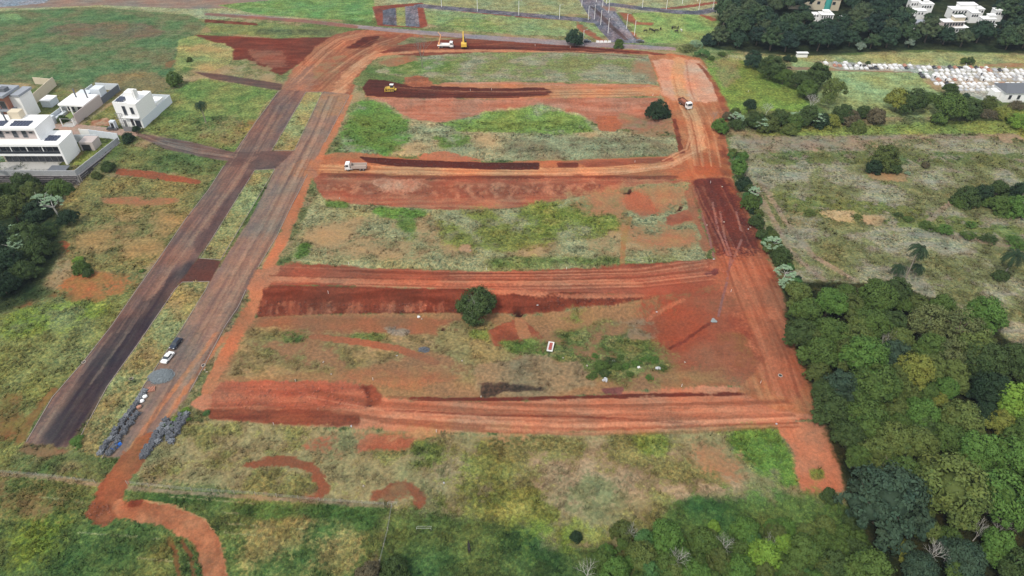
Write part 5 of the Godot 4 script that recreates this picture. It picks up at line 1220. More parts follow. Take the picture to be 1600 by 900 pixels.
	plant_row(fill, "bush", "leafy %s bush filling the bottom edge thicket", "bush", "thicket along the bottom edge")
	for t in [[13.97, -62.34, 5.0, "white leafless sapling at the thicket's left end"], [31.26, -64.72, 5.5, "white forked leafless tree in the middle of the thicket"], [41.03, -67.83, 4.5, "grey leafless tree between brown and lime bushes"], [49.31, -68.1, 4.0, "grey leafless sapling beside the lime bushes"], [23.23, -70.51, 4.0, "twiggy grey sapling in the tan meadow above the thicket"]]:
		bare(t[0], t[1], t[2], pale_bark, t[3], 70 + int(t[2] * 10), 0.45, 0.017)
	# weeds round the white cart
	plant_row([[21.9, -116.7, 2.4, 0.3, "mid"], [24.4, -118.6, 1.9, 0.3, "deep"], [19.5, -113.1, 1.4, 0.3, "mid"], [26.2, -116.4, 1.7, 0.3, "mid"], [22.9, -114.1, 1.6, 0.25, "deep"], [28.4, -117.1, 1.3, 0.25, "green"], [31.3, -118.1, 1.4, 0.25, "green"], [33.7, -119.9, 1.3, 0.25, "green"], [35.9, -119.6, 1.5, 0.25, "green"], [37.4, -116.4, 1.3, 0.25, "mid"], [33.6, -112.8, 1.1, 0.25, "green"], [27.6, -120.7, 1.1, 0.25, "mid"], [29.1, -114, 1.1, 0.25, "mid"], [21.2, -121.2, 1.1, 0.25, "green"]], "shrub", "%s weed bush right of the white cart", "shrub", "weed patch right of the white cart")
	plant_row([[-76.2, -101.5, 1, 0.5, "green"], [-77.2, -99.8, 1, 0.5, "lime"], [-77.3, -97.5, 0.9, 0.5, "green"], [-79.4, -98.3, 0.9, 0.4, "green"], [-74.4, -100, 0.7, 0.4, "green"], [-77.4, -95.5, 0.7, 0.4, "green"], [-70.9, -101.8, 0.9, 0.4, "sea"]], "shrub", "%s weed among the right hand stone rows", "shrub", "weeds among the stone rows")
	# far wood
	var edge := pv([98.5,-327.5,114.4,-370.7,135.6,-393.5,154.8,-435.9,353.3,-443.7,271.5,-316.3,203.6,-325.8,178.3,-324.2,136.3,-317.9,107.2,-322.6])
	var keep := [pv([160.9,-389.2,183.2,-389.2,166.7,-344.5,147.4,-344.5]), pv([213.3,-389.2,270.7,-391.3,239.9,-332.4,190.5,-334.1])]
	var spots: Array = []
	var tries := 0
	while spots.size() < 215 and tries < 9000:
		tries += 1
		var p := Vector2(rng.randf_range(100, 345), rng.randf_range(-455, -285))
		if not Geometry2D.is_point_in_polygon(p, edge): continue
		var bad := false
		for k in keep:
			if Geometry2D.is_point_in_polygon(p, k): bad = true
		for s in spots:
			if p.distance_squared_to(s) < 46.0: bad = true
		if not bad: spots.append(p)
	var mats_: Array = []
	var rs: Array = []
	var bases: Array = []
	var keys: Array = []
	for p in spots:
		mats_.append(["far_a", "far_a", "far_b", "far_c", "far_b", "far_d", "far_a"][rng.randi() % 7])
		rs.append(rng.randf_range(3.9, 6.6))
	for p in [[151.8,-346.3,155.1,-344.5,159.6,-346.3,162.8,-344.5,168,-349.8,151,-351.7], [196.2,-342.7,197.7,-337.5,202.9,-339.2,209.5,-348,207,-335.8,209.8,-332.4,214.2,-332.4,220.1,-334.1,227.1,-339.2,229.8,-335.8,235.7,-337.5,240.4,-339.2,231.8,-362.9,231.9,-359.1,249.1,-351.7,201,-355.3,216.1,-361]]:
		for q in pv(p):
			spots.append(q)
			mats_.append(["far_a", "far_c", "far_b"][rng.randi() % 3])
			rs.append(rng.randf_range(2.0, 2.9))
	var back: Array = []
	var keepers: Array = []
	for i in spots.size():
		if spots[i].y < -368 and rs[i] > 3.0: back.append([spots[i], rs[i], mats_[i]])
		else: keepers.append([spots[i], rs[i], mats_[i]])
	far_canopy(back)
	spots = []
	mats_ = []
	rs = []
	for q in keepers:
		spots.append(q[0])
		rs.append(q[1])
		mats_.append(q[2])
	for i in spots.size():
		var p: Vector2 = spots[i]
		var row := "front row" if p.y > -325 else ("second row" if p.y > -345 else "upper part")
		bases.append("%s %s tree in the far wood's %s" % ["broad" if rs[i] > 5.3 else ("narrow" if rs[i] > 3.0 else "small"), WORDS[mats_[i]], row])
		keys.append(p.x)
	var names := ranked(bases, keys, "from the left")
	for i in spots.size(): tree(spots[i].x, spots[i].y, rs[i], rng.randf_range(0.9, 1.25), mats_[i], "far", names[i], "tree", "far wood")
	for t in [[135.1, -325.9, 2.5, 1, "pale greyish crown among the front trees of the far wood's left end"], [165.5, -321.1, 2.4, 1, "pale greyish crown in the front row of the far wood, middle"], [191, -325.9, 2.5, 1, "pale greyish crown in the front row before the mown meadow"], [111.6, -335.6, 2.2, 0.9, "pale greyish crown at the left corner of the far wood"]]:
		tree(t[0], t[1], t[2], t[3], "pale", "far", t[4], "tree", "pale crowns of the far wood")

func far_canopy(list: Array) -> void:
	var mm := MultiMesh.new()
	mm.transform_format = MultiMesh.TRANSFORM_3D
	mm.use_colors = true
	mm.mesh = far_crowns[0]
	mm.instance_count = list.size()
	for i in list.size():
		var r: float = list[i][1]
		var p: Vector2 = list[i][0]
		mm.set_instance_transform(i, Transform3D(Basis(Vector3.UP, rng.randf() * TAU_).scaled(Vector3.ONE * r), Vector3(p.x, r * rng.randf_range(0.9, 1.25), p.y)))
		mm.set_instance_color(i, M[list[i][2]].albedo_color.srgb_to_linear())
	var o := MultiMeshInstance3D.new()
	o.name = "forest"
	o.multimesh = mm
	var sm := StandardMaterial3D.new()
	sm.vertex_color_use_as_albedo = true
	sm.roughness = 0.7
	sm.metallic_specular = 0.25
	o.material_override = sm
	add_child(o)
	tag(o, "dark mass of the far wood behind the white villas", "forest", "", "stuff")

var bare_i := -1
func bare_n() -> int:
	bare_i += 1
	return bare_i

func plant_grass() -> void:  # tufts on the nearer ground, coloured like the ground they grow from
	var mb := MB.new()
	for i in 7:
		var a := i * 0.9 + rng.randf()
		var o := Vector3(cos(a), 0, sin(a))
		var s := Vector3(-sin(a), 0, cos(a)) * 0.09
		var b := o * rng.randf_range(0.0, 0.3)
		var t := b + o * rng.randf_range(0.15, 0.4) + Vector3.UP * rng.randf_range(0.5, 1.0)
		for q in [b - s, t, b + s]:
			mb.v.append(q)
			mb.n.append((Vector3.UP * 1.6 + o * 0.5).normalized())
			mb.c.append(Color.WHITE)
	var mesh := mb.done()
	var xf: Array = []
	var cols: Array = []
	var clump := FastNoiseLite.new()
	clump.seed = 8
	clump.frequency = 0.12
	clump.fractal_octaves = 4
	var mp = maps[0]
	var mp2 = maps[1]
	for i in 620000:
		var z := -52.0 - 200.0 * pow(rng.randf(), 1.25)
		var half := 100.0 + (-z - 52.0) * 0.52
		var x := rng.randf_range(-half, half)
		var m = mp if mp.holds(x, z) else mp2
		if not m.holds(x, z): continue
		var c: Color = m.color_at(x, z)
		if c.g < c.r * 0.86 or c.b > c.g * 0.93: continue
		var lb: int = m.label_at(x, z)
		if lb > 0 and regions[lb - 1][2] in ["road", "dirt road", "dirt track", "crossing", "street"]: continue
		var dens := clump.get_noise_2d(x, z)
		if rng.randf() > 0.44 + dens * 0.7: continue
		var h := rng.randf_range(0.08, 0.27) * (1.0 + maxf(0.0, dens) * 1.6)
		var w := rng.randf_range(0.4, 0.9)
		var k := rng.randf_range(0.9, 1.25)
		if rng.randf() < 0.045 and dens > -0.15:
			h = rng.randf_range(0.5, 0.95)
			w = rng.randf_range(1.0, 1.9)
			k *= rng.randf_range(0.68, 0.95)
		var l := c.srgb_to_linear()
		xf.append(Transform3D(Basis(Vector3.UP, rng.randf() * TAU_).scaled(Vector3(w, h, w)), Vector3(x, height(x, z) + 0.02, z)))
		cols.append(Color(l.r * k * 1.06, l.g * k * rng.randf_range(0.94, 1.04), l.b * k))
	var mm := MultiMesh.new()
	mm.transform_format = MultiMesh.TRANSFORM_3D
	mm.use_colors = true
	mm.mesh = mesh
	mm.instance_count = xf.size()
	for i in xf.size():
		mm.set_instance_transform(i, xf[i])
		mm.set_instance_color(i, cols[i])
	var o := MultiMeshInstance3D.new()
	o.name = "grass"
	o.multimesh = mm
	var sm := StandardMaterial3D.new()
	sm.vertex_color_use_as_albedo = true
	sm.roughness = 0.9
	sm.metallic_specular = 0.15
	o.material_override = sm
	add_child(o)
	tag(o, "short rough grass and weeds growing over the open ground", "grass", "", "stuff")
	print("tufts ", xf.size())

# ------------------------------------------------------------------ buildings
func vol(n: String, mat: String, x: float, y: float, b: float, w: float, h: float, d: float, parent: Node3D) -> MeshInstance3D:  # x to the right, b backwards from the front line
	return part(n, MB.new().box(Vector3(x + w / 2, y, -(b + d / 2)), Vector3(w, h, d)).done(), M[mat], parent)

func frame_mesh(w: float, h: float, t: float, deep: float) -> ArrayMesh:
	var mb := MB.new()
	mb.box(Vector3(w / 2, 0, 0), Vector3(w, t, deep))
	mb.box(Vector3(w / 2, h - t, 0), Vector3(w, t, deep))
	mb.box(Vector3(t / 2, t, 0), Vector3(t, h - 2 * t, deep))
	mb.box(Vector3(w - t / 2, t, 0), Vector3(t, h - 2 * t, deep))
	return mb.done()

func window(x: float, y: float, b: float, w: float, h: float, parent: Node3D, turn := 0.0, frame := "frame_grey") -> void:
	var f := part("window", frame_mesh(w, h, 0.09, 0.16), M[frame], parent, Vector3(x, y, -b + 0.06 if turn == 0.0 else -b))
	f.rotation.y = turn
	var p := part("pane", MB.new().box(Vector3(w / 2, 0.08, 0), Vector3(w - 0.12, h - 0.16, 0.05)).done(), M.glass, f)
	p.position.z = -0.03

func parapet(mat: String, x: float, y: float, b: float, w: float, d: float, h: float, t: float, parent: Node3D) -> void:
	var mb := MB.new()
	mb.box(Vector3(x + w / 2, y, -(b + t / 2)), Vector3(w, h, t))
	mb.box(Vector3(x + w / 2, y, -(b + d - t / 2)), Vector3(w, h, t))
	mb.box(Vector3(x + t / 2, y, -(b + d / 2)), Vector3(t, h, d - 2 * t))
	mb.box(Vector3(x + w - t / 2, y, -(b + d / 2)), Vector3(t, h, d - 2 * t))
	part("parapet", mb.done(), M[mat], parent)

func solar(x: float, y: float, b: float, nx: int, nb: int, parent: Node3D) -> void:
	for i in nx:
		for j in nb:
			var mb := MB.new()
			mb.xf = Transform3D(Basis(Vector3.RIGHT, 0.18), Vector3(x + i * 1.12, y + 0.12 + j * 0.02, -(b + j * 1.9)))
			mb.box(Vector3.ZERO, Vector3(1.04, 0.05, 1.78))
			part("solar_panel", mb.done(), M.solar, parent)

func wall_run(n: String, pts: Array, h: float, t: float, mat: String, label: String, category: String, group := "") -> Node3D:  # a wall of panels between posts through world points
	var o := thing(n, label, category, pts[0], pts[1], 0.0, group)
	var org := o.position
	for i in range(0, pts.size() - 2, 2):
		var a := Vector2(pts[i], pts[i + 1])
		var b := Vector2(pts[i + 2], pts[i + 3])
		var k := maxi(1, int(round(a.distance_to(b) / 3.0)))
		for j in k:
			var p := a.lerp(b, float(j) / k)
			var q := a.lerp(b, float(j + 1) / k)
			var c := (p + q) / 2
			var mb := MB.new()
			mb.box(Vector3(0, -0.5, 0), Vector3(p.distance_to(q) - 0.1, h + 0.5, t))
			var m := part("panel", mb.done(), M[mat], o, Vector3(c.x, maxf(0.0, height(c.x, c.y)), c.y) - org)
			m.rotation.y = -(q - p).angle()
			part("post", MB.new().box(Vector3(0, -0.5, 0), Vector3(t + 0.12, h + 0.58, t + 0.12)).done(), M[mat], o, Vector3(p.x, maxf(0.0, height(p.x, p.y)), p.y) - org)
	return o

func build_houses() -> void:
	M.white = rough_surf(Color(0.80, 0.80, 0.80), Color(0.86, 0.86, 0.86), 0.02, 0.3, 21, 0.7)
	M.pale_blue = rough_surf(Color(0.55, 0.60, 0.66), Color(0.64, 0.68, 0.73), 0.02, 0.3, 22, 0.8)
	M.grey_wall = rough_surf(Color(0.30, 0.31, 0.33), Color(0.42, 0.43, 0.44), 0.03, 0.3, 23)
	M.mauve = rough_surf(Color(0.42, 0.36, 0.35), Color(0.5, 0.44, 0.42), 0.03, 0.3, 24)
	M.roof_grey = rough_surf(Color(0.24, 0.26, 0.30), Color(0.34, 0.36, 0.4), 0.03, 0.3, 25)
	M.brick_red = rough_surf(Color(0.30, 0.14, 0.10), Color(0.42, 0.2, 0.14), 0.08, 0.6, 26)
	M.beige = rough_surf(Color(0.55, 0.48, 0.36), Color(0.64, 0.56, 0.44), 0.03, 0.3, 27)
	M.paver = rough_surf(Color(0.34, 0.33, 0.32), Color(0.46, 0.45, 0.43), 0.09, 0.6, 28)
	M.lawn = rough_surf(Color(0.14, 0.2, 0.06), Color(0.22, 0.28, 0.1), 0.06, 0.5, 29)
	M.glass = surf(Color(0.03, 0.035, 0.045), 0.12, 0.0, 0.6)
	M.solar = surf(Color(0.02, 0.03, 0.07), 0.2, 0.1, 0.6)
	M.frame_grey = surf(Color(0.2, 0.2, 0.21), 0.5)
	M.dark = surf(Color(0.03, 0.03, 0.032), 0.7)
	M.slate = surf(Color(0.12, 0.13, 0.15), 0.8)
	var yaw := -0.1
	# white two storey cube
	var h := thing("white_house", "white two storey cube house with a roof tank block, rightmost of the white houses", "house", -152.63, -243.62, yaw)
	h.scale = Vector3(0.9, 1.26, 0.95)
	vol("wall", "white", 0, 0, 0.6, 7.0, 7.6, 11, h)
	vol("side_wing", "white", 7.0, 0, 0, 3.6, 8.0, 12.5, h)
	vol("roof_tank_block", "white", 5.0, 7.6, 3.0, 3.8, 3.0, 3.6, h)
	vol("chimney", "white", 8.2, 8.0, 3.2, 1.3, 3.4, 1.3, h)
	parapet("white", 0, 7.6, 0.6, 7.0, 11, 0.5, 0.2, h)
	solar(1.0, 7.9, 3.0, 3, 2, h)
	vol("balcony_slab", "white", 2.8, 3.5, -0.9, 7.6, 0.25, 1.5, h)
	for k in 4: vol("pergola_post", "frame_grey", 0.1 + k * 0.95, 0, -0.5, 0.1, 5.0, 0.1, h)
	for k in 3: vol("pergola_rail", "frame_grey", 0.1, 1.6 + k * 1.6, -0.62, 3.0, 0.1, 0.1, h)
	window(3.6, 4.0, 0.6, 1.5, 3.0, h)
	window(7.5, 4.7, 0.0, 1.4, 2.2, h)
	window(5.3, 0.5, 0.6, 1.6, 2.3, h)
	window(7.6, 0.4, 0.0, 2.4, 2.3, h)
	part("door", MB.new().box(Vector3(2.4, 0, -0.55), Vector3(1.1, 2.3, 0.12)).done(), M.frame_grey, h)
	vol("railing", "frame_grey", 3.0, 4.7, -0.85, 7.2, 0.06, 0.05, h)
	vol("railing", "frame_grey", 3.0, 4.3, -0.85, 7.2, 0.04, 0.04, h)
	vol("gatehouse", "pale_blue", -2.9, 0, -2.2, 2.2, 2.7, 1.6, h)
	part("gate", MB.new().box(Vector3(-1.8, 0.1, 2.26), Vector3(1.2, 2.1, 0.1)).done(), M.dark, h)
	vol("front_fence", "frame_grey", 3.4, 0.1, -3.2, 5.4, 1.5, 0.1, h)
	vol("garden_wall", "pale_blue", 10.45, -0.3, 0.5, 0.2, 3.0, 23.5, h)  # white wall; the bluish shade of its east side is put into the colour
	vol("garden_wall", "pale_blue", -1.0, -0.3, 24, 11.65, 3.0, 0.2, h)
	vol("garden_wall", "white", -1.0, -0.3, 2.0, 0.2, 3.0, 22, h)
	vol("annexe", "white", 6.0, 0, 13.5, 4.2, 3.6, 6, h)
	# long low house
	h = thing("low_house", "low white flat roofed house with a grey brown side wall and a green front lawn", "house", -181.99, -246.3, yaw)
	h.scale = Vector3(1.0, 1.22, 1.0)
	vol("wall", "white", 0.6, 0, 11.5, 10.0, 3.0, 6.5, h)
	vol("roof_slab", "white", 0.0, 3.05, 8.4, 10.9, 0.55, 10.2, h)
	vol("side_wall", "mauve", 11.0, -0.2, 1.0, 0.3, 3.6, 18, h)
	vol("garden_wall", "slate", 11.0, -0.2, 19.2, 0.3, 2.4, 13, h)
	vol("garden_wall", "pale_blue", 1.0, -0.2, 32.2, 10.3, 2.6, 0.25, h)
	vol("garden_wall", "pale_blue", -0.6, -0.2, 2.0, 0.25, 2.2, 30, h)
	vol("rear_block", "pale_blue", 0.5, 0, 19.5, 5.4, 3.2, 4, h)
	vol("rear_block", "pale_blue", 6.6, 0, 20.5, 4.2, 4.6, 4, h)
	vol("column", "white", 4.4, 0, 8.6, 0.5, 3.05, 0.5, h)
	vol("column", "white", 0.3, 0, 8.6, 0.4, 3.05, 0.4, h)
	part("garage_door", MB.new().box(Vector3(7.8, 0, -11.42), Vector3(4.6, 2.6, 0.1)).done(), M.dark, h)
	window(1.2, 0.3, 11.48, 2.8, 2.4, h)
	for x in [3.6, 8.4]: vol("chimney", "slate", x, 3.6, 15.0, 0.4, 3.0, 0.4, h)
	vol("driveway", "paver", 6.0, -0.12, -1.5, 4.8, 0.2, 12.8, h)
	vol("lawn", "lawn", 2.4, -0.12, 2.0, 3.4, 0.22, 8.5, h)
	vol("gatehouse", "pale_blue", 0.2, 0, 0.0, 2.2, 2.6, 1.6, h)
	part("gate", MB.new().box(Vector3(1.3, 0.1, 0.06), Vector3(1.0, 2.1, 0.1)).done(), M.dark, h)
	vol("gate_beam", "frame_grey", 6.0, 2.3, -0.6, 4.8, 0.15, 0.15, h)
	vol("gate_post", "white", 10.8, 0, -0.6, 0.25, 2.4, 0.25, h)
	vol("gate_post", "white", 5.8, 0, -0.6, 0.25, 2.4, 0.25, h)
	vol("side_path", "pale_blue", 0.0, -0.1, 4, 1.6, 0.9, 6, h)
	# house at the left edge
	h = thing("corner_house", "white house with grey roof and red brown balcony at the photo's left edge", "house", -215.28, -248.48, yaw)
	h.scale = Vector3(1.0, 1.6, 1.0)
	vol("wall", "white", 0, 0, 0.5, 15.5, 6.6, 9, h)
	vol("balcony_wing", "brick_red", 15.6, 0.3, 1.6, 3.6, 5.9, 5, h)
	vol("balcony_slab", "roof_grey", 15.4, 3.0, 0.4, 5.0, 0.3, 5.5, h)
	vol("rear_wing", "white", 19.2, 0, 4.0, 4.2, 6.0, 7, h)
	vol("roof_slab", "roof_grey", -0.4, 6.6, 0.1, 20.6, 0.6, 10, h)
	vol("roof_slab", "roof_grey", 20.3, 6.05, 3.6, 3.6, 0.5, 8, h)
	for x in [4.0, 9.0, 16.5]: vol("roof_unit", "slate", x, 7.2, 3.5, 2.6, 0.8, 2.6, h)
	window(11.2, 3.6, 0.5, 1.3, 1.5, h)
	window(4.2, 3.6, 0.5, 1.8, 1.6, h)
	window(16.2, 3.4, 1.6, 2.4, 2.0, h)
	window(11.0, 0.6, 0.5, 2.2, 2.0, h)
	vol("rear_block", "pale_blue", 21.5, 0, 15, 4, 1.6, 5, h)
	vol("roof_slab", "white", 21.3, 1.65, 14.8, 4.4, 0.2, 5.4, h)
	vol("front_wall", "white", 0, 0, -3.5, 13, 2.2, 0.2, h)
	wall_run("garden_wall", [-196.23, -247.93, -197.38, -282.04], 4.0, 0.2, "beige", "long plain beige garden wall running back from the corner house", "wall")
	wall_run("garden_wall", [-197.38, -282.04, -207.58, -284.02], 3.0, 0.2, "beige", "short rear garden wall behind the corner house", "wall")
	# big house above the rubble wall
	h = thing("terraced_house", "large white three storey house with long glazed balconies above the rubble wall", "house", -183.17, -215.23, 0.0)
	vol("ground_floor", "beige", 0.6, 0, 1.8, 22.0, 3.4, 9, h)
	vol("balcony_slab", "white", -1.0, 3.4, 0.0, 24.4, 0.8, 10.5, h)
	vol("upper_floor", "slate", 0.6, 4.2, 1.6, 22.0, 2.9, 9, h)
	vol("roof_slab", "white", -1.0, 7.1, 0.0, 24.4, 0.9, 10.5, h)
	vol("end_wall", "white", 23.4, -0.2, -0.2, 0.7, 8.3, 9.5, h)
	for k in 9: window(1.4 + k * 2.35, 4.35, 1.55, 2.2, 2.6, h)
	for k in 9: window(1.4 + k * 2.35, 0.15, 1.75, 2.2, 2.9, h)
	for k in 4: vol("balcony_post", "white", 0.4 + k * 5.6, 4.2, 0.3, 0.22, 2.9, 0.22, h)
	vol("railing", "glass", -0.8, 4.2, 0.12, 24.0, 0.9, 0.06, h)
	vol("top_floor", "mauve", -2.0, 8.0, 4.0, 17.6, 4.0, 8, h)
	vol("top_roof", "white", -3.4, 12.0, 2.6, 19.8, 0.9, 10.4, h)
	vol("top_end_wall", "white", 15.7, 8.0, 2.6, 0.7, 4.0, 10.4, h)
	vol("top_end_wall", "white", -3.4, 8.0, 2.6, 0.7, 4.0, 10.4, h)
	for x in [1.6, 6.6, 10.0]: window(x, 8.6, 4.0, 1.7, 2.6, h)
	for x in [4.4, 12.6]: window(x, 10.2, 4.0, 1.3, 0.6, h)
	solar(-1.6, 12.9, 5.0, 6, 2, h)
	solar(7.2, 12.9, 5.0, 6, 2, h)
	solar(18.0, 8.0, 3.4, 4, 2, h)
	vol("stair_block", "beige", 4.0, 12.9, 9.5, 4.0, 2.6, 3.0, h)
	vol("chimney", "slate", 3.2, 12.9, 8.0, 0.4, 3.4, 0.4, h)
	vol("side_wing", "mauve", 24.2, 0, 10.0, 5.0, 3.4, 5.0, h)
	part("garage_door", MB.new().box(Vector3(26.4, 0, -9.95), Vector3(3.0, 2.5, 0.12)).done(), M.dark, h)
	vol("front_screen", "pale_blue", 19.0, 0, 16.5, 8.4, 3.0, 0.2, h)
	vol("terrace_paving", "paver", -1.0, -0.1, -4.5, 22, 0.22, 6.0, h)
	for k in 6: vol("pool_fence_post", "frame_grey", 14.0 + k * 1.4, 0, -5.4, 0.1, 1.3, 0.1, h)
	vol("pool_fence_rail", "frame_grey", 14.0, 1.2, -5.4, 7.1, 0.08, 0.08, h)
	part("shed_roof", MB.new().box(Vector3(23.5, 1.2, 4.9), Vector3(6.5, 0.15, 4.0)).done(), M.slate, h)
	wall_run("garden_wall", [-164.61, -236.83, -160.7, -236.31], 2.8, 0.2, "white", "white street wall left of the pale blue one, behind the big house", "wall")
	wall_run("garden_wall", [-160.7, -236.31, -148.61, -233.28], 2.8, 0.2, "pale_blue", "pale blue and white street wall behind the big house's side lawn", "wall")
	tree(-173.6, -236.5, 1.7, 0.9, "deep", "crown", "dark conifer like shrub between the big house and the street", "bush")
	tree(-177.2, -248.1, 2, 0.5, "deep", "bush", "dark green bush on the low house's front lawn", "bush")
	tree(-144.6, -239.2, 1.7, 0.7, "black", "bush", "blackish bush at the end of the walled side street", "bush")
	tree(-144.6, -232.3, 2.7, 0.4, "black", "bush", "low blackish bush at the corner where the rubble wall meets the street", "bush")
	# retaining wall of rubble and the grey wall on it
	var A: Array = WALL[0]
	var B: Array = WALL[1]
	var E: Array = WALL[2]
	wall_run("boundary_wall", [A[0], A[1] + 0.3, B[0] - 0.3, B[1] + 0.3, E[0] - 0.2, E[1]], 2.0, 0.25, "grey_wall", "grey panelled boundary wall on top of the dark rubble retaining wall", "wall")
	var rw := thing("retaining_wall", "dark rubble retaining wall with pale joints below the big white house", "retaining wall", B[0], 0.0)
	rw.position = Vector3.ZERO
	M.rubble = rough_surf(Color(0.05, 0.045, 0.05), Color(0.13, 0.115, 0.12), 0.08, 0.7, 31)
	M.mortar = rough_surf(Color(0.3, 0.28, 0.28), Color(0.42, 0.4, 0.4), 0.06, 0.7, 32)
	var runs: Array = [[Vector2(A[0], A[1]), Vector2(B[0], B[1]), 0.0, 0.0], [Vector2(B[0], B[1]), Vector2(E[0], E[1]), 0.0, 1.0]]
	for r in runs:
		var a: Vector2 = r[0]
		var b: Vector2 = r[1]
		var L := a.distance_to(b)
		var dir := (b - a) / L
		var out := Vector2(-dir.y, dir.x)
		if out.y < 0 and r[3] == 0.0: out = -out
		if r[3] == 1.0 and out.x < 0: out = -out
		var back := MB.new()
		var low_end: float = -5.2 if r[3] == 0.0 else -1.2
		var p0 := a + out * 0.55
		var p1 := b + out * 0.55
		var i0 := a - out * 0.2
		var i1 := b - out * 0.2
		back.hexa([Vector3(i0.x, -5.2, i0.y), Vector3(i1.x, low_end, i1.y), Vector3(p1.x, low_end, p1.y), Vector3(p0.x, -5.2, p0.y)], [Vector3(i0.x, 0.05, i0.y), Vector3(i1.x, 0.05, i1.y), Vector3(p1.x, 0.05, p1.y), Vector3(p0.x, 0.05, p0.y)])
		part("mortar_backing", back.done(), M.mortar, rw)
		for course in 7:
			var mb := MB.new()
			var t := 0.0
			while t < L:
				var w := rng.randf_range(0.7, 1.6)
				var c := a + dir * (t + w / 2) + out * 0.6
				var bottom: float = lerpf(-5.0, low_end, t / L)
				var y := -0.62 - course * 0.7
				if y > bottom - 0.3 and t + w < L + 0.5:
					mb.xf = Transform3D(Basis(Vector3.UP, -dir.angle() + rng.randf_range(-0.06, 0.06)), Vector3(c.x, y, c.y))
					mb.box(Vector3.ZERO, Vector3(w - 0.08, rng.randf_range(0.52, 0.62), rng.randf_range(0.26, 0.42)), 0.95)
				t += w
			var ml := MB.new()
			var yl := -0.68 - course * 0.7
			var tl := 0.0
			while tl < L - 0.6:
				var pc := a + dir * (tl + 0.5) + out * 0.72
				if yl > lerpf(-5.0, low_end, tl / L) and rng.randf() < 0.8:
					ml.xf = Transform3D(Basis(Vector3.UP, -dir.angle()), Vector3(pc.x, yl, pc.y))
					ml.box(Vector3.ZERO, Vector3(1.0, 0.07, 0.3))
				tl += 1.0
			if ml.v.size(): part("mortar_line", ml.done(), M.mortar, rw)
			if mb.v.size(): tag(part("stone_course", mb.done(), M.rubble, rw), "", "", "", "stuff")
	for p in [[-167.65, -207.29], [-157.37, -206.58]]:
		part("drain_pipe", MB.new().tube(Vector3(p[0], -4.6, A[1] + 1.0), Vector3(p[0], 0.0, A[1] + 0.95), 0.12, 0.12, 6).done(), M.white, rw)

func villa(n: String, label: String, x: float, z: float, yaw: float, boxes: Array, wins: Array) -> void:
	var h := thing(n, label, "house", x, z, yaw, "white villas in the far wood")
	h.scale = Vector3.ONE * 0.54
	for b in boxes:
		vol("wall", b[6], b[0], b[1], b[2], b[3], b[4], b[5], h)
		vol("roof_slab", b[7], b[0] - 0.4, b[1] + b[4], b[2] - 0.4, b[3] + 0.8, 0.4, b[5] + 0.8, h)
	for w in wins:
		for k in int(w[5]): window(w[0] + k * w[6], w[1], w[2], w[3], w[4], h)

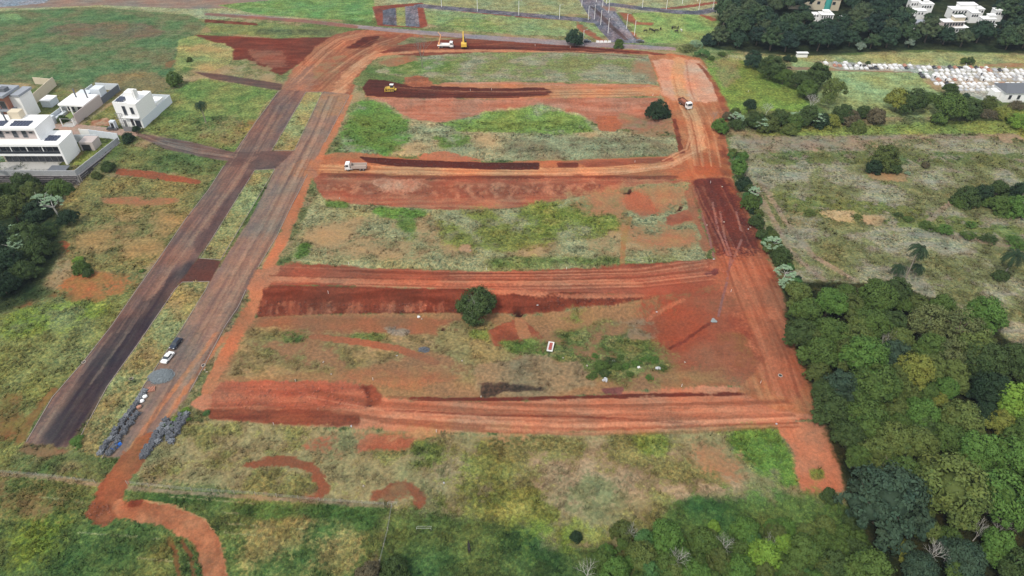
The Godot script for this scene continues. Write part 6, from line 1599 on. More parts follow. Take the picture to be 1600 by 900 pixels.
func build_far_houses() -> void:
	M.red_roof = rough_surf(Color(0.2, 0.07, 0.06), Color(0.3, 0.11, 0.09), 0.05, 0.3, 41)
	M.teal = rough_surf(Color(0.05, 0.32, 0.30), Color(0.08, 0.4, 0.36), 0.04, 0.4, 42)
	villa("villa", "white villa with columns at the left of the far wood", 159.46, -359.08, 0.0, [[0, 0, 0, 12, 7.5, 9, "white", "white"], [-9, 0, 4, 9, 6.0, 8, "white", "white"], [3, 7.9, 3, 6, 1.8, 5, "white", "white"]], [[0.8, 4.4, 0.0, 1.2, 2.6, 5, 2.2], [0.8, 1.2, 0.0, 1.2, 2.6, 5, 2.2], [-7.6, 4.6, 4.0, 1.4, 2.2, 3, 2.6]])
	villa("villa", "small white villa among trees, leftmost of the right hand group", 206.31, -362.88, 0.0, [[0, 0, 0, 7, 9.0, 7, "white", "white"], [10, 0, 3, 8, 8.0, 7, "white", "white"]], [[0.8, 5.4, 0.0, 1.4, 2.0, 2, 3.0], [11, 4.6, 3.0, 1.4, 2.0, 2, 3.0]])
	villa("villa", "grey roofed villa with a white colonnade in the far wood", 203.19, -349.85, 0.0, [[0, 0, 0, 14, 6.0, 8, "white", "roof_grey"]], [[0.6, 2.6, 0.0, 1.1, 2.8, 7, 1.9]])
	villa("villa", "white villa with a brown glazed front and long terraces in the far wood", 214.96, -344.48, 0.05, [[0, 0, 0, 26, 4.4, 10, "white", "white"], [2, 4.8, 3, 20, 4.2, 8, "mauve", "white"], [12, 9.4, 4, 10, 3.4, 6, "beige", "white"]], [[1.0, 1.2, 0.0, 2.0, 2.4, 9, 2.7], [3.0, 5.6, 3.0, 2.0, 2.6, 7, 2.7]])
	villa("villa", "stepped white villa behind the brown glazed one", 229.35, -364.8, 0.0, [[0, 0, 0, 22, 9.0, 9, "white", "white"], [8, 9.4, 2, 16, 3.2, 8, "white", "white"], [22, 0, 4, 12, 8.0, 9, "white", "white"]], [[1.2, 5.6, 0.0, 1.8, 2.2, 7, 2.9], [23.0, 5.0, 4.0, 1.8, 2.0, 4, 2.8]])
	villa("villa", "tall white villa at the right end of the far group", 237.74, -348.04, 0.0, [[0, 0, 0, 12, 5.0, 10, "white", "white"], [-1, 5.4, 2, 12, 4.4, 8, "white", "white"], [4, 10.2, 3, 6, 2.6, 5, "white", "white"]], [[1.0, 1.4, 0.0, 1.8, 2.4, 4, 2.7], [0.4, 6.2, 2.0, 1.8, 2.4, 4, 2.7]])
	villa("villa", "white villa with a slim tower between the stepped and the tall one", 236.53, -359.08, 0.0, [[0, 0, 0, 8, 9.5, 8, "white", "white"], [5.4, 9.9, 2, 1.4, 3.0, 1.4, "white", "white"]], [[1.0, 5.8, 0.0, 1.6, 2.2, 3, 2.2]])
	villa("villa", "small white gatehouse low among the trees below the columned villa", 168.4, -355.34, 0.0, [[0, 0, 0, 5, 7.5, 5, "white", "white"]], [[0.8, 4.0, 0.0, 1.2, 1.6, 2, 2.0]])
	villa("villa", "tiny white villa high in the far wood, farther left of two", 212.18, -374.66, 0.0, [[0, 0, 0, 9, 11.0, 7, "white", "white"]], [[1.0, 7.0, 0.0, 1.6, 2.2, 3, 2.5]])
	villa("villa", "tiny white villa high in the far wood, right neighbour of the first", 215.86, -370.67, 0.0, [[0, 0, 0, 12, 10.5, 7, "white", "white"], [3, 10.9, 1, 4, 2, 4, "white", "white"]], [[1.0, 7.0, 0.0, 1.6, 2.2, 4, 2.5]])
	villa("villa", "small white villa at the far right end, behind the tall one", 249.84, -360.97, 0.0, [[0, 0, 0, 9, 10.5, 7, "white", "white"]], [[1.0, 6.6, 0.0, 1.6, 2.2, 3, 2.5]])
	var r := thing("long_shed", "long shed with a dull red roof at the top of the far wood", "shed", 150.2, -380.77, -0.12)
	vol("wall", "beige", 0, 0, 0, 26, 6, 8, r)
	var mb := MB.new()
	mb.hexa([Vector3(-0.5, 6, -8.5), Vector3(26.5, 6, -8.5), Vector3(26.5, 6, 0.5), Vector3(-0.5, 6, 0.5)], [Vector3(-0.5, 8, -4.1), Vector3(26.5, 8, -4.1), Vector3(26.5, 8, -3.9), Vector3(-0.5, 8, -3.9)])
	part("roof", mb.done(), M.red_roof, r)
	for k in 6: window(2 + k * 4, 3, 0.0, 1.6, 1.6, r)
	var t := thing("water_tank", "tall teal water tank behind the columned villa", "water tank", 170, -378.72)
	part("tank", MB.new().tube(Vector3(0, 0, 0), Vector3(0, 12.5, 0), 1.7, 1.7, 14).done(), M.teal, t)
	part("lid", MB.new().tube(Vector3(0, 12.5, 0), Vector3(0, 12.9, 0), 1.8, 0.6, 14).done(), M.white, t)
	# chapel of the cemetery
	var c := thing("chapel", "white cemetery chapel with a dark grey roof at the photo's right edge", "chapel", 203.42, -265.7, 0.0)
	vol("wall", "white", 0, 0, 0, 20, 4.2, 9, c)
	mb = MB.new()
	mb.hexa([Vector3(-0.6, 4.2, -9.6), Vector3(20.6, 4.2, -9.6), Vector3(20.6, 4.2, 0.6), Vector3(-0.6, 4.2, 0.6)], [Vector3(1.5, 6.4, -4.7), Vector3(18.5, 6.4, -4.7), Vector3(18.5, 6.4, -4.3), Vector3(1.5, 6.4, -4.3)])
	part("roof", mb.done(), M.slate, c)
	for k in 5: window(1.5 + k * 3.6, 1.4, 0.0, 1.2, 1.8, c)
	vol("porch", "white", -2.6, 0, 3, 2.4, 3.2, 4, c)

func build_cemetery() -> void:
	M.tomb_white = rough_surf(Color(0.6, 0.6, 0.61), Color(0.8, 0.8, 0.81), 0.04, 0.5, 51)
	M.tomb_grey = rough_surf(Color(0.34, 0.35, 0.37), Color(0.5, 0.5, 0.52), 0.04, 0.5, 52)
	M.tomb_dark = surf(Color(0.06, 0.06, 0.07), 0.3)
	M.tomb_red = rough_surf(Color(0.36, 0.18, 0.13), Color(0.46, 0.24, 0.17), 0.04, 0.5, 53)
	var protos: Array = []
	var mats: Array = ["tomb_white", "tomb_white", "tomb_white", "tomb_grey", "tomb_dark", "tomb_red"]
	var words: Array = ["white tomb with a low slab and headstone", "white tomb with a tall little gabled vault", "white tomb of two stepped blocks with a cross", "grey tomb slab with headstone", "dark polished tomb slab with headstone", "reddish tiled tomb with headstone"]
	for v in 6:
		var o := thing("tomb", words[v] + " in the cemetery", "tomb", 0, 0)
		var mat: Material = M[mats[v]]
		match v:
			1:
				part("vault", MB.new().box(Vector3.ZERO, Vector3(1.7, 1.4, 2.3)).done(), mat, o)
				var mb := MB.new()
				mb.hexa([Vector3(-0.95, 1.4, -1.25), Vector3(0.95, 1.4, -1.25), Vector3(0.95, 1.4, 1.25), Vector3(-0.95, 1.4, 1.25)], [Vector3(-0.05, 1.8, -1.25), Vector3(0.05, 1.8, -1.25), Vector3(0.05, 1.8, 1.25), Vector3(-0.05, 1.8, 1.25)])
				part("roof", mb.done(), mat, o)
				part("door", MB.new().box(Vector3(0, 0.1, 1.16), Vector3(0.8, 1.4, 0.06)).done(), M.tomb_dark, o)
			2:
				part("base", MB.new().box(Vector3.ZERO, Vector3(2.0, 0.6, 2.6)).done(), mat, o)
				part("block", MB.new().box(Vector3(0, 0.6, 0), Vector3(1.5, 0.3, 2.1)).done(), mat, o)
				part("cross", MB.new().box(Vector3(0, 1.2, -0.9), Vector3(0.12, 0.8, 0.12)).box(Vector3(0, 1.6, -0.9), Vector3(0.5, 0.12, 0.11)).done(), mat, o)
			_:
				part("slab", MB.new().box(Vector3.ZERO, Vector3(1.9, 0.6, 2.5), 0.94).done(), mat, o)
				part("headstone", MB.new().box(Vector3(0, 0.6, -0.95), Vector3(1.5, rng.randf_range(0.3, 0.55), 0.22), 0.9).done(), mat, o)
		protos.append(o)
	var strip := pv([142,-306.4,153.2,-306.4,184.9,-304.2,182.3,-297.7,163,-297.7,148.1,-300.6])
	var main_ := pv([185.8,-304.2,220.8,-300.6,232.9,-298.4,220.5,-276.9,203.8,-276.9,199.3,-276.2,186.3,-277.5,181.4,-290.8,181.6,-296.3])
	var spots: Array = []
	for area in [[strip, 2.3, 3.0, "upper strip"], [main_, 2.4, 3.1, "main block"]]:
		var lo := Vector2(1e9, 1e9)
		var hi := -lo
		for p in area[0]:
			lo = lo.min(p)
			hi = hi.max(p)
		var z := lo.y
		var row := 0
		while z < hi.y:
			var x := lo.x + fmod(row * 0.7, 1.2)
			while x < hi.x:
				var p := Vector2(x + rng.randf_range(-0.12, 0.12), z + rng.randf_range(-0.1, 0.1))
				if Geometry2D.is_point_in_polygon(p, area[0]) and rng.randf() < 0.95:
					spots.append([p.x, p.y, [0, 0, 0, 1, 2, 2, 0, 0, 3, 4, 5, 3, 0, 2][rng.randi() % 14], area[3]])
				x += area[1]
			row += 1
			z += area[2] + (1.0 if row % 3 == 0 else 0.0)
	spots.sort_custom(func(a, b): return a[1] > b[1])
	var first: Array = [true, true, true, true, true, true]
	var rest := MB.new()
	for i in spots.size():
		var s: Array = spots[i]
		var v: int = s[2]
		var yw := rng.randf_range(-0.06, 0.06) + (PI if rng.randf() < 0.3 else 0.0)
		var size := rng.randf_range(0.68, 0.92)
		if i >= 296:
			rest.xf = Transform3D(Basis(Vector3.UP, yw).scaled(Vector3.ONE * size), Vector3(s[0], 0, s[1]))
			rest.box(Vector3.ZERO, Vector3(1.9, 0.6, 2.5), 0.94)
			rest.box(Vector3(0, 0.6, -0.95), Vector3(1.5, rng.randf_range(0.5, 1.0), 0.22), 0.9)
			continue
		var label: String = words[v] + " in the cemetery's " + s[3]
		var o: Node3D = protos[v]
		if first[v]:
			first[v] = false
			o.position = Vector3(s[0], 0, s[1])
			o.rotation.y = yw
			tag(o, label, "", "tombs in the cemetery")
		else: o = copy(protos[v], s[0], s[1], yw, label, "tombs in the cemetery", "tomb")
		o.scale = Vector3.ONE * size
	for v in 6:
		if first[v]: protos[v].position = Vector3(s_last(spots)[0], 0, s_last(spots)[1])
	var far := MeshInstance3D.new()
	far.name = "far_tombs"
	far.mesh = rest.done() if rest.v.size() else MB.new().box(Vector3(spots[0][0], 0, spots[0][1]), Vector3.ONE * 0.3).done()
	far.material_override = M.tomb_white
	add_child(far)
	tag(far, "farthest rows of white tombs at the back of the cemetery", "tombs", "", "stuff")

func s_last(a: Array) -> Array: return a[a.size() - 1]

# ------------------------------------------------------------------ vehicles and machines; forward is +z
func wheels(o: Node3D, spots: Array, r: float, w: float) -> void:
	for s in spots:
		var q := part("wheel", MB.new().tube(Vector3(s[0] - w / 2, r, s[1]), Vector3(s[0] + w / 2, r, s[1]), r, r, 12).done(), M.rubber, o)
		part("rim", MB.new().tube(Vector3(s[0] - w / 2 - 0.01, r, s[1]), Vector3(s[0] + w / 2 + 0.01, r, s[1]), r * 0.55, r * 0.55, 10).done(), M.steel, q)

func car(label: String, x: float, z: float, yaw: float, paintm: Material, hatch := true, group := "") -> Node3D:
	var o := thing("parked_car", label, "car", x, z, yaw, group, 0.03)
	o.scale = Vector3.ONE * 0.9
	var body := PackedVector2Array([Vector2(-2.1, 0.35), Vector2(2.1, 0.33), Vector2(2.14, 0.62), Vector2(1.95, 0.8), Vector2(0.95, 0.92), Vector2(-1.75 if hatch else -1.2, 0.95), Vector2(-2.1, 0.88)])
	part("body", MB.new().extrude(body, -0.86, 0.86).done(), paintm, o)
	var mb := MB.new()
	var r0 := -1.85 if hatch else -1.35
	mb.hexa([Vector3(-0.8, 0.92, r0), Vector3(0.8, 0.92, r0), Vector3(0.8, 0.92, 1.0), Vector3(-0.8, 0.92, 1.0)], [Vector3(-0.62, 1.42, r0 + 0.4), Vector3(0.62, 1.42, r0 + 0.4), Vector3(0.62, 1.42, 0.35), Vector3(-0.62, 1.42, 0.35)])
	part("window", mb.done(), M.car_glass, o)
	part("roof", MB.new().box(Vector3(0, 1.41, r0 / 2 + 0.38), Vector3(1.3, 0.07, 0.55 - r0 - 0.55), 0.94).done(), paintm, o)
	for sx in [-0.62, 0.62]:
		part("headlight", MB.new().box(Vector3(sx, 0.6, 2.06), Vector3(0.36, 0.16, 0.14)).done(), M.lamp_glass, o)
		part("tail_light", MB.new().box(Vector3(sx, 0.68, -2.07), Vector3(0.3, 0.16, 0.1)).done(), M.tail, o)
		part("mirror", MB.new().box(Vector3(sx * 1.5, 0.95, 0.75), Vector3(0.16, 0.13, 0.1)).done(), paintm, o)
	wheels(o, [[-0.78, 1.3], [0.78, 1.3], [-0.78, -1.3], [0.78, -1.3]], 0.32, 0.2)
	return o

func truck(label: String, x: float, z: float, yaw: float, bed: String, load_: bool, crane: bool) -> Node3D:
	var o := thing("tipper_truck" if not crane else "crane_truck", label, "truck", x, z, yaw, "", 0.05)
	o.scale = Vector3.ONE * 0.94
	var cab := PackedVector2Array([Vector2(1.9, 0.7), Vector2(3.75, 0.7), Vector2(3.8, 1.7), Vector2(3.5, 2.85), Vector2(2.0, 2.95), Vector2(1.9, 2.6)])
	part("cab", MB.new().extrude(cab, -1.2, 1.2).done(), M.truck_white, o)
	part("windscreen", MB.new().hexa([Vector3(-1.05, 1.75, 3.6), Vector3(1.05, 1.75, 3.6), Vector3(1.05, 1.75, 3.84), Vector3(-1.05, 1.75, 3.84)], [Vector3(-1.0, 2.65, 3.4), Vector3(1.0, 2.65, 3.4), Vector3(1.0, 2.65, 3.6), Vector3(-1.0, 2.65, 3.6)]).done(), M.car_glass, o)
	for sx in [-1.2, 1.2]:
		part("side_window", MB.new().box(Vector3(sx, 1.8, 2.85), Vector3(0.06, 0.75, 1.0)).done(), M.car_glass, o)
		part("mirror", MB.new().box(Vector3(sx * 1.15, 1.8, 3.6), Vector3(0.12, 0.6, 0.2)).done(), M.dark, o)
		part("headlight", MB.new().box(Vector3(sx * 0.75, 0.85, 3.76), Vector3(0.4, 0.2, 0.08)).done(), M.lamp_glass, o)
	part("bumper", MB.new().box(Vector3(0, 0.45, 3.7), Vector3(2.4, 0.35, 0.25)).done(), M.truck_white, o)
	part("chassis", MB.new().box(Vector3(0, 0.65, -0.6), Vector3(1.0, 0.35, 7.6)).done(), M.dark, o)
	part("fuel_tank", MB.new().tube(Vector3(0.95, 0.8, 0.9), Vector3(0.95, 0.8, 1.8), 0.32, 0.32, 10).done(), M.steel, o)
	if crane:
		part("flatbed", MB.new().box(Vector3(0, 1.0, -1.3), Vector3(2.4, 0.2, 6.0)).done(), M.truck_white, o)
		part("side_board", MB.new().box(Vector3(-1.2, 1.2, -0.6), Vector3(0.06, 0.6, 4.6)).done(), M.truck_white, o)
		part("side_board", MB.new().box(Vector3(1.2, 1.2, -0.6), Vector3(0.06, 0.6, 4.6)).done(), M.truck_white, o)
		part("crane_base", MB.new().box(Vector3(0, 1.2, -3.6), Vector3(0.9, 1.0, 0.9)).done(), M.orange, o)
		part("boom", MB.new().tube(Vector3(0, 1.8, -3.6), Vector3(0.2, 6.0, -2.4), 0.32, 0.24, 6).done(), M.orange, o)
		part("jib", MB.new().tube(Vector3(0.2, 6.0, -2.4), Vector3(0.4, 7.6, -3.8), 0.22, 0.14, 6).done(), M.orange, o)
		part("outrigger", MB.new().box(Vector3(0, 0.1, -3.6), Vector3(3.4, 0.3, 0.35)).done(), M.orange, o)
	else:
		var mb := MB.new()
		mb.box(Vector3(0, 1.0, -1.4), Vector3(2.3, 0.15, 5.6))
		part("bed_floor", mb.done(), M[bed], o)
		for sx in [-1.18, 1.18]: part("bed_side", MB.new().box(Vector3(sx, 1.0, -1.4), Vector3(0.1, 1.2, 5.7)).done(), M[bed], o)
		part("tailgate", MB.new().box(Vector3(0, 1.0, -4.2), Vector3(2.4, 1.15, 0.1)).done(), M[bed], o)
		part("headboard", MB.new().box(Vector3(0, 1.0, 1.45), Vector3(2.4, 1.7, 0.1)).done(), M[bed], o)
		for k in 5:
			for sx in [-1.26, 1.26]: part("rib", MB.new().box(Vector3(sx, 1.0, -3.8 + k * 1.2), Vector3(0.08, 1.2, 0.1)).done(), M[bed], o)
		if load_: part("load", MB.new().ball(Vector3(0, 1.6, -1.4), Vector3(1.1, 0.9, 2.6), 12, 5, 0.0).done(), M.red_soil, o)
	wheels(o, [[-1.0, 2.7], [1.0, 2.7], [-1.0, -1.9], [1.0, -1.9], [-1.0, -3.1], [1.0, -3.1]], 0.5, 0.36)
	return o

func tracks(o: Node3D, half: float, length: float, h: float, w: float) -> void:
	for sx in [-half, half]:
		var pr := PackedVector2Array()
		for i in 14:
			var a := i * TAU_ / 14
			pr.append(Vector2(cos(a) * h / 2 + signf(cos(a) + 0.001) * (length - h) / 2, h / 2 + sin(a) * h / 2))
		var t := part("track", MB.new().extrude(pr, sx - w / 2, sx + w / 2).done(), M.rubber, o)
		for k in 4: part("roller", MB.new().tube(Vector3(sx - w / 2 - 0.02, h / 2, -length * 0.33 + k * length * 0.22), Vector3(sx + w / 2 + 0.02, h / 2, -length * 0.33 + k * length * 0.22), h * 0.3, h * 0.3, 8).done(), M.machine, t)

func build_vehicles() -> void:
	M.rubber = surf(Color(0.025, 0.024, 0.023), 0.9)
	M.steel = surf(Color(0.35, 0.35, 0.36), 0.45, 0.5)
	M.car_glass = surf(Color(0.035, 0.045, 0.055), 0.1, 0.0, 0.6)
	M.lamp_glass = surf(Color(0.7, 0.7, 0.7), 0.15)
	M.tail = surf(Color(0.4, 0.02, 0.02), 0.2)
	M.truck_white = surf(Color(0.78, 0.78, 0.78), 0.35)
	M.machine = rough_surf(Color(0.6, 0.38, 0.05), Color(0.72, 0.5, 0.1), 0.04, 1.0, 61, 0.5)
	M.orange = rough_surf(Color(0.66, 0.33, 0.16), Color(0.72, 0.42, 0.24), 0.04, 1.0, 62, 0.5)
	M.bed_grey = rough_surf(Color(0.36, 0.3, 0.27), Color(0.5, 0.42, 0.37), 0.05, 0.8, 63, 0.7)
	M.bed_brown = rough_surf(Color(0.14, 0.06, 0.045), Color(0.22, 0.1, 0.07), 0.05, 0.8, 64, 0.8)
	M.red_soil = rough_surf(Color(0.24, 0.08, 0.05), Color(0.34, 0.13, 0.08), 0.08, 0.9, 65, 1.0)
	var navy := surf(Color(0.015, 0.025, 0.05), 0.2, 0.2, 0.6)
	var white_paint := surf(Color(0.8, 0.8, 0.8), 0.25, 0.0, 0.6)
	var grey_paint := surf(Color(0.1, 0.1, 0.11), 0.25, 0.2, 0.6)
	var avenue := 0.36
	car("white car parked on the avenue beside the grass median", -86.49, -119.29, -0.22, white_paint, false)
	car("dark blue car parked just above the white car on the avenue", -86.26, -124.27, -0.22, navy)
	car("dark grey car parked on the paved street before the white cube house", -154.93, -241.5, PI / 2, grey_paint)
	car("dark car on the far asphalt road next to the dome shaped tree", 36.64, -332.44, PI / 2, navy, true, "cars on the far road")
	car("dark car at the foot of the distant avenue", 62.64, -332.44, PI / 2, grey_paint, true, "cars on the far road")
	truck("white tipper truck with an empty pale bed on the third earth street", -55.39, -211.67, -PI / 2 + 0.02, "bed_grey", false, false)
	truck("white tipper truck with a dark red bed on the orange haul road", 71.01, -262.12, 0.35, "bed_brown", true, false)
	truck("white flatbed truck with a raised orange crane arm at its tail", -31.77, -325.84, PI / 2 - 0.05, "bed_grey", false, true)
	# excavator seen from behind
	var o := thing("excavator", "yellow excavator seen from behind, its boom reaching over the dark earth", "excavator", -23.14, -325.84, PI + 0.05, "", 0.04)
	tracks(o, 1.1, 4.0, 0.9, 0.6)
	part("turntable", MB.new().tube(Vector3(0, 0.9, 0), Vector3(0, 1.15, 0), 0.9, 0.9, 14).done(), M.dark, o)
	part("body", MB.new().box(Vector3(0, 1.15, -0.4), Vector3(2.6, 1.1, 3.0), 0.97).done(), M.machine, o)
	part("counterweight", MB.new().box(Vector3(0, 1.1, -2.2), Vector3(2.7, 1.4, 0.9), 0.92).done(), M.machine, o)
	var cab := part("cab", MB.new().box(Vector3(-0.85, 1.2, 0.9), Vector3(0.95, 1.9, 1.6), 0.95).done(), M.dark, o)
	part("window", MB.new().box(Vector3(-0.85, 1.9, 1.72), Vector3(0.8, 0.9, 0.05)).done(), M.car_glass, cab)
	part("boom", MB.new().tube(Vector3(0.2, 1.8, 1.0), Vector3(0.2, 5.4, 3.2), 0.36, 0.3, 6).done(), M.machine, o)
	part("boom", MB.new().tube(Vector3(0.2, 5.4, 3.2), Vector3(0.2, 5.6, 5.4), 0.3, 0.22, 6).done(), M.machine, o)
	part("arm", MB.new().tube(Vector3(0.2, 5.7, 5.0), Vector3(0.2, 2.6, 6.6), 0.24, 0.18, 6).done(), M.machine, o)
	part("bucket", MB.new().box(Vector3(0.2, 1.7, 6.4), Vector3(1.1, 0.9, 0.9), 1.2).done(), M.dark, o)
	part("cylinder", MB.new().tube(Vector3(0.2, 1.7, 1.9), Vector3(0.2, 4.0, 3.1), 0.1, 0.1, 6).done(), M.steel, o)
	# bulldozer
	o = thing("bulldozer", "small yellow bulldozer with a white cab roof on the freshly graded dark street", "bulldozer", -51.7, -276.86, -PI / 2, "", 0.05)
	tracks(o, 0.95, 3.2, 0.95, 0.5)
	part("hood", MB.new().box(Vector3(0, 0.7, 0.9), Vector3(1.2, 1.0, 1.7), 0.95).done(), M.machine, o)
	part("body", MB.new().box(Vector3(0, 0.7, -0.7), Vector3(1.4, 0.9, 1.6)).done(), M.machine, o)
	part("cab", MB.new().box(Vector3(0, 1.55, -0.5), Vector3(1.25, 1.2, 1.3), 0.94).done(), M.car_glass, o)
	part("cab_roof", MB.new().box(Vector3(0, 2.75, -0.5), Vector3(1.45, 0.12, 1.6)).done(), M.truck_white, o)
	part("exhaust", MB.new().tube(Vector3(0.3, 1.6, 1.2), Vector3(0.3, 2.5, 1.2), 0.07, 0.07, 6).done(), M.dark, o)
	part("blade", MB.new().box(Vector3(0, 0.1, 2.4), Vector3(3.0, 1.0, 0.2)).done(), M.machine, o)
	for sx in [-0.75, 0.75]: part("push_arm", MB.new().box(Vector3(sx * 1.9, 0.35, 1.2), Vector3(0.15, 0.2, 2.4)).done(), M.machine, o)
	part("ripper", MB.new().box(Vector3(0, 0.5, -2.0), Vector3(1.4, 0.35, 0.7)).done(), M.machine, o)
	# flat cart
	o = thing("flat_cart", "white two wheeled flat cart carrying red crates in the grass", "cart", 9.94, -124.38, -0.2, "", 0.0)
	part("deck", MB.new().box(Vector3(0, 0.6, 0), Vector3(1.4, 0.12, 3.2)).done(), M.truck_white, o)
	for sx in [-0.7, 0.7]: part("side_rail", MB.new().box(Vector3(sx, 0.72, 0), Vector3(0.1, 0.25, 3.2)).done(), M.truck_white, o)
	for sz in [-1.6, 1.6]: part("end_rail", MB.new().box(Vector3(0, 0.72, sz), Vector3(1.5, 0.25, 0.1)).done(), M.truck_white, o)
	part("drawbar", MB.new().box(Vector3(0, 0.5, 2.5), Vector3(0.12, 0.12, 1.4)).done(), M.dark, o)
	wheels(o, [[-0.65, -0.4], [0.65, -0.4]], 0.36, 0.2)
	M.crate_red = rough_surf(Color(0.3, 0.07, 0.06), Color(0.4, 0.12, 0.1), 0.05, 1.0, 66)
	for k in 4:
		var c := thing("red_crate", ["red crate at the tail of the white flat cart", "second red crate from the tail on the white flat cart", "third red crate from the tail on the white flat cart", "red crate at the drawbar end of the white flat cart"][k], "crate", o.position.x + sin(-0.2) * (-1.1 + k * 0.72), o.position.z + cos(-0.2) * (-1.1 + k * 0.72), -0.2, "", 0.74)
		part("side", MB.new().box(Vector3.ZERO, Vector3(0.75, 0.25, 0.4)).done(), M.crate_red, c)
		part("rim", frame_mesh(0.8, 0.08, 0.03, 0.46), M.crate_red, c, Vector3(-0.4, 0.25, 0))

# ------------------------------------------------------------------ street furniture, stones, animals
func along(a: Array, step: float) -> Array:  # points every "step" metres on a line from (a0,a1) to (a2,a3): [x, z, direction]
	var p := Vector2(a[0], a[1])
	var q := Vector2(a[2], a[3])
	var n := maxi(1, int(p.distance_to(q) / step))
	var r: Array = []
	for i in n + 1: r.append([lerpf(p.x, q.x, float(i) / n), lerpf(p.y, q.y, float(i) / n), -(q - p).angle()])
	return r

func rock(mb: MB, c: Vector3, s: Vector3) -> void:
	mb.xf = Transform3D(Basis.from_euler(Vector3(rng.randf_range(-0.4, 0.4), rng.randf() * TAU_, rng.randf_range(-0.4, 0.4))), c)
	mb.box(Vector3(0, -s.y / 2, 0), s, rng.randf_range(0.7, 1.0))
	mb.xf = Transform3D.IDENTITY

func build_stones() -> void:
	M.basalt = rough_surf(Color(0.05, 0.054, 0.065), Color(0.2, 0.21, 0.235), 0.12, 1.2, 71)
	M.basalt_pale = rough_surf(Color(0.1, 0.11, 0.125), Color(0.28, 0.29, 0.32), 0.12, 1.2, 72)
	M.pallet = rough_surf(Color(0.2, 0.15, 0.1), Color(0.3, 0.23, 0.16), 0.08, 1.0, 73)
	var protos: Array = []
	for v in 4:
		var o := thing("stone_stack", "", "stone stack", 0, 0)
		part("pallet", MB.new().box(Vector3.ZERO, Vector3(1.25, 0.13, 1.25)).done(), M.pallet, o)
		var mb := MB.new()
		for i in 64:
			var y := rng.randf_range(0.2, 0.95)
			rock(mb, Vector3(rng.randf_range(-0.72, 0.72) * (1.2 - y * 0.35), y, rng.randf_range(-0.72, 0.72) * (1.2 - y * 0.35)), Vector3(rng.randf_range(0.2, 0.55), rng.randf_range(0.16, 0.3), rng.randf_range(0.2, 0.45)))
		mb.box(Vector3(0, 0.13, 0), Vector3(1.0, 0.7, 1.0))
		tag(part("stones", mb.done(), M.basalt if v < 3 else M.basalt_pale, o), "", "", "", "stuff")
		o.scale = Vector3.ONE * 0.84
		protos.append(o)
	var rows: Array = [[[-88,-108.5,-90.4,-90.8], "kerbside row"], [[-87.1,-101.5,-88.4,-90.8], "row beside the kerbside one"], [[-79.6,-99.7,-80.9,-89.8], "row right of the tracks"], [[-78.1,-98.6,-80.1,-90.2], "second row right of the tracks"], [[-75.4,-101.5,-76.1,-93.9], "weedy rightmost row"], [[-76.6,-101.2,-77.2,-94.6], "weedy middle row"]]
	var first: Array = [true, true, true, true]
	for r in rows:
		var pts := along(r[0], 1.2)
		for i in pts.size():
			var v: int = rng.randi() % 4
			var w := "dark paving stone pallet, %s from the top of the %s" % [NTH[mini(i, 19)], r[1]]
			var x: float = pts[i][0] + rng.randf_range(-0.3, 0.3)
			var z: float = pts[i][1]
			if first[v]:
				first[v] = false
				protos[v].position = Vector3(x, height(x, z), z)
				protos[v].rotation.y = pts[i][2]
				tag(protos[v], w, "", "pallets of paving stones")
			else: copy(protos[v], x, z, pts[i][2] + rng.randf_range(-0.4, 0.4) + (PI / 2 if rng.randf() < 0.5 else 0.0), w, "pallets of paving stones", "stone_stack")
	# things lying with them
	var blue := thing("blue_tarp", "crumpled blue tarpaulin against the lower end of the left stone rows", "tarpaulin", -87.88, -92.2, 1.1)
	var mb2 := MB.new()
	for i in 5: mb2.hexa([Vector3(i * 0.6 - 1.5, 0, -0.5), Vector3(i * 0.6 - 0.9, 0, -0.5), Vector3(i * 0.6 - 0.9, 0, 0.5), Vector3(i * 0.6 - 1.5, 0, 0.5)], [Vector3(i * 0.6 - 1.5, 0.5 + 0.1 * (i % 2), -0.35), Vector3(i * 0.6 - 0.9, 0.5 + 0.1 * ((i + 1) % 2), -0.35), Vector3(i * 0.6 - 0.9, 0.42, 0.3), Vector3(i * 0.6 - 1.5, 0.45, 0.3)])
	part("sheet", mb2.done(), surf(Color(0.02, 0.14, 0.55), 0.5), blue)
	var k := 0
	for s in [[-87.16, -106.74, "white", "white sack pile beside the stones, uppermost"], [-87.35, -105.37, "white", "white sack pile beside the stones, just below the uppermost"], [-87.24, -103.63, "tomb_red", "reddish sack pile beside the stones"]]:
		var o := thing("sack_pile", s[3], "sacks", s[0], s[1], 0.7)
		o.scale = Vector3.ONE * 0.72
		for i in 3:
			var m := MB.new()
			m.ball(Vector3(0, 0.22 + i * 0.24, (i % 2) * 0.1), Vector3(0.85, 0.2, 0.6), 10, 6)
			part("sack", m.done(), M[s[2]], o)
		k += 1
	var bricks := thing("brick_stack", "low stack of red bricks between the gravel heap and the stone rows", "bricks", -86.6, -109.14, 0.3)
	for i in 5:
		for j in 3: part("brick", MB.new().box(Vector3(i * 0.34 - 0.7, 0.0, j * 0.5 - 0.5), Vector3(0.3, 0.3 + 0.1 * ((i + j) % 2), 0.46)).done(), M.brick_red, bricks)
	# gravel heap
	var g := thing("gravel_heap", "low heap of blue grey gravel below the white car", "gravel heap", -85.99, -113.46)
	M.gravel = rough_surf(Color(0.1, 0.12, 0.135), Color(0.3, 0.33, 0.35), 0.2, 1.6, 74)
	var gm := MB.new()
	gm.ball(Vector3(0, -0.15, 0), Vector3(2.9, 1.0, 2.3), 22, 7, 0.0)
	part("mound", gm.done(), M.gravel, g)
	var gs := MB.new()
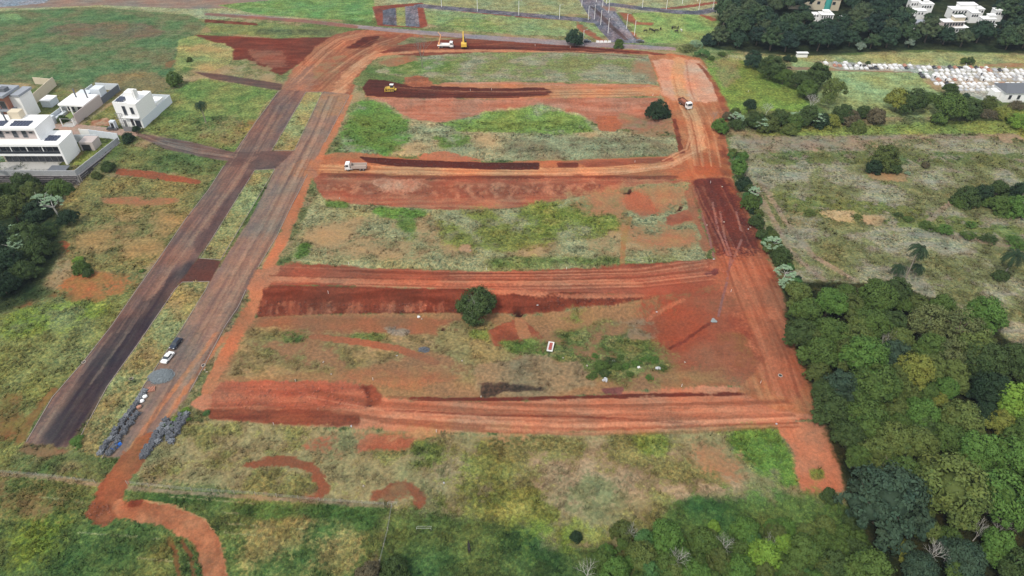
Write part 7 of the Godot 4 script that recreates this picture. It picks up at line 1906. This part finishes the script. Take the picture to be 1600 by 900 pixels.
	for i in 700:
		var a := rng.randf() * TAU_
		var rr := sqrt(rng.randf()) * 1.12
		rock(gs, Vector3(cos(a) * 2.9 * rr, maxf(0.04, sqrt(maxf(0.0, 1.0 - rr * rr)) - 0.12), sin(a) * 2.3 * rr), Vector3.ONE * rng.randf_range(0.1, 0.22))
	tag(part("loose_stones", gs.done(), M.gravel, g), "", "", "", "stuff")
	# concrete manhole rings
	M.concrete = rough_surf(Color(0.3, 0.25, 0.21), Color(0.44, 0.38, 0.33), 0.05, 0.8, 75)
	for s in [[-107.23, -118.19, "pale manhole ring on the left edge of the avenue's dark carriageway"], [-76.89, -117.11, "manhole ring with a dark hole at the avenue's right verge"], [-93.01, -112.63, "pale concrete ring on the avenue's grass median edge"], [65.81, -113.68, "pale ring mark stone on the red earth near the wood"]]:
		var o := thing("manhole_ring", s[2], "manhole", s[0], s[1])
		var m := MB.new()
		for i in 16:
			var a0 := i * TAU_ / 16
			var a1 := (i + 1) * TAU_ / 16
			var e0 := Vector3(cos(a0), 0, sin(a0))
			var e1 := Vector3(cos(a1), 0, sin(a1))
			m.hexa([e0 * 0.4, e1 * 0.4, e1 * 0.54, e0 * 0.54], [e0 * 0.4 + Vector3.UP * 0.15, e1 * 0.4 + Vector3.UP * 0.15, e1 * 0.54 + Vector3.UP * 0.15, e0 * 0.54 + Vector3.UP * 0.15])
		part("ring", m.done(), M.concrete, o)
		part("pit", MB.new().tube(Vector3(0, 0.02, 0), Vector3(0, 0.08, 0), 0.4, 0.4, 12).done(), M.dark, o)
	# pale boulders and bits of rubble on the earth
	var n := 0
	var stones: Array = [[-25.8, -138.52], [-24.79, -137.3], [-29.35, -121.28], [-44.47, -113.93], [-12.6, -119.3], [-36.74, -98.46], [71.78, -200.22], [75.1, -176.46], [74.22, -175.42], [67.5, -179.32], [62.3, -178.96], [59.65, -159.39], [57.65, -159.74], [36.62, -116.26], [30.91, -117.48], [18.73, -117.42], [31.91, -116.73], [22.6, -112.08], [25.68, -117.96], [-31.26, -82.42], [-14.35, -83.23], [-7.31, -106.94], [-58.71, -196.43], [7.11, -141.24], [13, -120.44], [43.59, -119.05], [39.88, -139.03], [-47.46, -118.62], [-12.53, -163.94], [60.52, -98.94], [-75.23, -114.65], [-76.03, -115.57]]
	var sb: Array = []
	var sk: Array = []
	for s in stones:
		sb.append(_near(s[0], s[1]))
		sk.append(s[0])
	var sn := ranked(sb, sk, "from the left")
	for s in stones:
		var o := thing("boulder", sn[n], "boulder", s[0], s[1], rng.randf() * 6.0, "pale boulders")
		var m := MB.new()
		for i in 3: rock(m, Vector3(rng.randf_range(-0.15, 0.15), 0.1, rng.randf_range(-0.15, 0.15)), Vector3(rng.randf_range(0.18, 0.34), rng.randf_range(0.15, 0.26), rng.randf_range(0.18, 0.3)))
		part("stone", m.done(), M.concrete if n % 3 != 2 else M.tomb_grey, o)
		n += 1
	for s in [[36.3, -116.26, 1.0, "large pale grey boulder at the right of the weed patch"], [25.49, -118.97, 0.7, "pale grey boulder in the middle of the weed patch"], [22.57, -111.84, 0.9, "pale grey boulder below the weed patch"], [31.63, -116.98, 0.5, "small pale grey boulder right in the weed patch"], [-25.76, -138.08, 0.6, "whitish boulder on the patchy ground left of the lone tree"]]:
		var o := thing("boulder", s[3], "boulder", s[0], s[1], rng.randf() * 6.0)
		var m := MB.new()
		for i in 9: rock(m, Vector3(rng.randf_range(-0.5, 0.5), rng.randf_range(0.1, 0.4), rng.randf_range(-0.5, 0.5)) * s[2], Vector3(rng.randf_range(0.4, 0.8), rng.randf_range(0.3, 0.6), rng.randf_range(0.4, 0.7)) * s[2])
		part("stone", m.done(), M.tomb_grey if s[2] > 0.65 else M.tomb_white, o)
	var dh := thing("slag_heap", "small dark grey stone heap on the patchy ground left of the lone tree", "stone heap", -22.77, -123.68)
	var dm := MB.new()
	for i in 60:
		var a := rng.randf() * TAU_
		var rr := sqrt(rng.randf())
		rock(dm, Vector3(cos(a) * rr * 1.6, 0.5 * (1.0 - rr), sin(a) * rr * 1.0), Vector3(rng.randf_range(0.25, 0.5), rng.randf_range(0.2, 0.35), rng.randf_range(0.25, 0.5)))
	tag(part("stones", dm.done(), M.basalt, dh), "", "", "", "stuff")
	# earth lumps on freshly tipped strips, one object
	var cl := MB.new()
	for i in 3: rock(cl, Vector3(rng.randf_range(-0.2, 0.2), 0.1, rng.randf_range(-0.2, 0.2)), Vector3.ONE * rng.randf_range(0.3, 0.5))
	var clod := cl.done()
	var xf: Array = []
	var cols: Array = []
	for area in [[[-52.2,-218.4,9.7,-216.1,9.5,-212.1,-9.1,-212.1,-45.9,-215.2], 260], [[-56,-286,-38.8,-282,-11,-278.8,13.8,-279.4,16.3,-274.3,-27,-271.8,-54.3,-273.7], 200], [[-66.6,-204.2,-22.1,-202.5,31,-203.3,30.7,-200.3,0,-196.3,-43.6,-197.6], 420], [[-71.7,-143.3,-35.7,-142.2,-14.3,-142.3,-14.2,-139.6,-42.6,-139.7,-70.9,-139.1], 420], [[8.9,-143.9,35.6,-142.9,28.3,-140.5,8.9,-140.1], 160], [[-47.5,-290.1,-37.4,-290.8,-34.4,-282.7,-44.4,-282], 90], [[-70.6,-111,-49.8,-111.6,-32.4,-109.7,-31.4,-103.1,-67.3,-103.1], 240], [[65.9,-201.2,75,-185.4,72.9,-155.5,61,-152.6], 300], [[-86.7,-75.6,-86.5,-78.6,-82.2,-77.9,-80.6,-74.3], 60], [[31.3,-257.4,43.2,-258.4,44.4,-248,36.2,-242.3], 60]]:
		var pl := pv(area[0])
		var lo := Vector2(1e9, 1e9)
		var hi := -lo
		for p in pl:
			lo = lo.min(p)
			hi = hi.max(p)
		for i in int(area[1]):
			var p := Vector2(rng.randf_range(lo.x, hi.x), rng.randf_range(lo.y, hi.y))
			if not Geometry2D.is_point_in_polygon(p, pl): continue
			var c: Color = (maps[0] if maps[0].holds(p.x, p.y) else maps[1]).color_at(p.x, p.y).srgb_to_linear()
			var s := rng.randf_range(0.3, 1.0)
			xf.append(Transform3D(Basis(Vector3.UP, rng.randf() * TAU_).scaled(Vector3(s, s * 0.7, s)), Vector3(p.x, height(p.x, p.y) - 0.05, p.y)))
			cols.append(c * rng.randf_range(0.8, 1.25))
	var mm := MultiMesh.new()
	mm.transform_format = MultiMesh.TRANSFORM_3D
	mm.use_colors = true
	mm.mesh = clod
	mm.instance_count = xf.size()
	for i in xf.size():
		mm.set_instance_transform(i, xf[i])
		mm.set_instance_color(i, cols[i])
	var o2 := MultiMeshInstance3D.new()
	o2.name = "earth_rubble"
	o2.multimesh = mm
	var sm := StandardMaterial3D.new()
	sm.vertex_color_use_as_albedo = true
	sm.roughness = 1.0
	o2.material_override = sm
	add_child(o2)
	tag(o2, "loose clods of red earth on the freshly moved banks and streets", "rubble", "", "stuff")

func _near(x: float, z: float) -> String:
	var row := "near the wood" if x > 58 else ("near the avenue" if x < -48 else ("on the site's right half" if x > 15 else "on the site's left half"))
	return "small stone %s, %s" % [row, "below the bottom street" if z > -97 else ("above the bottom street" if z > -137 else "on the upper terraces")]

func build_furniture() -> void:
	# lamp posts along the distant avenues
	var proto: Node3D = null
	var i := 0
	for s in [[3.58, -370.67], [24.89, -364.8], [-38.49, -383.89], [-18.64, -377.19], [39.88, -363.17], [43.28, -364.8], [45.73, -356.27], [48.3, -344.75], [58.37, -351.03], [61.02, -341.23], [38.22, -384.94], [46.88, -392.39], [49.53, -384.41], [51.9, -375.16], [52.08, -388.64], [71.06, -382.84], [83.69, -380.15], [100.96, -378.72], [108.86, -380.15], [120.28, -384.94], [131.29, -388.1], [34.44, -328.29], [94.08, -389.17], [103.46, -393.48]]:
		var where: String = ["on the left lane's verge, second from the left", "beside the left lane close to the avenue", "leftmost, by the stub avenue", "second from the left, by the left lane", "at the lane corner left of the avenue", "beside the one at the lane corner", "left edge of the avenue, middle", "lowest on the avenue's left edge", "second lowest on the avenue's right edge", "lowest on the avenue's right edge", "top left of the avenue", "at the top of the avenue, left one", "at the top of the avenue, right one", "right edge of the avenue, upper", "at the top of the avenue, hindmost", "first on the right lane", "second on the right lane", "third on the right lane", "fourth on the right lane", "fifth on the right lane", "sixth on the right lane", "alone beside the dome shaped tree", "behind the right lane, left one", "behind the right lane, right one"][i]
		var label := "white lamp post by the distant roads, " + where
		if proto == null:
			proto = thing("street_lamp", label, "lamp post", s[0], s[1], 0.0, "lamp posts by the distant roads")
			part("post", MB.new().tube(Vector3(0, 0, 0), Vector3(0, 7.4, 0), 0.13, 0.09, 8).done(), M.white, proto)
			part("arm", MB.new().tube(Vector3(0, 7.2, 0), Vector3(1.3, 7.6, 0), 0.06, 0.05, 6).done(), M.steel, proto)
			part("lamp_head", MB.new().box(Vector3(1.5, 7.52, 0), Vector3(0.7, 0.12, 0.25)).done(), M.steel, proto)
		else: copy(proto, s[0], s[1], 0.0, label, "lamp posts by the distant roads", "street_lamp")
		i += 1
	# survey stakes
	var stake: Node3D = null
	i = 0
	for s in [[44.26, -216.58], [68.38, -202.69], [-33.76, -111.88], [-17.21, -97.22], [60.25, -111.18], [40.83, -109.81], [-17.78, -276.86], [100.6, -275.59], [11.15, -327.47], [28.02, -325.03], [-8.77, -277.5], [-51.62, -145.21], [-52.57, -111.65], [-54.53, -98.77], [61.41, -145.21], [41.17, -157.62], [-47.88, -157.08], [-7.46, -154.93], [15.87, -155.23], [59.38, -271.82]]:
		var label: String = "short white survey stake " + ["on the edge of the third street below the haul road bend", "at the top of the wine red stretch", "at the top edge of the bottom street", "at the lower edge of the bottom street", "on red earth near the wood", "above the bottom street's right half", "on the graded dark street", "beyond the haul road's bend", "on the topmost street, left one", "on the topmost street, right one", "on the graded dark street, right one", "on the dark bank near the avenue", "at the bottom street's upper left edge", "at the bottom street's lower left edge", "right of the lower haul road", "on the middle plot's lower right edge", "on the middle plot's lower left edge", "on the middle plot's lower edge, middle", "on the middle plot's lower edge, right of the middle", "at the end of the graded street"][i]
		if stake == null:
			stake = thing("survey_stake", label, "stake", s[0], s[1], 0.0, "survey stakes")
			part("stake_post", MB.new().box(Vector3(0, -0.2, 0), Vector3(0.07, 1.1, 0.07)).done(), M.white, stake)
		else: copy(stake, s[0], s[1], 0.3 * i, label, "survey stakes", "survey_stake")
		i += 1
	# kerbs round the medians and along the carriageways
	M.kerb_pale = rough_surf(Color(0.5, 0.5, 0.48), Color(0.6, 0.6, 0.57), 0.05, 0.5, 83)
	M.kerb = rough_surf(Color(0.2, 0.16, 0.145), Color(0.32, 0.27, 0.245), 0.05, 0.5, 81)
	var lines: Array = [[[-88.8,-225.4,-87.8,-275.6,-80.7,-275.6,-80.5,-225.4,-88.8,-225.4], "kerb round the topmost grass median"], [[-92.9,-160.4,-91.1,-211.2,-84.1,-212.1,-86.4,-159.8,-92.9,-160.4], "kerb round the middle grass median"], [[-89.5,-89.5,-89,-110.6,-87.2,-129.5,-86.2,-146.3,-86.4,-149.7,-94,-149.4,-94.9,-146.3,-96.3,-125,-97.7,-110.2,-96.9,-92.2], "kerb round the longest grass median"], [[-108.4,-93.9,-109.2,-106.7,-107.4,-118.2,-106.1,-131.4,-105.6,-146.6,-104.9,-161.9,-104.5,-180.7,-103.1,-197.8,-103,-214.3], "kerb along the avenue's left side below the side street"], [[-77.2,-108.5,-76.6,-118,-76.3,-131.7,-75,-146.2], "kerb along the avenue's right side, lowest stretch"], [[-74.3,-156.4,-72.9,-171.1,-72.7,-190.3,-71.8,-208.2], "kerb along the avenue's right side, middle stretch"], [[-70.5,-231.8,-68.7,-272.4], "kerb along the avenue's right side, top stretch"], [[-102,-225.9,-101.2,-247.9,-99.6,-276.9], "kerb along the avenue's left side above the side street"]]
	for l in lines:
		var pts := pv(l[0])
		var mb := MB.new()
		for j in pts.size() - 1:
			var a := pts[j]
			var b := pts[j + 1]
			var d := (b - a).normalized()
			var side := Vector2(-d.y, d.x) * 0.08
			var n := maxi(1, int(a.distance_to(b) / 1.0))
			for q in n:
				var p0 := a.lerp(b, float(q) / n)
				var p1 := a.lerp(b, (float(q) + 0.97) / n)
				var y0 := height(p0.x, p0.y)
				var y1 := height(p1.x, p1.y)
				mb.hexa([Vector3(p0.x - side.x, y0 - 0.3, p0.y - side.y), Vector3(p1.x - side.x, y1 - 0.3, p1.y - side.y), Vector3(p1.x + side.x, y1 - 0.3, p1.y + side.y), Vector3(p0.x + side.x, y0 - 0.3, p0.y + side.y)], [Vector3(p0.x - side.x, y0 + 0.13, p0.y - side.y), Vector3(p1.x - side.x, y1 + 0.13, p1.y - side.y), Vector3(p1.x + side.x, y1 + 0.13, p1.y + side.y), Vector3(p0.x + side.x, y0 + 0.13, p0.y + side.y)])
		var o := MeshInstance3D.new()
		o.name = numbered("kerb")
		o.mesh = mb.done()
		o.material_override = M.kerb
		add_child(o)
		tag(o, l[1], "kerb", "", "structure")
	# white pipe frames in the lower meadow
	for s in [[-25.51, -77.88, 1.9, 1.0, "white pipe goal frame at the corner of the green field"], [-19, -72.3, 2.9, 0.9, "low white pipe frame lying in the dark green meadow"]]:
		var o := thing("goal_frame", s[4], "frame", s[0], s[1])
		for x in [0.0, s[2]]:
			part("post", MB.new().tube(Vector3(x, 0, 0), Vector3(x, s[3], 0), 0.022, 0.022, 6).done(), M.kerb_pale, o)
			part("stay", MB.new().tube(Vector3(x, s[3], 0), Vector3(x, 0.05, -0.9), 0.02, 0.02, 6).done(), M.kerb_pale, o)
		part("crossbar", MB.new().tube(Vector3(0, s[3], 0), Vector3(s[2], s[3], 0), 0.022, 0.022, 6).done(), M.kerb_pale, o)
		part("ground_bar", MB.new().tube(Vector3(0, 0.06, -0.9), Vector3(s[2], 0.06, -0.9), 0.02, 0.02, 6).done(), M.kerb_pale, o)
	# wire fences on wooden posts
	M.post_wood = rough_surf(Color(0.3, 0.26, 0.21), Color(0.42, 0.37, 0.3), 0.06, 0.8, 82)
	for f in [[[-24.6,-77.6,-24.7,-72.2,-25.3,-65.5,-25.4,-61.7], 3.0, "wire fence on thin posts along the green field's right edge"], [[-81.1,-82.9,-67,-81.3,-53.3,-80.3,-39.7,-78.9,-26.3,-77.9], 4.0, "wire fence on thin posts along the pale ledge above the green field"], [[-112.5,-85.9,-101,-84.9,-88,-83.2], 4.0, "wire fence on thin posts left of the curving dirt track"], [[101.2,-313.2,108.5,-310.2,116.4,-306.4], 3.2, "pale post and wire fence above the bright meadow"]]:
		var pts := pv(f[0])
		var o := thing("wire_fence", f[2], "fence", pts[0].x, pts[0].y)
		var org := o.position
		for j in pts.size() - 1:
			var n := maxi(1, int(pts[j].distance_to(pts[j + 1]) / f[1]))
			for q in n + (1 if j == pts.size() - 2 else 0):
				var p := pts[j].lerp(pts[j + 1], float(q) / n)
				part("post", MB.new().tube(Vector3(0, -0.3, 0), Vector3(0, 1.35, 0), 0.08, 0.07, 5).done(), M.post_wood, o, Vector3(p.x, height(p.x, p.y), p.y) - org)
			for y in [0.5, 0.85, 1.2]:
				var a := Vector3(pts[j].x, height(pts[j].x, pts[j].y) + y, pts[j].y) - org
				var b := Vector3(pts[j + 1].x, height(pts[j + 1].x, pts[j + 1].y) + y, pts[j + 1].y) - org
				part("wire", MB.new().tube(a, b, 0.012, 0.012, 4).done(), M.steel, o)
	# water
	var w := MeshInstance3D.new()
	w.name = "puddle"
	var pm := MB.new()
	var c := Vector2(53.85, -133.16)
	for k in 14:
		var a0 := k * TAU_ / 14
		var a1 := (k + 1) * TAU_ / 14
		var r0 := 1.0 + 0.25 * sin(a0 * 3.0)
		var r1 := 1.0 + 0.25 * sin(a1 * 3.0)
		pm.tri(Vector3(c.x, height(c.x, c.y) + 0.24, c.y), Vector3(c.x + cos(a0) * r0 * 0.8, height(c.x, c.y) + 0.24, c.y + sin(a0) * r0 * 0.85), Vector3(c.x + cos(a1) * r1 * 0.8, height(c.x, c.y) + 0.24, c.y + sin(a1) * r1 * 0.85))
	w.mesh = pm.done()
	w.material_override = surf(Color(0.2, 0.22, 0.22), 0.06, 0.0, 0.8)
	add_child(w)
	tag(w, "small pale puddle on the red earth below the haul road", "puddle", "", "structure")

func loft(mb: MB, rings: Array, k := 10) -> void:  # rings: [centre, half width (x), half height (y)]
	for i in rings.size() - 1:
		for j in k:
			var a0 := j * TAU_ / k
			var a1 := (j + 1) * TAU_ / k
			var f := func(r, a): return r[0] + Vector3(cos(a) * r[1], sin(a) * r[2], 0)
			mb.quad(f.call(rings[i], a0), f.call(rings[i], a1), f.call(rings[i + 1], a1), f.call(rings[i + 1], a0))

func beast(length: float, tall: float, horse: bool) -> ArrayMesh:  # forward +z, head down grazing
	var mb := MB.new()
	var b := tall * 0.66
	var s := length
	loft(mb, [[Vector3(0, b, -s * 0.5), 0.02, 0.02], [Vector3(0, b + 0.02, -s * 0.47), s * 0.1, s * 0.11], [Vector3(0, b, -s * 0.34), s * 0.13, s * 0.16], [Vector3(0, b - 0.02, -s * 0.1), s * 0.13, s * 0.155], [Vector3(0, b - 0.02, s * 0.1), s * 0.125, s * 0.16], [Vector3(0, b, s * 0.26), s * 0.11, s * 0.16], [Vector3(0, b + 0.02, s * 0.36), s * 0.07, s * 0.12], [Vector3(0, b - 0.12, s * 0.5), s * 0.05, s * 0.09], [Vector3(0, b - 0.4, s * 0.62), s * 0.045, s * 0.07], [Vector3(0, b - 0.55, s * 0.7), s * 0.05, s * 0.065], [Vector3(0, b - 0.72, s * 0.78), s * 0.035, s * 0.04], [Vector3(0, b - 0.76, s * 0.8), 0.01, 0.01]])
	for sx in [-1, 1]:
		mb.tube(Vector3(sx * s * 0.075, b - s * 0.05, s * 0.27), Vector3(sx * s * 0.075, b * 0.42, s * 0.28), s * 0.05, s * 0.028, 6, false)
		mb.tube(Vector3(sx * s * 0.075, b * 0.42, s * 0.28), Vector3(sx * s * 0.075, 0, s * 0.27), s * 0.028, s * 0.025, 6, true)
		mb.tube(Vector3(sx * s * 0.08, b - s * 0.02, -s * 0.36), Vector3(sx * s * 0.08, b * 0.5, -s * 0.32), s * 0.075, s * 0.04, 6, false)
		mb.tube(Vector3(sx * s * 0.08, b * 0.5, -s * 0.32), Vector3(sx * s * 0.08, b * 0.32, -s * 0.42), s * 0.04, s * 0.028, 6, false)
		mb.tube(Vector3(sx * s * 0.08, b * 0.32, -s * 0.42), Vector3(sx * s * 0.08, 0, -s * 0.39), s * 0.028, s * 0.025, 6, true)
		mb.tube(Vector3(sx * s * 0.03, b - 0.34, s * 0.61), Vector3(sx * s * (0.05 if horse else 0.09), b - 0.24, s * 0.6), s * 0.02, 0.005, 5, true)
	mb.tube(Vector3(0, b + s * 0.08, -s * 0.48), Vector3(0, b * 0.45, -s * 0.55), s * 0.03, s * 0.02, 5, true)
	return mb.done()

func build_animals() -> void:
	var o := thing("horse", "black horse grazing in the dark green meadow at the bottom", "horse", -8.36, -68.36, PI + 0.15)
	part("body", beast(2.1, 1.65, true), surf(Color(0.018, 0.015, 0.015), 0.6), o)
	var dark_hide := surf(Color(0.03, 0.026, 0.024), 0.8)
	var white_hide := surf(Color(0.6, 0.58, 0.54), 0.8)
	var mesh := beast(2.0, 1.35, false)
	var i := 0
	for s in [[67.2, -346.26], [70.38, -348.04], [71.4, -346.26], [72.92, -346.7], [75.47, -349.4], [81.57, -350.75], [82.55, -350.75], [84.5, -350.75], [82.78, -345.81], [85.46, -347.15]]:
		var w: String = ["leftmost, apart", "second from the left", "third from the left", "fourth from the left", "uppermost of the left bunch", "first of the upper right trio", "middle of the upper right trio", "last of the upper right trio", "lower one by the white cow", "rightmost"][i]
		var c := thing("cow", "%s cow grazing in the distant green field, %s" % ["white" if i == 9 else "dark", w], "cow", s[0], s[1], rng.randf() * TAU_, "cattle in the distant field")
		part("body", mesh, white_hide if i == 9 else dark_hide, c)
		i += 1
	var b := thing("cow", "lone dark cow by the pale path beyond the round trees", "cow", 125.26, -299.88, 1.2)
	part("body", mesh, dark_hide, b)
	var f := thing("feed_trough", "white trough on the pale meadow before the far wood", "trough", 135.61, -313.99)
	part("basin", MB.new().box(Vector3.ZERO, Vector3(5.0, 1.2, 1.4)).done(), M.white, f)
	part("roof", MB.new().box(Vector3(0, 2.0, 0), Vector3(5.4, 0.15, 2.0)).done(), M.white, f)
	for x in [-2.4, 2.4]: part("post", MB.new().box(Vector3(x, 1.2, 0), Vector3(0.15, 0.8, 0.15)).done(), M.white, f)
	var w2 := thing("road_barrier", "long low white barrier on the far road right of the dome shaped tree", "barrier", 41.93, -332.02, -0.03)
	for k in 4: part("block", MB.new().box(Vector3(k * 1.85, 0, 0), Vector3(1.75, 0.9, 0.45), 0.85).done(), M.white, w2)

func setup_view() -> void:
	var cam := Camera3D.new()
	cam.name = "camera"
	cam.position = Vector3(0, 125, 0)
	cam.rotation_degrees = Vector3(-40.4, 0, 0)
	cam.fov = 45.73
	cam.near = 1.0
	cam.far = 6000.0
	add_child(cam)
	cam.current = true
	var we := WorldEnvironment.new()
	we.name = "environment"
	var e := Environment.new()
	e.background_mode = Environment.BG_SKY
	var sm := ProceduralSkyMaterial.new()
	sm.sky_top_color = Color(0.84, 0.86, 0.88)
	sm.sky_horizon_color = Color(0.90, 0.91, 0.92)
	sm.ground_bottom_color = Color(0.35, 0.32, 0.28)
	sm.ground_horizon_color = Color(0.6, 0.6, 0.6)
	sm.sky_curve = 0.2
	sm.sun_angle_max = 2.0
	var sky := Sky.new()
	sky.sky_material = sm
	e.sky = sky
	e.background_energy_multiplier = 0.72
	e.tonemap_mode = Environment.TONE_MAPPER_LINEAR
	e.tonemap_exposure = 1.87
	e.fog_enabled = true
	e.fog_density = 0.00009
	e.fog_light_color = Color(0.80, 0.87, 0.96)
	e.sdfgi_enabled = true
	e.ssao_enabled = true
	e.ssil_enabled = true
	we.environment = e
	add_child(we)
	var sun := DirectionalLight3D.new()
	sun.name = "sun"
	sun.light_energy = 0.5
	sun.light_color = Color(1.0, 0.97, 0.92)
	sun.light_angular_distance = 10.0
	sun.shadow_enabled = true
	sun.rotation_degrees = Vector3(-52, -38, 0)
	add_child(sun)

func _ready() -> void:
	rng.seed = 4711
	setup_view()
	maps = [GMap.new(-184, -234, 184, -48, 0.18, 11), GMap.new(-345, -472, 355, -150, 0.42, 11), GMap.new(-1660, -1860, 1660, 290, 5.0, 11)]
	paint_ground()
	for m in maps: m.weather()
	build_ground()
	setup_plants()
	build_houses()
	build_far_houses()
	build_cemetery()
	plant_trees()
	build_vehicles()
	build_stones()
	build_furniture()
	build_animals()
	plant_grass()
